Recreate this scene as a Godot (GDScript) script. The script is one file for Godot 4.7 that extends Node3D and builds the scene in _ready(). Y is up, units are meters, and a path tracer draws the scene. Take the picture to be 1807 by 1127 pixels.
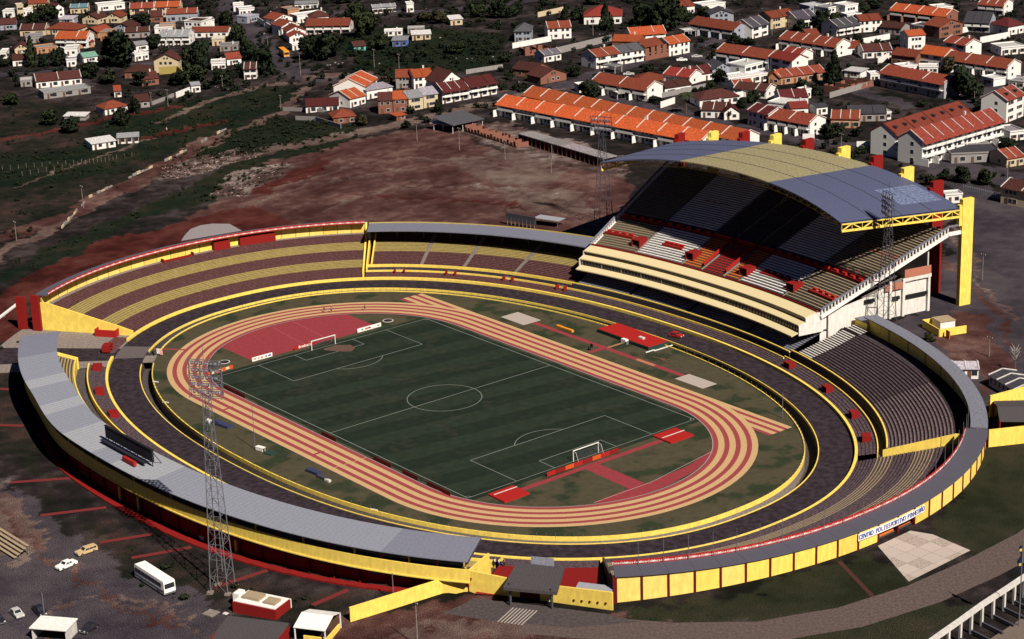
extends Node3D
# A sports ground seen from the air: oval stadium, parking, waste land and rows of houses behind.

const CA := 107.2
const CB := 72.3
const CN := 2.22
const CX := 0.4
const CZ := -3.65
var M := {}
var used := {}
var rng := RandomNumberGenerator.new()

# ---------------------------------------------------------------- helpers
func numbered(called):
	if not used.has(called):
		used[called] = 0
		return called
	used[called] += 1
	return "%s_%03d" % [called, used[called]]

func thing(called, label, category, at_pos = Vector3.ZERO, turn = 0.0, group = ""):
	var o := Node3D.new()
	o.name = numbered(called)
	add_child(o)
	o.position = at_pos
	o.rotation.y = turn
	o.set_meta("label", label)
	o.set_meta("category", category)
	if group != "":
		o.set_meta("group", group)
	return o

func tag(o, label, category, group = ""):
	o.set_meta("label", label)
	o.set_meta("category", category)
	if group != "":
		o.set_meta("group", group)
	return o

func structure(called):
	var o := Node3D.new()
	o.name = numbered(called)
	add_child(o)
	o.set_meta("kind", "structure")
	return o

func copy_of(o, at_pos, turn, label):
	var c = o.duplicate()
	c.name = numbered(String(o.name).rstrip("0123456789").trim_suffix("_"))
	add_child(c)
	c.position = at_pos
	c.rotation.y = turn
	c.set_meta("label", label)
	return c

class MB:
	var v := PackedVector3Array()
	var n := PackedVector3Array()
	var uv := PackedVector2Array()
	# a b c d run counter-clockwise seen from the front
	func quad(a, b, c, d):
		var nn: Vector3 = (c - a).cross(d - b)
		nn = nn.normalized() if nn.length() > 1e-9 else Vector3.UP
		for q in [a, c, b, a, d, c]:
			v.append(q)
			n.append(nn)
			uv.append(Vector2.ZERO)
	func quad_uv(a, b, c, d, ua, ub, uc, ud):
		quad(a, b, c, d)
		var k := uv.size() - 6
		var l = [ua, uc, ub, ua, ud, uc]
		for i in 6:
			uv[k + i] = l[i]
	func tri(a, b, c):
		var nn: Vector3 = (b - a).cross(c - a)
		nn = nn.normalized() if nn.length() > 1e-9 else Vector3.UP
		for q in [a, c, b]:
			v.append(q)
			n.append(nn)
			uv.append(Vector2.ZERO)
	func box(c: Vector3, s: Vector3, b := Basis.IDENTITY):
		var x := b.x * s.x * 0.5
		var y := b.y * s.y * 0.5
		var z := b.z * s.z * 0.5
		quad(c - x - y + z, c + x - y + z, c + x + y + z, c - x + y + z)
		quad(c + x - y - z, c - x - y - z, c - x + y - z, c + x + y - z)
		quad(c + x - y + z, c + x - y - z, c + x + y - z, c + x + y + z)
		quad(c - x - y - z, c - x - y + z, c - x + y + z, c - x + y - z)
		quad(c - x + y + z, c + x + y + z, c + x + y - z, c - x + y - z)
		quad(c - x - y - z, c + x - y - z, c + x - y + z, c - x - y + z)
	func bar(a: Vector3, b: Vector3, w: float, h := 0.0):
		var d := b - a
		var l := d.length()
		if l < 1e-6:
			return
		d /= l
		var s := d.cross(Vector3.UP)
		s = s.normalized() if s.length() > 1e-3 else Vector3.RIGHT
		box((a + b) * 0.5, Vector3(w, h if h > 0.0 else w, l), Basis(s, s.cross(d).normalized() * 1.0, -d) if true else Basis.IDENTITY)
	func tube(a: Vector3, b: Vector3, r0: float, r1: float, k := 8):
		var d := (b - a).normalized()
		var s := d.cross(Vector3.UP)
		s = s.normalized() if s.length() > 1e-3 else Vector3.RIGHT
		var t := d.cross(s).normalized()
		for i in k:
			var e0 := s * cos(TAU * i / k) + t * sin(TAU * i / k)
			var e1 := s * cos(TAU * (i + 1) / k) + t * sin(TAU * (i + 1) / k)
			quad(a + e1 * r0, a + e0 * r0, b + e0 * r1, b + e1 * r1)
			tri(b, b + e1 * r1, b + e0 * r1)
			tri(a, a + e0 * r0, a + e1 * r0)
	func prism(poly: Array, y0: float, y1: float):   # poly of Vector2(x, z), any winding
		var pv := PackedVector2Array(poly)
		var idx := Geometry2D.triangulate_polygon(pv)
		for i in range(0, idx.size(), 3):
			var a := Vector3(pv[idx[i]].x, y1, pv[idx[i]].y)
			var b := Vector3(pv[idx[i + 1]].x, y1, pv[idx[i + 1]].y)
			var c := Vector3(pv[idx[i + 2]].x, y1, pv[idx[i + 2]].y)
			if (b - a).cross(c - a).y < 0:
				tri(a, c, b)
			else:
				tri(a, b, c)
		if y1 - y0 < 1e-4:
			return
		var area := 0.0
		for i in pv.size():
			area += pv[i].x * pv[(i + 1) % pv.size()].y - pv[(i + 1) % pv.size()].x * pv[i].y
		for i in pv.size():
			var a2 := pv[i]
			var b2 := pv[(i + 1) % pv.size()]
			if area > 0.0:
				var tmp := a2
				a2 = b2
				b2 = tmp
			quad(Vector3(a2.x, y0, a2.y), Vector3(b2.x, y0, b2.y), Vector3(b2.x, y1, b2.y), Vector3(a2.x, y1, a2.y))
	func put(called, m, parent):
		var arr := []
		arr.resize(Mesh.ARRAY_MAX)
		arr[Mesh.ARRAY_VERTEX] = v
		arr[Mesh.ARRAY_NORMAL] = n
		arr[Mesh.ARRAY_TEX_UV] = uv
		var am := ArrayMesh.new()
		am.add_surface_from_arrays(Mesh.PRIMITIVE_TRIANGLES, arr)
		am.surface_set_material(0, m)
		var o := MeshInstance3D.new()
		o.mesh = am
		o.name = called
		parent.add_child(o, true)
		return o

func share(mesh_node, called, at_pos, turn, parent):
	var o := MeshInstance3D.new()
	o.mesh = mesh_node.mesh
	o.name = called
	o.position = at_pos
	o.rotation.y = turn
	parent.add_child(o, true)
	return o

# the stadium's oval: outer edge of the asphalt ring, and its outward normal
func oval(t: float) -> Vector2:
	var c := cos(deg_to_rad(t))
	var s := sin(deg_to_rad(t))
	return Vector2(CX + CA * sign(c) * pow(abs(c), 2.0 / CN), CZ + CB * sign(s) * pow(abs(s), 2.0 / CN))

func oval_n(t: float) -> Vector2:
	var d := (oval(t + 0.05) - oval(t - 0.05)).normalized()
	return Vector2(d.y, -d.x)

# the near left stand stands a little nearer the field round its left bend
var shifted := false

func shift_of(t: float) -> float:
	return -2.6 * smooth(97.0, 113.0, t) if shifted else 0.0

func at(t: float, off: float, y: float) -> Vector3:
	var q := oval(t) + oval_n(t) * (off + shift_of(t))
	return Vector3(q.x, y, q.y)

func off_of(x: float, z: float) -> float:
	var dx := x - CX
	var dz := z - CZ
	var s := pow(pow(abs(dx) / CA, CN) + pow(abs(dz) / CB, CN), 1.0 / CN)
	return (1.0 - 1.0 / max(s, 1e-3)) * sqrt(dx * dx + dz * dz)

# sweep a profile of (offset, height) points along the oval; travelling outwards gives faces that look up
func sweep(mb: MB, t0: float, t1: float, profile: Array, closed := false, caps := false, step := 1.5):
	var k := int(max(1.0, ceil(abs(t1 - t0) / step)))
	var m := profile.size()
	var edges := m if closed else m - 1
	var p0 := []
	var n0 := Vector2.ZERO
	var len0 := 0.0
	for i in k + 1:
		var t := t0 + (t1 - t0) * i / k
		var c := oval(t)
		var nn := oval_n(t)
		var p1 := []
		var sh := shift_of(t)
		for q in profile:
			p1.append(Vector3(c.x + nn.x * (q.x + sh), q.y, c.y + nn.y * (q.x + sh)))
		var len1 := len0
		if i > 0:
			len1 = len0 + (p1[0] - p0[0]).length()
			var vv := 0.0
			for e in edges:
				var a: Vector2 = profile[e]
				var b: Vector2 = profile[(e + 1) % m]
				var d := (b - a)
				var dl := d.length()
				if dl < 1e-6:
					continue
				d /= dl
				var na := Vector3(n0.x * -d.y, d.x, n0.y * -d.y)
				var nb := Vector3(nn.x * -d.y, d.x, nn.y * -d.y)
				var A: Vector3 = p0[e]
				var B: Vector3 = p1[e]
				var Cc: Vector3 = p1[(e + 1) % m]
				var D: Vector3 = p0[(e + 1) % m]
				var vs = [A, Cc, B, A, D, Cc]
				if (B - A).cross(Cc - A).dot(na) < 0.0:
					vs = [A, B, Cc, A, Cc, D]
				for q in vs:
					mb.v.append(q)
					var second = (q == B or q == Cc)
					mb.n.append(nb if second else na)
					mb.uv.append(Vector2(len1 if second else len0, vv + (dl if (q == Cc or q == D) else 0.0)))
				vv += dl
		p0 = p1
		n0 = nn
		len0 = len1
		if caps and (i == 0 or i == k):
			var poly := PackedVector2Array(profile)
			var idx := Geometry2D.triangulate_polygon(poly)
			var tang: Vector2 = (oval(t + 0.05) - oval(t - 0.05)).normalized() * (-1.0 if i == 0 else 1.0) * sign(t1 - t0)
			var tn := Vector3(tang.x, 0, tang.y)
			for j in range(0, idx.size(), 3):
				var a3: Vector3 = p1[idx[j]]
				var b3: Vector3 = p1[idx[j + 1]]
				var c3: Vector3 = p1[idx[j + 2]]
				if (b3 - a3).cross(c3 - a3).dot(tn) < 0:
					mb.tri(a3, c3, b3)
				else:
					mb.tri(a3, b3, c3)

func swept(called, m, parent, t0, t1, profile, closed = false, caps = false, step = 1.5):
	var mb := MB.new()
	sweep(mb, t0, t1, profile, closed, caps, step)
	return mb.put(called, m, parent)

func ring_box(called, m, parent, t0, t1, o0, o1, y0, y1, step = 1.5):
	return swept(called, m, parent, t0, t1, [Vector2(o0, y0), Vector2(o0, y1), Vector2(o1, y1), Vector2(o1, y0)], true, abs(t1 - t0) < 359.0, step)

func stairs(o0: float, y0: float, o1: float, y1: float, count: int) -> Array:
	var out := [Vector2(o0, y0)]
	for i in count:
		var oa := o0 + (o1 - o0) * i / count
		var ob := o0 + (o1 - o0) * (i + 1) / count
		var yb := y0 + (y1 - y0) * (i + 1) / count
		out.append(Vector2(oa, yb))
		out.append(Vector2(ob, yb))
	return out

func smooth(a: float, b: float, x: float) -> float:
	var t: float = clamp((x - a) / (b - a), 0.0, 1.0)
	return t * t * (3.0 - 2.0 * t)

# height of the open ground: the land falls from the back of the grandstand to the car park
func land(x: float, z: float) -> float:
	return 6.0 * smooth(-75.0, 60.0, 0.5 * x - 0.86 * z)

func on_land(x: float, z: float, add := 0.0) -> Vector3:
	return Vector3(x, land(x, z) + add, z)

# a sheet laid on the ground inside a polygon of (x, z) points
func sheet(called, m, parent, poly: Array, lift: float, cell := 4.0, flat_y = null):
	var mb := MB.new()
	var pv := PackedVector2Array(poly)
	var lo := pv[0]
	var hi := pv[0]
	for q in pv:
		lo = Vector2(min(lo.x, q.x), min(lo.y, q.y))
		hi = Vector2(max(hi.x, q.x), max(hi.y, q.y))
	if flat_y != null:
		cell = 9999.0
	var nx := int(ceil((hi.x - lo.x) / cell))
	var nz := int(ceil((hi.y - lo.y) / cell))
	for i in max(nx, 1):
		for j in max(nz, 1):
			var a := lo + Vector2(i, j) * cell
			var b := Vector2(min(a.x + cell, hi.x + 0.01), min(a.y + cell, hi.y + 0.01))
			for piece in Geometry2D.intersect_polygons(pv, PackedVector2Array([a, Vector2(b.x, a.y), b, Vector2(a.x, b.y)])):
				var idx := Geometry2D.triangulate_polygon(piece)
				for k in range(0, idx.size(), 3):
					var w := []
					for q in 3:
						var s: Vector2 = piece[idx[k + q]]
						w.append(Vector3(s.x, flat_y if flat_y != null else land(s.x, s.y) + lift, s.y))
					if (w[1] - w[0]).cross(w[2] - w[0]).y < 0:
						mb.tri(w[0], w[2], w[1])
					else:
						mb.tri(w[0], w[1], w[2])
	return mb.put(called, m, parent)

# a ribbon of given width along a line of (x, z) points
func ribbon_poly(pts: Array, w: float) -> Array:
	var l := []
	var r := []
	for i in pts.size():
		var d: Vector2 = (pts[min(i + 1, pts.size() - 1)] - pts[max(i - 1, 0)]).normalized()
		var s := Vector2(-d.y, d.x) * w * 0.5
		l.append(pts[i] + s)
		r.append(pts[i] - s)
	r.reverse()
	return l + r

# ---------------------------------------------------------------- materials
func lin(r: float, g: float, b: float) -> Color:
	return Color(r, g, b).linear_to_srgb()

func noise_tex(seed_: int, freq: float, octaves: int, lo: float, hi: float, size := 512, contrast := 1.0) -> ImageTexture:
	var f := FastNoiseLite.new()
	f.seed = seed_
	f.noise_type = FastNoiseLite.TYPE_SIMPLEX_SMOOTH
	f.frequency = freq
	f.fractal_octaves = octaves
	f.fractal_gain = 0.6
	var im := f.get_seamless_image(size, size)
	var src := im.get_data()
	var out := PackedByteArray()
	out.resize(size * size * 3)
	var lut := []
	for i in 256:
		var t: float = clamp((i / 255.0 - 0.5) * contrast + 0.5, 0.0, 1.0)
		lut.append(int(255.0 * (lo + (hi - lo) * t)))
	var step := src.size() / (size * size)
	for i in size * size:
		var b: int = lut[src[i * step]]
		out[i * 3] = b
		out[i * 3 + 1] = b
		out[i * 3 + 2] = b
	return ImageTexture.create_from_image(Image.create_from_data(size, size, false, Image.FORMAT_RGB8, out))

func mat(key, r, g, b, rough = 0.9, tex = "grime", metres = 12.0, spec = 0.3):
	var m := StandardMaterial3D.new()
	m.resource_name = key
	m.albedo_color = lin(r, g, b)
	m.roughness = rough
	m.metallic_specular = spec
	if tex != "":
		m.albedo_texture = M["tex_" + tex]
		m.uv1_triplanar = true
		m.uv1_world_triplanar = true
		m.uv1_scale = Vector3.ONE / metres
	M[key] = m
	return m
const GROUND_AREAS := [
	[6, [-753, -221, -244, -584, 2, -249, -31, -218, -113, -214, -120, -164, -227, -166, -269, -143, -294, -144, -330, -179, -349, -146, -341, -107, -404, -115, -455, -84]],
	[0, [-455, -84, -373, -98, -323, -109, -330, -179, -294, -144, -286, -118, -247, -43, -209, 18, -205, 31]],
	[3, [-354, -101, -354, -155, -330, -179, -303, -144, -287, -101, -269, -55, -267, -23, -276, -15, -316, -34, -310, -63]],
	[3, [-180, 32, -201, -8, -227, -61, -240, -89, -246, -118, -229, -141, -226, -124, -232, -99, -212, -72, -206, -59, -203, -30, -181, 8, -169, 37]],
	[3, [-402, -277, -342, -297, -285, -245, -293, -210, -335, -211, -405, -240]],
	[3, [-295, -139, -269, -143, -244, -147, -241, -134, -248, -107, -257, -71, -271, -87]],
	[1, [-178, -42, -194, -42, -210, -73, -232, -99, -230, -127, -227, -150, -224, -169, -171, -154, -147, -154, -120, -164, -99, -153, -57, -111, -135, -71, -161, -47]],
	[2, [-145, 58, -158, 42, -172, 24, -188, -7, -190, -33, -190, -54, -181, -64, -155, -58, -169, -37, -160, 4, -149, 36, -130, 50, -126, 67]],
	[2, [-210, -73, -214, -97, -223, -122, -206, -101, -193, -72]],
	[8, [-215, -65, -231, -86, -224, -103, -211, -90, -200, -67, -207, -58]],
	[8, [-262, -72, -261, -102, -244, -107, -240, -80, -243, -59]],
	[8, [-224, -169, -203, -185, -133, -178, -111, -161, -147, -154, -185, -160]],
	[5, [-175, -137, -170, -158, -131, -153, -122, -131, -150, -127]],
	[5, [-132, -123, -114, -139, -85, -123, -108, -108]],
	[4, [-85, -252, 25, -217, 146, -53, 100, -81, 51, -89, 47, -124, -19, -220]],
	[1, [53, -117, 57, -130, 90, -104, 98, -84, 65, -103]],
	[7, [120, -56, 127, -78, 151, -45, 152, -13, 139, -13]],
	[0, [-131, 65, -113, 53, -74, 76, -40, 90, -1, 100, 30, 97, 52, 94, 72, 86, 86, 77, 89, 62, 92, 65, 83, 89, 62, 98, 55, 105, 30, 103, 1, 101, -39, 93, -55, 100]],
	[4, [-48, 103, -23, 101, 7, 105, 34, 104, 59, 101, 84, 99, 97, 107, 56, 151]],
	[5, [-48, 103, -25, 103, 12, 112, 18, 121, 0, 125]],
	[1, [83, 89, 86, 77, 91, 63, 106, 65, 124, 52, 149, 42, 159, 52, 100, 105]],
	[5, [94, 82, 102, 69, 116, 66, 115, 72, 100, 84]],
	[7, [119, 51, 130, 37, 137, 6, 138, -2, 152, 6, 150, 21, 141, 41, 129, 50, 122, 52]],
	[7, [152, 59, 151, 37, 155, 7, 165, 4, 169, 21, 176, 35]],
	[2, [-165, 33, -141, 40, -113, 53, -120, 60, -142, 55]],
]
const GROUND_LINES := [
	[5, 5, [-190, 34, -225, -21, -255, -68, -282, -110, -299, -147, -329, -179]],
	[1, 9, [-214, 23, -224, -14, -252, -59, -286, -108]],
	[5, 4, [-326, -106, -347, -145, -346, -169, -335, -188]],
	[5, 9, [-251, -108, -241, -134, -235, -162, -233, -203, -236, -243]],
	[4, 11, [-594, -294, -486, -245, -409, -212, -345, -188, -325, -192]],
	[5, 12, [-345, -188, -330, -202, -284, -203, -242, -216, -237, -242]],
	[4, 9, [-241, -210, -240, -247, -258, -317, -264, -364]],
	[4, 9, [-237, -242, -167, -237, -105, -239, -76, -247, -19, -249]],
	[4, 9, [-258, -317, -205, -315, -151, -313, -109, -303]],
	[4, 9, [-76, -247, -103, -322, -118, -378]],
	[4, 8, [-467, -106, -442, -149, -430, -180, -486, -245]],
	[4, 8, [-467, -276, -419, -310, -404, -347, -418, -396]],
	[4, 9, [-76, -247, -37, -242, 10, -238]],
	[2, 5, [-345, -43, -343, -71, -349, -99, -345, -130]],
	[5, 1.4, [-198, -81, -202, -112, -185, -135, -147, -139, -99, -133]],
	[5, 1.2, [-163, -72, -162, -103, -135, -121, -89, -115]],
	[1, 1.6, [-220, -106, -209, -132, -187, -146, -153, -144]],
	[5, 1, [-187, -64, -193, -92, -177, -119, -165, -154]],
	[2, 1.4, [-171, -86, -143, -103, -105, -115]],
	[8, 1, [-189, -103, -154, -116, -110, -128, -86, -125]],
	[5, 1.2, [49, 134, 38, 119, 49, 110, 70, 107]],
	[1, 1.5, [-12, 112, 11, 113, 45, 115, 63, 110]],
	[5, 1.2, [91, 88, 97, 77, 110, 68, 124, 59]],
	[5, 1, [-7, -194, 33, -160, 69, -132]],
	[1, 1.4, [10, -168, 52, -142, 83, -115]],
	[5, 1, [-273, -18, -281, -43, -296, -74, -305, -99]],
	[2, 6, [-305, -87, -308, -108, -307, -126]],
]
const RED_STRIPS := [[-24.9, 103.0, -17.7, 91.8], [-3.3, 106.5, 2.7, 93.9], [18.2, 103.8, 22.1, 93.6], [29.6, 102.6, 33.8, 91.1], [53.7, 97.4, 55.0, 86.1], [-87.6, 80.3, -80.8, 75.0], [-63.2, 91.7, -55.5, 84.8], [74.9, 88.5, 74.7, 80.1]]
const RUN := [[-77.2, -16.8], [-75.4, -17.9], [-70.4, -25.7], [-308.5, -99.8], [85.0, 51.9, 0.99], [85.8, 51.5, 1.01], [86.4, 50.7, 0.98]]
const HOUSES := [
	[-504.1,-152.6,-492.1,-162.9,0.0,5.2,9,2.0,"g","orange","white",3,"white two storey house with bright orange roof left of the biggest tree"],
	[-541.1,-166.6,-527.3,-175.9,0.0,3,10,2.4,"h","rust","cream",2,"wide rust tiled bungalow behind the bright orange roof"],
	[-520.3,-176.5,-511.8,-178.8,0.0,3,9,2,"x","rust","peach",1,"peach gabled house right of the bright orange roof"],
	[-504.4,-176.1,-500.6,-179.4,0.0,4,8,0.3,"f","grey","peach",1,"peach house with a grey flat roof beside the peach gable"],
	[-518.6,-190.9,-510.1,-195.6,0.0,3,9,2,"x","brown","bluegrey",1,"blue grey gabled house above the biggest tree"],
	[-548.8,-216.8,-542.0,-226.8,0.0,5.2,9,2,"g","rust","cream",2,"cream two storey row with rust roof near the top left avenue"],
	[-542.5,-227.5,-534.4,-237.6,0.0,5.2,9,2,"g","orange","cream",2,"cream two storey row with orange roof beside the top left avenue"],
	[-491.7,-215.2,-483.1,-219.6,0.2,5.4,9,0.4,"f","brown","white",2,"white cubic house with dark flat roof near the avenue"],
	[-490.6,-224.4,-488.2,-229.8,0.4,4,8,0.4,"f","grey","white",1,"low white cube beside the dark roofed cubic house"],
	[-472.3,-189.9,-461.7,-200.2,0.0,4.6,9,1.8,"g","greysheet","white",4,"white row with a light grey roof left of the avenue trees"],
	[-475.3,-208.9,-462.8,-221.8,0.3,3,9,1.6,"g","rust","white",3,"white bungalow under a long rust roof by the avenue"],
	[-414.8,-154.8,-407.4,-162.7,0.0,5.6,9,2.6,"x","brown","cream",1,"cream villa with a dark gable over a yellow yard"],
	[-366.4,-171.0,-363.2,-175.2,1.2,4.5,9,2,"g","brown","white",2,"white house with dark red roof at the avenue bend"],
	[-478.0,-117.8,-475.1,-123.4,0.0,3,8,1.8,"g","brown","white",1,"white cottage with dark red roof left of the dark tree pair"],
	[-424.0,-102.5,-417.2,-120.5,0.0,3,11,2.2,"g","brown","white",4,"long dark red roofed house at the edge of the rough field"],
	[-400.8,-94.4,-396.8,-114.0,0.0,2.4,8,0.4,"f","greysheet","grey",3,"grey walled lean-to in front of the long dark red roof"],
	[-432.0,-99.1,-429.8,-103.4,0.0,2.6,6,0.3,"f","whiteroof","grey",1,"little white roofed shed left of the long dark red roof"],
	[-570.4,-155.8,-566.5,-162.7,0.0,3,9,2,"g","brown","bluegrey",1,"blue grey house at the upper left edge"],
	[-547.3,-155.3,-539.5,-165.0,0.0,3,10,2,"g","brown","cream",2,"brown roofed bungalow left of the bright orange roof"],
	[-605.1,-174.0,-601.2,-178.4,0.0,3,7,0.3,"f","whiteroof","white",1,"white cube at the upper left edge"],
	[-587.4,-203.2,-582.4,-210.7,0.0,3,9,1.2,"g","teal","cream",2,"house with a teal sheet roof in the upper left"],
	[-554.7,-193.0,-546.9,-197.5,0.0,3,9,2,"x","brown","cream",1,"cream gable below the teal roof"],
	[-547.5,-202.2,-541.5,-207.3,0.0,3,9,2,"x","rust","cream",1,"cream gable left of the cream two storey row"],
	[-503.4,-131.2,-500.4,-136.6,0.0,3,8,2,"x","brown","cream",1,"small cream gable left of the white roofed yard"],
	[-499.9,-122.0,-498.2,-124.4,0.0,2.8,8,0.3,"f","whiteroof","white",1,"white flat roof touching the left edge"],
	[-482.7,-146.1,-479.3,-150.9,0.0,3.2,8,0.3,"f","whiteroof","white",1,"white flat roofed house left of the biggest tree"],
	[-457.8,-134.3,-455.8,-138.2,0.0,3,7,0.3,"f","greysheet","white",1,"white box house below the white flat roof"],
	[-458.9,-143.4,-457.9,-150.0,0.0,2.8,8,1.4,"g","green","white",1,"white cottage with a pale green roof under the biggest tree"],
	[-413.9,-139.6,-407.1,-147.7,0.0,3,10,2.4,"h","brown","brick",2,"dark red hip roof among trees below the biggest tree"],
	[-392.9,-136.3,-391.3,-143.6,0.0,3,8,2,"g","brown","brick",1,"dark roofed cottage left of the yellow yard"],
	[-353.0,-97.2,-352.5,-107.2,0.0,2.8,8,2,"h","rust","white",2,"rust hip roofed cottage at the edge of the bushes"],
	[-355.3,-112.6,-353.5,-117.8,0.0,2.8,8,2,"g","brown","grey",1,"small brown roofed cottage by the wire fence"],
	[-381.5,-116.9,-380.3,-119.5,0.0,2.8,6,1.6,"g","rust","white",1,"tiny white cottage among the bushes"],
	[-302.0,-64.5,-300.7,-73.5,0.0,2.4,6.5,0.7,"s","whiteroof","white",2,"lone white shed on the rough field"],
	[-303.9,-76.2,-300.1,-82.8,0.0,2.4,5,0.5,"s","striped","white",3,"shed with striped grey roof beside the lone white shed"],
	[-356.9,-81.2,-350.6,-87.0,0.0,1.8,5,0.4,"s","whiteroof","grey",1,"low white canopy behind the bushes"],
	[-363.6,-143.4,-362.3,-146.9,0.2,3.2,6,0.8,"g","greysheet","white",1,"white gate lodge at the corner of the cream yard wall"],
	[-397.3,-173.4,-394.1,-178.6,0.6,3,8,0.5,"f","whiteroof","white",2,"untidy white house right of the dark tree clump"],
	[-400.5,-183.3,-398.4,-189.4,0.9,3,8,1.8,"g","rust","white",1,"rust roofed house left of the avenue bend"],
	[-500.8,-187.4,-494.7,-197.5,0.0,3,9,1.4,"g","brown","grey",2,"long grey wall house under a brown roof above the biggest tree"],
	[-501.1,-203.8,-496.0,-210.7,0.0,2.6,7,0.3,"f","whiteroof","white",1,"narrow white roof left of the white cubic house"],
	[-534.3,-211.4,-527.3,-223.5,0.0,3,10,2.2,"g","brown","brick",2,"dark roofed house among trees below the cream rows"],
	[-526.0,-224.5,-516.8,-237.1,0.0,4,9,1.8,"g","rust","bluegrey",3,"rust roofed row with blue grey walls above the cubic house"],
	[-582.2,-216.4,-578.2,-229.9,0.0,3,7,0.3,"f","whiteroof","white",2,"long white wall house at the top left edge"],
	[-581.3,-191.1,-581.2,-196.6,0.0,5,8,2,"x","brown","white",1,"white gabled house at the top left"],
	[-618.2,-194.8,-612.4,-202.5,0.0,3,9,2,"g","rust","cream",1,"rust roof at the top edge left"],
	[-598.5,-179.0,-597.4,-182.1,0.0,6,6,0.3,"f","whiteroof","cream",1,"narrow cream tower house at the top left edge"],
	[-455.5,-243.8,-456.0,-254.3,2.3,4.4,9,2,"x","rust","white",1,"white stepped gable,farthest of the stepped row"],
	[-436.3,-235.4,-436.0,-245.2,2.5,4.4,9,2,"x","rust","white",1,"white stepped gable,third from the street corner"],
	[-423.5,-229.9,-420.3,-238.0,2.6,4.2,9,2,"x","rust","white",1,"white stepped gable,second from the street corner"],
	[-416.7,-226.9,-414.0,-234.1,2.6,3,7,1.6,"x","rust","white",1,"white stepped gable,nearest the street corner"],
	[-454.9,-256.4,-453.0,-271.6,3.0,3.4,8,0.3,"f","whiteroof","white",2,"long white flat block behind the stepped gables"],
	[-425.4,-241.9,-410.6,-256.7,3.2,5.0,9,2,"g","rust","whitered",5,"white and red row house right of the stepped gables"],
	[-445.2,-257.4,-441.3,-265.5,3.4,4,8,2.2,"h","brown","white",1,"brown hip roof behind the white and red row"],
	[-368.0,-229.3,-366.3,-234.7,4.3,2.6,7,1.5,"g","brown","turquoise",1,"turquoise cottage below the round tree"],
	[-361.0,-245.3,-356.6,-249.9,5.3,2.8,7,0.6,"s","greysheet","blue",2,"bright blue cottage in the waste land"],
	[-364.5,-258.9,-359.9,-265.8,5.7,2.6,7,0.6,"s","whiteroof","cream",2,"cream cottage behind the bright blue one"],
	[-384.4,-257.8,-379.5,-264.3,5.2,2.2,5,0.3,"f","whiteroof","white",2,"long white shed left of the cream cottage"],
	[-379.8,-267.6,-375.0,-273.5,5.7,2.2,5,0.3,"f","whiteroof","grey",2,"pale shed behind the cream cottage"],
	[-380.0,-292.5,-377.5,-297.6,6.0,2.8,8,0.5,"s","whiteroof","cream",1,"pale yellow house with a white sheet roof in the scrub"],
	[-438.4,-289.3,-432.9,-299.4,5.2,3,9,0.8,"g","greysheet","white",5,"long grey roofed hall with white posts at the top"],
	[-425.9,-300.8,-424.2,-303.8,5.8,4,5,0.3,"f","whiteroof","white",1,"small white cube at the top edge left of the dark trees"],
	[-283.4,-175.9,-293.6,-189.0,4.1,5,13,3,"g","orange","white",2,"white house with tall orange roof at the dirt crossroads"],
	[-276.1,-163.5,-277.3,-171.8,3.7,3.6,12,2.4,"g","orange","white",2,"white house with low orange roof below the tall orange one"],
	[-285.8,-149.2,-278.5,-159.7,2.5,2.8,9,2,"g","maroon","white",3,"maroon roofed bungalow at the bend of the dirt road"],
	[-256.3,-163.1,-253.0,-167.5,4.3,5.4,9,2.2,"g","brown","brick",1,"unplastered brick house with brown roof"],
	[-252.8,-167.7,-249.6,-172.1,4.6,5.4,9,2.2,"g","orange","brick",1,"unplastered brick house with orange roof beside the brown one"],
	[-249.0,-172.3,-248.0,-178.4,4.9,5.2,9,2,"g","greysheet","cream",1,"cream house with pale grey roof next to the brick pair"],
	[-248.2,-178.8,-247.3,-185.0,5.2,5.2,9,2,"g","greysheet","cream",1,"cream house with pale grey roof beside the white row"],
	[-247.9,-187.6,-246.2,-199.1,5.5,5.2,9,2.2,"g","maroon","white",3,"white row with maroon roof facing the dirt road,left half"],
	[-246.2,-199.4,-245.0,-212.3,5.9,5.2,9,2.2,"g","maroon","white",3,"white row with maroon roof facing the dirt road,right half"],
	[-257.8,-194.3,-256.2,-204.8,5.6,5.5,12,4.2,"x","brown","white",1,"steep brown gable with two little attic windows"],
	[-287.7,-194.2,-283.4,-199.6,4.9,4.6,10,2.2,"g","rust","grey",1,"rust roofed house behind the grey roofed pair"],
	[-280.1,-197.6,-277.2,-205.4,5.2,4.8,10,2.2,"g","orange","white",2,"orange roofed house left of the steep brown gable"],
	[-281.9,-175.7,-280.7,-187.4,4.2,3.6,8,0.5,"s","greysheet","white",2,"grey sheet roof between the orange and brick houses"],
	[-258.2,-143.5,-254.7,-151.2,3.1,3,9,2.2,"h","rust","brick",2,"small rust hip roofed house by the dirt road"],
	[-204.2,-159.5,-204.5,-173.5,5.5,3.2,12,1.2,"s","greydark","none",3,"tilted grey canopy of the builders yard"],
	[-217.2,-159.2,-207.8,-162.2,5.2,2.4,7,0.3,"s","whiteroof","none",2,"low white canopy beside the grey builders canopy"],
	[-219.1,-239.7,-190.6,-242.6,6.0,5,9,2.1,"g","rust","white",4,"white four unit row with white gable end behind the long orange rows"],
	[-268.1,-239.0,-257.1,-241.9,6.0,3,10,2.2,"g","brown","brick",2,"brown roofed house left of the little brick gable"],
	[-245.5,-235.2,-244.9,-248.2,6.0,3,9,2.6,"x","brown","brick",1,"little brick gable beside the lane"],
	[-252.5,-270.9,-251.8,-283.6,6.0,5,10,2.2,"g","rust","white",2,"rust roofed row with a grey end wall and white balconies"],
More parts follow.
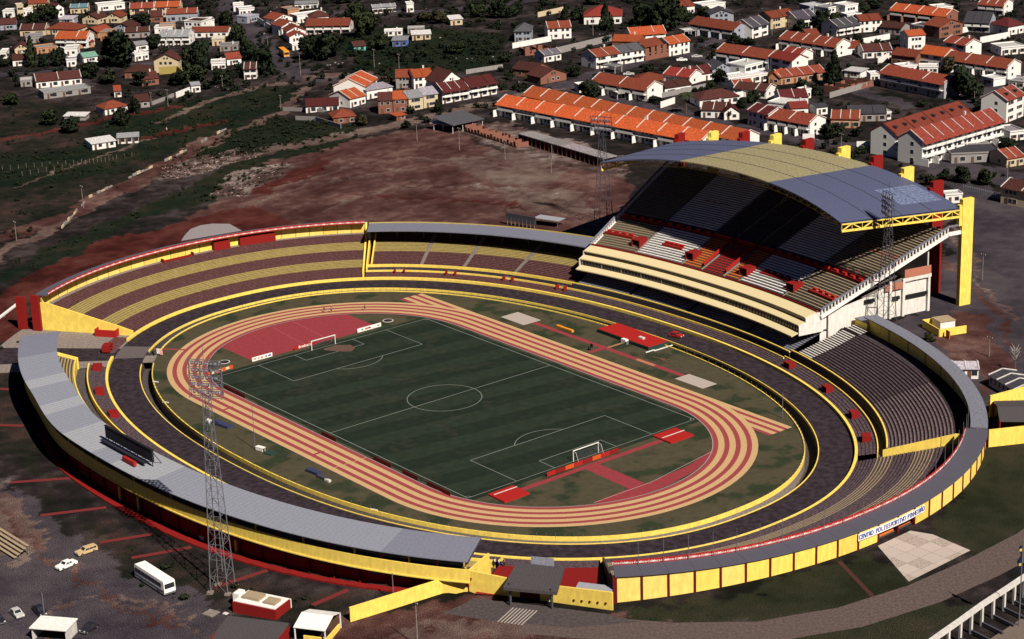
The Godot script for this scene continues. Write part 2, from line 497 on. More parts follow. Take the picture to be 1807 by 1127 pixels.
	[-251.7,-283.7,-250.3,-295.5,6.0,5,10,2.2,"g","greydark","white",2,"dark grey roofed row beside the rust roofed balcony row"],
	[-250.1,-296.1,-249.6,-309.0,6.0,5.6,9,2.6,"u","rust","brick",2,"roofless brick house between grey and orange roofs"],
	[-249.3,-309.1,-249.0,-320.8,6.0,5.2,9,2.2,"g","orange","white",2,"white house with orange roof right of the roofless brick house"],
	[-281.3,-305.5,-271.0,-312.7,6.0,3.2,9,2,"g","orange","brick",2,"orange roof behind the dark grey roofed row"],
	[-281.7,-316.3,-274.4,-330.6,6.0,4.6,9,2,"g","orange","white",3,"orange roofed row with a white gable end behind the brick house"],
	[-318.3,-300.0,-312.9,-309.2,6.0,5,9,2.2,"g","rust","white",2,"rust roofed house with a big white gable end"],
	[-324.8,-286.2,-319.8,-291.4,6.0,5,12,2.4,"h","greydark","bluegrey",2,"grey hip roofed house behind the concrete wall"],
	[-296.6,-269.1,-293.2,-280.5,6.0,2.6,7,0.2,"u","rust","brick",2,"low unfinished brick walls behind the concrete wall"],
	[-334.2,-335.1,-322.5,-347.9,6.0,4,15,3.6,"h","red","white",3,"red hip roofed villa with white chimneys at the top"],
	[-281.1,-352.0,-254.4,-352.9,6.0,5,9,2,"g","rust","bluegrey",4,"rust roofed row with a white end above the white cubic building"],
	[-250.7,-360.1,-252.5,-372.2,6.0,5,11,3,"g","slate","white",2,"white house with dark slate roof and small dormers"],
	[-291.6,-374.5,-285.2,-383.2,6.0,4.2,10,2,"x","slate","bluegrey",1,"blue grey gable behind the rust roofed row"],
	[-317.7,-380.6,-316.0,-388.1,6.0,4,9,2,"g","rust","white",2,"rust roof right of the dark tree group at the top"],
	[-313.4,-390.3,-311.1,-403.4,6.0,3.6,8,0.3,"f","whiteroof","white",2,"white flat block at the top edge"],
	[-226.2,-314.9,-199.4,-317.6,6.0,5,9,2,"g","rust","bluegrey",4,"rust roofed row above the white cubic building"],
	[-190.5,-295.2,-191.3,-306.0,6.0,5.6,9,0.4,"f","whiteroof","white",3,"white cubic building in the middle of the housing"],
	[-187.4,-283.0,-183.7,-301.0,6.0,2.8,8,0.3,"f","whiteroof","white",5,"long low white building below the white cubic one"],
	[-201.4,-287.8,-197.9,-296.2,6.0,4,10,2.4,"x","slate","bluegrey",1,"pale blue gable left of the white cubic building"],
	[-212.9,-256.6,-205.6,-264.6,6.0,3,10,2.2,"h","rust","white",2,"rust hip roof behind the four unit row,left"],
	[-213.5,-272.4,-200.8,-274.8,6.0,3,9,2.2,"g","red","white",2,"red roofed house behind the four unit row"],
	[-203.4,-278.4,-201.5,-289.4,6.0,3,10,2.2,"g","maroon","white",2,"maroon roofed house right of the red roofed one"],
	[-193.6,-254.6,-191.4,-266.5,6.0,3,8,1.6,"g","brown","white",2,"low brown roof at the right end of the four unit row"],
	[-168.9,-249.4,-162.9,-264.4,6.0,3,10,2.2,"h","brown","white",3,"wide brown hip roof with a white yard wall"],
	[-155.9,-237.5,-148.7,-242.8,6.0,3,9,2,"g","brown","white",2,"brown roofed house below the wide brown hip"],
	[-146.6,-240.3,-143.4,-244.8,6.0,3,8,2,"x","maroon","white",1,"white gable right of the palm tree"],
	[-135.1,-240.8,-123.8,-239.9,6.0,5.4,9,2,"g","maroon","white",2,"dark red roofed two storey house beside the palm street"],
	[-173.6,-272.0,-160.7,-276.6,6.0,3,9,1.8,"g","brown","white",3,"brown roofed bungalow below the long low white building"],
	[-260.8,-382.2,-259.6,-396.5,6.0,5,9,2.2,"g","rust","cream",2,"cream house with rust roof left of the slate roofed pair"],
	[-254.2,-391.3,-252.4,-402.3,6.0,4.4,10,2.4,"g","slate","white",3,"white house with slate roof and chimney"],
	[-227.1,-388.6,-225.7,-401.7,6.0,4.4,10,2.2,"g","slate","white",3,"white row under a slate roof with a blue grey end wall"],
	[-225.5,-401.5,-220.8,-411.0,6.0,5.2,9,2,"g","rust","white",2,"white house with rust roof right of the slate roofed row"],
	[-236.3,-434.5,-206.5,-437.6,6.0,5,9,2,"g","orange","brick",4,"long orange roofed row at the top right"],
	[-190.7,-413.7,-189.6,-428.0,6.0,5,9,2.4,"x","rust","brick",2,"brown gabled house at the end of the long top row"],
	[-193.1,-433.3,-183.0,-438.1,6.0,5,11,3,"g","slate","bluegrey",3,"dark slate roofed house at the upper right"],
	[-172.9,-437.9,-172.0,-447.5,6.0,4,11,2.8,"h","maroon","white",2,"maroon hip roofed villa at the upper right edge"],
	[-226.0,-351.9,-195.1,-353.5,6.0,5,9,2.1,"g","rust","white",5,"five unit rust roofed row with white balconies"],
	[-198.9,-318.0,-186.2,-317.5,6.0,5,9,2.1,"g","red","white",2,"red roofed house with a big white gable end"],
	[-174.4,-298.7,-168.9,-318.4,6.0,3,10,2,"g","rust","peach",4,"rust roofed bungalows left of the tall conifer"],
	[-178.9,-296.6,-174.8,-298.4,6.0,3,8,2,"x","orange","peach",1,"small orange gable left of the rust bungalows"],
	[-197.6,-357.7,-192.7,-366.2,6.0,3,9,1.8,"g","rust","white",2,"rust bungalow right of the five unit row"],
	[-185.6,-359.2,-178.7,-369.3,6.0,3,10,2,"g","brown","white",3,"dark brown roof in the middle of the right hand block"],
	[-183.2,-384.6,-180.0,-391.7,6.0,6.2,8,1.6,"g","orange","white",1,"white tower house with orange roof"],
	[-160.0,-364.0,-148.0,-365.1,6.0,5,10,2.4,"g","orangeb","white",2,"brightest orange roof in the right hand block"],
	[-168.1,-389.3,-155.5,-388.0,6.0,5,9,2,"g","rust","white",2,"rust roof behind the brightest orange one"],
	[-146.0,-363.0,-116.2,-365.1,6.0,5,9,2.1,"g","rust","white",6,"six unit rust roofed row at the right"],
	[-169.7,-358.4,-158.4,-360.4,6.0,4,9,2,"g","rust","brick",2,"rust roof left of the brightest orange one"],
	[-143.7,-322.3,-111.5,-321.3,6.0,6,9,2,"g","rust","greywhite",3,"long rust roof over tall grey walls above the green lot"],
	[-145.6,-301.1,-146.2,-321.1,6.0,2.6,8,0.2,"u","rust","brick",3,"unfinished brick walls right of the tall conifer"],
	[-112.1,-268.8,-102.7,-278.7,6.0,3,12,1.6,"g","slate","grey",3,"low slate roofed house beside the green lot"],
	[-148.5,-271.3,-142.4,-280.3,6.0,3,10,2,"g","maroon","white",2,"maroon roof left of the slate roofed house"],
	[-146.1,-262.8,-135.1,-265.3,6.0,3,8,0.3,"f","whiteroof","white",2,"white flat roof behind the lower rust row"],
	[-132.8,-260.7,-129.2,-266.2,6.0,3.2,7,1.6,"g","red","white",1,"small red roof beside the white flat one"],
	[-124.5,-240.7,-106.0,-242.2,6.0,5,9,2,"g","rust","white",4,"rust roofed row behind the grandstand roof"],
	[-110.0,-257.4,-102.2,-263.7,6.0,3.4,10,2,"g","rust","peach",3,"orange walled house with rust roof at the street corner"],
	[-64.5,-239.3,-68.6,-283.2,6.0,8,10,3,"g","redtile","white",8,"three storey white row with skylights,rear one"],
	[-51.0,-237.1,-52.8,-280.6,6.0,8.2,10,3,"g","redtile","white",8,"three storey white row with balconies,front one"],
	[-69.7,-304.8,-72.2,-317.9,6.0,8,10,3,"g","redtile","white",2,"three storey row cut off by the right edge"],
	[-46.0,-246.0,-36.1,-259.3,6.0,3,12,0.4,"f","slate","grey",3,"dark flat roof below the three storey rows"],
	[-29.6,-254.0,-28.0,-260.8,6.0,3,10,2,"g","rust","cream",2,"rust roofed house at the right edge below the dark flat roof"],
	[-216.2,-471.8,-203.8,-474.3,6.0,5,9,2,"g","rust","white",3,"rust roofed row at the top edge right"],
	[-267.2,-414.4,-265.6,-423.1,6.0,5,8,0.3,"f","whiteroof","bluegrey",2,"blue grey block at the top edge right of the slate roof"],
	[-252.3,-421.8,-251.6,-429.7,6.0,6,8,0.3,"f","whiteroof","white",1,"white block at the top edge above the slate roofed row"],
	[-217.1,-444.0,-214.2,-451.2,6.0,6,8,0.3,"f","whiteroof","white",2,"white block behind the long top row"],
	[-258.2,-417.0,-258.4,-426.7,6.0,5,8,0.3,"f","greysheet","white",2,"pale block between the two top edge blocks"],
	[-243.1,-413.1,-240.7,-419.9,6.0,4,6,0.3,"f","whiteroof","white",2,"small white pavilion above the white house with rust roof"],
	[-162.7,-397.7,-162.1,-404.4,6.0,4,8,1.6,"g","brown","white",1,"dark roof behind the six unit row"],
	[-147.7,-401.2,-143.4,-411.1,6.0,3,9,0.4,"f","whiteroof","white",3,"white walled yard house at the right edge"],
	[-214.2,-188.3,-115.0,-198.5,6.0,5,9,2.2,"g","orangeb","white",10,"long bright orange roofed row,front one beside the dirt field"],
	[-219.2,-205.2,-106.4,-208.8,6.0,5,9,2.2,"g","orange","white",12,"long orange roofed row,rear one with white gable end"],
	[-174.9,-166.0,-125.3,-162.4,6.0,3,6,0.35,"p","slabc","brick",9,"unfinished row with a bare concrete slab on brick piers"],
	[-203.6,-164.3,-169.1,-160.7,5.6,2.2,5,0.2,"u","rust","brick",8,"roofless brick row walls beside the builders canopy"],
	[-3.6,-217.8,11.5,-218.4,6.0,5,9,2,"g","brown","cream",2,"cream building at the right edge beyond the lot"],
	[-14.9,-205.4,-12.1,-210.0,6.0,2.6,4,0.3,"f","whiteroof","white",1,"white gatehouse behind the right end of the grandstand"],
	[87.0,-85.1,91.1,-89.3,6.0,2.6,5,0.8,"g","striped","white",2,"white pavilion outside the right wall"],
	[95.6,-87.6,105.7,-83.9,6.0,2.5,7,1.0,"g","slate","white",6,"long barrack with grey roof outside the right wall"],
	[-601.3,-181.3,-598.9,-187.8,0.0,2.6,6,0.3,"f","whiteroof","white",2,"long white shed near the top left corner"],
	[-526.2,-148.1,-522.7,-155.0,0.0,3,8,0.3,"f","grey","grey",2,"grey flat roofed house left of the bright orange roof"],
	[-496.7,-139.0,-494.7,-148.2,0.0,2.6,7,0.3,"f","grey","peach",2,"dull pink shed between the dark trees and orange roof"],
	[-494.2,-159.7,-492.7,-166.6,0.0,2.6,6,0.5,"s","red","peach",1,"low red awning in front of the bright orange roof"],
	[-445.0,-161.9,-445.0,-168.9,0.0,3,7,0.3,"f","whiteroof","white",2,"white flat roof right of the biggest tree"],
	[-465.9,-174.1,-465.2,-180.2,0.0,3,6,1.2,"g","grey","white",1,"grey roofed annex right of the biggest tree"],
	[-502.4,-207.8,-498.8,-214.2,0.0,3,7,0.3,"f","greysheet","peach",2,"pinkish flat house below the rust and blue grey row"],
	[-562.4,-184.2,-557.1,-188.7,0.0,2.6,7,0.6,"s","striped","bluegrey",1,"pale blue sheet roof below the teal roof"],
	[-519.4,-259.9,-516.7,-264.3,1.2,3,7,0.3,"f","whiteroof","white",1,"white block left of the stepped gables,far one"],
	[-506.0,-255.0,-503.3,-262.3,1.3,3,7,0.3,"f","whiteroof","white",2,"white block left of the stepped gables,near one"],
	[-481.9,-244.6,-483.8,-252.7,1.5,3,7,0.3,"f","striped","bluegrey",1,"blue and white block above the white stepped wall"],
	[-447.8,-204.1,-444.5,-208.8,0.6,3,7,0.3,"f","whiteroof","cream",1,"cream box house between the avenue trees"],
	[-432.1,-198.8,-427.3,-205.6,0.8,2.4,7,0.3,"f","grey","grey",2,"grey carport beside the avenue trees"],
	[-399.9,-217.5,-398.3,-222.0,2.6,2.4,5,0.3,"f","whiteroof","white",1,"small white kiosk by the street corner trees"],
	[-472.6,-262.5,-471.8,-268.7,2.8,4,8,0.4,"f","grey","peach",1,"pink block behind the stepped gables"],
	[-489.2,-277.3,-482.1,-286.3,3.1,3,9,0.6,"g","greysheet","white",3,"grey roofed white house at the top edge above the stepped gables"],
	[-153.5,-345.8,-151.1,-352.5,6.0,2.6,6,0.2,"f","whiteroof","white",1,"low white roof under the brightest orange one"],
	[-148.2,-350.5,-142.7,-355.3,6.0,2.6,6,0.2,"f","whiteroof","white",2,"white garage row right of the brightest orange roof"],
	[-166.4,-326.8,-159.5,-328.4,6.0,2.6,6,0.3,"s","whiteroof","white",1,"white tarpaulin roof right of the tall conifer"],
	[-152.3,-326.2,-150.4,-329.4,6.0,2.8,5,0.3,"f","whiteroof","white",1,"white box at the left end of the tall grey walls"],
	[-150.0,-285.9,-149.4,-289.3,6.0,3.2,4,0.3,"f","whiteroof","white",1,"white tank house below the rust bungalows"],
	[-127.5,-268.9,-125.9,-273.0,6.0,3,6,0.5,"g","slate","white",1,"small white house left of the slate roofed house"],
	[-104.5,-279.6,-103.3,-282.0,6.0,2.4,5,0.3,"f","whiteroof","white",1,"white porch at the corner of the green lot"],
	[-118.4,-352.0,-111.7,-350.8,6.0,2.6,6,0.3,"f","whiteroof","white",1,"white garage below the six unit row"],
	[-106.8,-353.8,-100.7,-355.0,6.0,2.6,6,0.3,"f","greysheet","white",2,"pale canopy at the right end of the six unit row"],
	[-51.7,-283.9,-49.7,-289.1,6.0,3,9,0.3,"f","grey","white",2,"grey flat roof at the right edge beside the three storey row"],
	[-211.4,-419.7,-198.3,-420.1,6.0,2.6,7,0.3,"f","slate","white",3,"white walled house left of the brown gabled house"],
	[-217.7,-406.0,-207.9,-408.9,6.0,3,9,1.6,"g","brown","grey",2,"brown roof below the white house with rust roof"],
	[-275.5,-343.1,-273.6,-348.3,6.0,2.6,6,0.2,"f","whiteroof","none",1,"white carport left of the rust roofed row with white end"],
	[-201.6,-237.3,-200.8,-240.7,6.0,2.2,4,0.2,"f","whiteroof","none",1,"white car canopy before the four unit row"],
	[-245.7,-268.7,-239.6,-269.4,6.0,2.6,5,0.3,"f","grey","none",1,"grey carport before the rust balcony row"],
	[-222.4,-235.7,-221.0,-239.8,6.0,2.6,5,0.3,"f","whiteroof","white",1,"white hut left of the round dark tree by the four unit row"],
	[-228.2,-409.7,-225.9,-415.4,6.0,3,7,0.3,"f","slate","bluegrey",1,"blue grey annex of the slate roofed row"],
	[-207.3,-278.8,-206.0,-284.4,6.0,3,8,1.8,"g","maroon","white",1,"maroon annex behind the white yard wall"],
	[-176.0,-274.9,-172.7,-282.1,6.0,3,8,1.6,"g","rust","white",2,"rust roof between the long low white and brown roofs"],
	[-209.4,-336.1,-199.6,-336.6,6.0,3,8,1.8,"g","red","white",2,"red roofed annex below the five unit row"],
	[-227.8,-370.7,-225.6,-376.1,6.0,3,8,1.8,"g","rust","cream",1,"rust roof between the cream house and five unit row"],
	[-279.2,-265.2,-278.5,-274.0,6.0,3,7,1.6,"g","greydark","white",2,"grey roof in front of the concrete wall"],
	[-239.8,-159.8,-239.7,-163.9,4.6,2,4,0.3,"s","orange","brick",1,"orange tile stack shed by the dirt road"],
]
const YARD_WALLS := [
	[[-288.2,-269.9,-294.3,-316.6],2.8,"grey","long grey concrete wall beside the scrub land"],
	[[-313.9,-276.0,-314.2,-298.5],2.4,"white","white yard wall left of the grey concrete wall"],
	[[-365.5,-333.3,-368.0,-351.2],2.4,"cream","cream wall at the top left of the red villa"],
	[[-285.3,-228.1,-282.8,-245.7],1.8,"grey","pale wall across the scrub behind the maroon row"],
	[[-191.4,-251.0,-191.5,-277.3],2.0,"grey","pale yard wall right of the four unit row"],
	[[-170.1,-259.4,-169.7,-282.8],2.2,"white","white wall in front of the wide brown hip roof"],
	[[-178.6,-238.3,-180.7,-247.7],2.4,"white","short white wall left of the palm tree"],
	[[-207.6,-377.2,-205.7,-399.0],2.4,"white","white wall behind the five unit row"],
	[[-172.7,-353.8,-177.1,-365.7],2.6,"white","short white wall left of the brightest orange roof"],
	[[-196.8,-424.2,-197.7,-436.8],2.4,"white","white wall below the dark slate roofed house"],
	[[-191.1,-421.6,-191.6,-439.0],2.4,"white","second white wall below the dark slate roofed house"],
	[[-170.8,-416.4,-169.4,-434.7],2.6,"white","white wall above the six unit row"],
	[[-143.8,-293.5,-146.9,-322.0],2.2,"grey","grey wall round the green lot"],
	[[-56.4,-281.5,-57.9,-289.6],2.4,"white","white wall at the end of the front three storey row"],
	[[-360.4,-134.1,-365.8,-145.1],2.4,"white","white wall at the corner of the cream yard"],
	[[-355.6,-120.1,-363.2,-134.7],1.6,"grey","broken pale wall along the wire fence"],
	[[-410.0,-154.4,-406.1,-161.3,-382.7,-153.3],3.2,"yellowdull","yellow yard wall below the cream villa"],
	[[-480.5,-249.6,-457.9,-241.8,-438.2,-235.1],2.6,"white","white wall in blocks along the stepped gables"],
	[[-104.0,-236.5,-100.9,-239.3],2.4,"white","white porch wall behind the grandstand roof"],
	[[-279.9,-140.4,-271.2,-143.9,-250.7,-141.7],1.6,"grey","grey yard wall round the rust hip roofed house"],
	[[-298.7,-146.7,-280.3,-154.0],1.4,"grey","grey wall in front of the maroon roofed bungalow"],
	[[-83.4,-241.4,-79.9,-244.7],2.2,"white","white low wall left of the three storey rows"],
	[[-79.3,-238.3,-64.7,-242.4],2.2,"grey","grey blue wall in front of the three storey rows"],
]
const POLES := [
	[-356.3,-120.1,5.3,"pale utility pole by the wire fence left of the cream yard"],
	[-348.5,-123.4,7.0,"pale utility pole by the white wall of the cream yard"],
	[-357.9,-155.0,6.0,"pale utility pole on the grass right of the gate lodge"],
	[-463.4,-189.7,8.0,"pale utility pole in front of the light grey roofed row"],
	[-349.8,-188.8,9.8,"pale utility pole on the verge of the dirt crossroads"],
	[-331.3,-214.3,7.9,"pale utility pole in the scrub,left one"],
	[-317.4,-217.3,6.7,"pale utility pole in the scrub,right one"],
	[-419.6,-216.9,4.6,"pale utility pole beside the yellow bus"],
	[-301.7,-147.7,5.7,"pale utility pole at the bend of the dirt road"],
	[-208.3,-146.0,6.8,"pale utility pole at the edge of the dirt field"],
	[-182.8,-145.8,8.2,"pale utility pole beside the builders yard"],
	[-158.8,-147.1,7.1,"pale utility pole on the dirt field left of the slab row"],
	[-310.3,-319.7,8.3,"pale utility pole above the grey concrete wall"],
	[-146.5,-157.8,6.1,"pale utility pole beside the slab row"],
	[-80.4,-230.3,7.4,"pale utility pole between the grandstand and the three storey rows"],
	[-99.6,-324.3,4.3,"pale utility pole beside the tree at the right edge"],
	[-249.9,-371.8,6.9,"pale utility pole at the left of the five unit row"],
	[-228.7,-22.2,7.8,"pale utility pole on the bank above the left path"],
	[-207.8,12.3,6.5,"pale utility pole on the left rough ground"],
	[-8.9,-227.6,9.3,"pale utility pole behind the right end of the grandstand"],
	[42.9,-151.0,7.7,"pale utility pole on the lot right of the yellow pylon"],
	[83.0,-103.5,5.2,"pale utility pole outside the right wall near the barrack"],
	[-132.9,-146.1,5.8,"pale utility pole on the dirt field behind the far roof"],
]
const TREES := [
	[-440.9,-149.9,15.9,16.6,"b","biggest dark tree in the upper left,round crown"],
	[-470.6,-123.6,13.2,6.3,"c","tall narrow dark tree left of the white flat roofs"],
	[-466.3,-127.4,5.8,5.0,"b","small dark tree between two taller ones in the upper left"],
	[-463.4,-133.4,8.5,6.9,"b","dark tree in front of the white box house"],
	[-412.9,-169.3,8.9,7.1,"b","dark tree right of the cream villa,left of a pair"],
	[-406.0,-173.9,12.7,8.3,"b","dark tree right of the cream villa,right of a pair"],
	[-477.0,-229.0,10.0,8.1,"b","avenue tree at the upper end of the avenue"],
	[-440.2,-213.5,10.6,7.7,"b","avenue tree in the middle of the avenue row"],
	[-401.3,-195.0,11.2,7.7,"b","avenue tree at the lower end of the avenue row"],
	[-578.0,-177.3,5.0,7.1,"b","round tree above the rust tiled bungalow"],
	[-581.3,-187.7,7.3,9.8,"b","dark tree at the top left edge"],
	[-465.3,-183.6,7.0,7.5,"b","dark tree in front of the light grey roofed row"],
	[-427.9,-130.3,7.2,8.9,"b","bushy tree below the biggest tree"],
	[-409.1,-129.1,6.8,7.5,"b","bushy tree left of the dark red hip roof"],
	[-395.0,-137.8,6.2,8.1,"b","bushy tree left of the yellow yard"],
	[-382.7,-148.1,5.5,9.3,"b","low dark tree inside the yellow yard"],
	[-386.9,-159.0,7.4,9.3,"b","dark tree behind the cream yard wall"],
	[-368.8,-160.8,7.3,7.4,"b","dark tree left of the avenue bend house"],
	[-332.5,-93.4,6.8,6.8,"b","dark bush tree behind the lone white shed"],
	[-354.3,-73.2,6.3,6.9,"b","dark bush tree at the edge of the rough field"],
	[-336.0,-73.6,5.6,8.5,"b","dark bush tree left of the lone white shed"],
	[-347.2,-107.2,6.4,5.2,"b","dark bush tree by the rust cottage"],
	[-401.0,-79.4,5.4,6.7,"b","bush tree at the left edge of the rough field"],
	[-481.2,-114.2,4.5,6.0,"b","dark tree at the left edge beside the white cottage"],
	[-526.6,-210.8,6.0,11.6,"b","dark tree below the cream two storey row"],
	[-394.7,-253.3,12.1,10.9,"b","tall round dark tree right of the white and red row"],
	[-375.2,-210.8,11.0,9.5,"b","dark tree at the street corner,left of two"],
	[-367.0,-214.8,12.6,10.7,"b","dark tree at the street corner,right of two"],
	[-361.8,-238.7,7.2,8.3,"b","round dark tree beside the turquoise cottage"],
	[-366.2,-182.1,12.0,9.3,"b","dark tree beside the avenue bend"],
	[-378.0,-318.7,8.7,8.1,"b","dark tall tree at the top middle"],
	[-388.4,-314.9,6.8,8.9,"b","dark spreading tree at the top middle,left one"],
	[-376.3,-325.1,6.1,7.5,"b","dark tree at the top middle,right one"],
	[-237.4,-177.9,5.1,3.8,"b","round clipped dark tree before the cream grey roofed pair"],
	[-322.6,-252.3,5.6,6.2,"b","dark shrub tree in the scrub"],
	[-247.7,-149.4,3.5,5.9,"b","bright bush beside the small rust hip roof"],
	[-227.2,-155.0,3.0,3.7,"b","round bush by the dirt field path"],
	[-398.9,-291.6,4.7,8.1,"b","brown bare tree in the scrub,left one"],
	[-388.8,-292.4,6.4,7.4,"b","brown bare tree in the scrub,right one"],
	[-479.5,-300.6,4.3,9.5,"b","dark tree at the very top left of the hall"],
	[-446.5,-284.6,5.6,8.4,"b","dark tree below the grey roofed hall"],
	[-350.1,-337.4,7.3,4.7,"c","dark conifer left of the red villa"],
	[-316.4,-332.8,11.6,7.8,"c","dark conifer in front of the red villa"],
	[-344.8,-342.0,6.0,6.7,"b","dark tree beside the red villa chimneys"],
	[-308.4,-349.0,11.7,11.1,"b","large dark tree right of the red villa,left of three"],
	[-291.9,-346.9,14.4,12.3,"b","large dark tree right of the red villa,middle of three"],
	[-298.7,-362.0,9.7,7.2,"b","large dark tree right of the red villa,right of three"],
	[-212.2,-232.1,7.3,9.1,"b","round dark tree beside the four unit row"],
	[-164.8,-238.4,9.7,6.9,"p","palm tree in the yard right of the long orange rows"],
	[-187.1,-272.3,3.9,4.5,"b","tree by the white wall of the low white building"],
	[-193.2,-284.8,5.7,6.3,"b","tree left of the long low white building"],
	[-213.0,-266.9,2.6,4.6,"b","bush behind the four unit row"],
	[-146.7,-242.3,4.5,3.9,"b","tree in front of the white gable by the palm"],
	[-160.3,-245.8,3.5,4.0,"b","tree left of the brown roofed house by the palm"],
	[-187.6,-244.1,2.2,6.0,"b","hedge bush before the four unit row"],
	[-309.3,-386.7,4.3,7.4,"b","dark bush tree above the rust roofed row with white end"],
	[-248.1,-347.1,5.0,5.0,"b","tree at the white end of the rust roofed row"],
	[-156.3,-259.3,3.8,4.3,"b","tree behind the dark red two storey house"],
	[-160.1,-269.2,4.9,4.9,"b","tree right of the white yard wall"],
	[-247.4,-254.8,4.7,4.7,"b","bush below the rust balcony row"],
	[-267.1,-244.8,3.5,4.7,"b","bush before the brown roofed house"],
	[-373.1,-373.8,4.2,9.1,"b","dark tree at the top edge behind the red villa"],
	[-158.7,-312.2,13.2,7.9,"c","tall dark conifer in the right hand block"],
	[-105.2,-325.9,13.2,10.7,"b","big dark tree at the right edge of the green lot"],
	[-142.1,-360.0,6.6,5.8,"b","dark tree under the brightest orange roof"],
	[-207.3,-380.4,4.6,4.4,"b","small tree behind the five unit row"],
	[-246.0,-400.1,8.6,7.2,"b","dark tree left of the slate roofed row,left of two"],
	[-245.3,-407.6,6.4,6.5,"b","dark tree left of the slate roofed row,right of two"],
	[-249.1,-388.2,5.4,5.8,"b","dark tree below the slate roof with chimney"],
	[-151.5,-294.0,4.4,4.4,"b","small tree below the rust bungalows"],
	[-162.6,-297.9,3.9,5.6,"b","bush tree left of the tall conifer"],
	[-87.7,-312.4,3.4,5.1,"b","bush at the corner of the rear three storey row"],
	[-46.3,-276.2,3.5,6.5,"b","dark tree at the right edge above the rust roof"],
	[-53.7,-292.0,3.5,4.6,"b","dark bush at the right edge by the three storey row"],
	[-99.7,-244.9,5.8,7.1,"b","dark hedge tree behind the grandstand roof"],
	[-99.0,-249.9,4.6,4.6,"b","smaller dark hedge tree behind the grandstand roof"],
	[-53.5,-277.9,2.5,4.0,"b","small tree before the front three storey row"],
	[-165.3,-285.0,3.3,5.0,"b","bush tree at the left of the maroon roof"],
	[-184.0,-365.7,4.2,4.8,"b","bush below the dark brown roof"],
	[-118.9,-249.4,3.6,4.6,"b","dark tree before the rust row behind the grandstand"],
	[-236.2,-463.1,4.6,7.5,"b","dark tree behind the long top row"],
	[-260.5,-452.6,4.7,8.2,"b","dark tree at the top edge above the long top row"],
	[-254.5,-437.9,4.6,5.4,"b","dark tree above the white house with rust roof"],
	[-33.6,-227.3,4.1,4.1,"b","dark tree on the street verge behind the grandstand,left one"],
	[-27.3,-229.3,5.6,5.2,"b","dark tree on the street verge behind the grandstand,middle one"],
	[-21.0,-231.4,5.2,4.8,"b","dark tree on the street verge behind the grandstand,right one"],
	[93.7,-99.5,6.4,1.9,"s","bare pale sapling outside the right wall"],
	[65.6,-102.1,2.5,2.9,"b","brown bush below the yellow walled yard"],
]
const BROKEN_WALL := [-210.7, -5.0, -239.5, -30.0, -252.3, -50.6, -267.2, -76.8, -279.3, -96.4, -291.9, -116.5]

# ---------------------------------------------------------------- camera, sky, sun
func make_view():
	var cam := Camera3D.new()
	cam.name = "camera"
	cam.position = Vector3(377.12, 174.41, 276.86)
	cam.rotation = Vector3(deg_to_rad(-18.3304), deg_to_rad(51.6175), deg_to_rad(-2.0016))
	cam.fov = 17.789
	cam.near = 1.0
	cam.far = 6000.0
	add_child(cam)
	cam.current = true
	var e := Environment.new()
	e.background_mode = Environment.BG_SKY
	var sm := ProceduralSkyMaterial.new()
	sm.sky_top_color = Color(0.20, 0.30, 0.52)
	sm.sky_horizon_color = Color(0.46, 0.50, 0.60)
	sm.ground_bottom_color = Color(0.10, 0.08, 0.07)
	sm.ground_horizon_color = Color(0.40, 0.42, 0.48)
	sm.sky_curve = 0.12
	var sky := Sky.new()
	sky.sky_material = sm
	e.sky = sky
	e.background_energy_multiplier = 0.24
	e.tonemap_mode = Environment.TONE_MAPPER_LINEAR
	e.tonemap_exposure = 1.45
	e.sdfgi_enabled = true
	e.ssao_enabled = true
	e.ssil_enabled = true
	var we := WorldEnvironment.new()
	we.name = "world"
	we.environment = e
	add_child(we)
	var sun := DirectionalLight3D.new()
	sun.name = "sun"
	var to_sun := Vector3(cos(deg_to_rad(44.0)) * cos(deg_to_rad(7.0)), sin(deg_to_rad(44.0)), cos(deg_to_rad(44.0)) * sin(deg_to_rad(7.0)))
	add_child(sun)
	sun.look_at_from_position(to_sun * 500.0, Vector3.ZERO)
	sun.light_energy = 1.6
	sun.light_color = Color(1.0, 0.955, 0.89)
	sun.light_angular_distance = 0.5
	sun.shadow_enabled = true

# paint weathered in upright runs
func streaks(key):
	M[key].albedo_texture = M.tex_streak
	M[key].uv1_scale = Vector3(1.0 / 11.0, 1.0 / 30.0, 1.0 / 11.0)

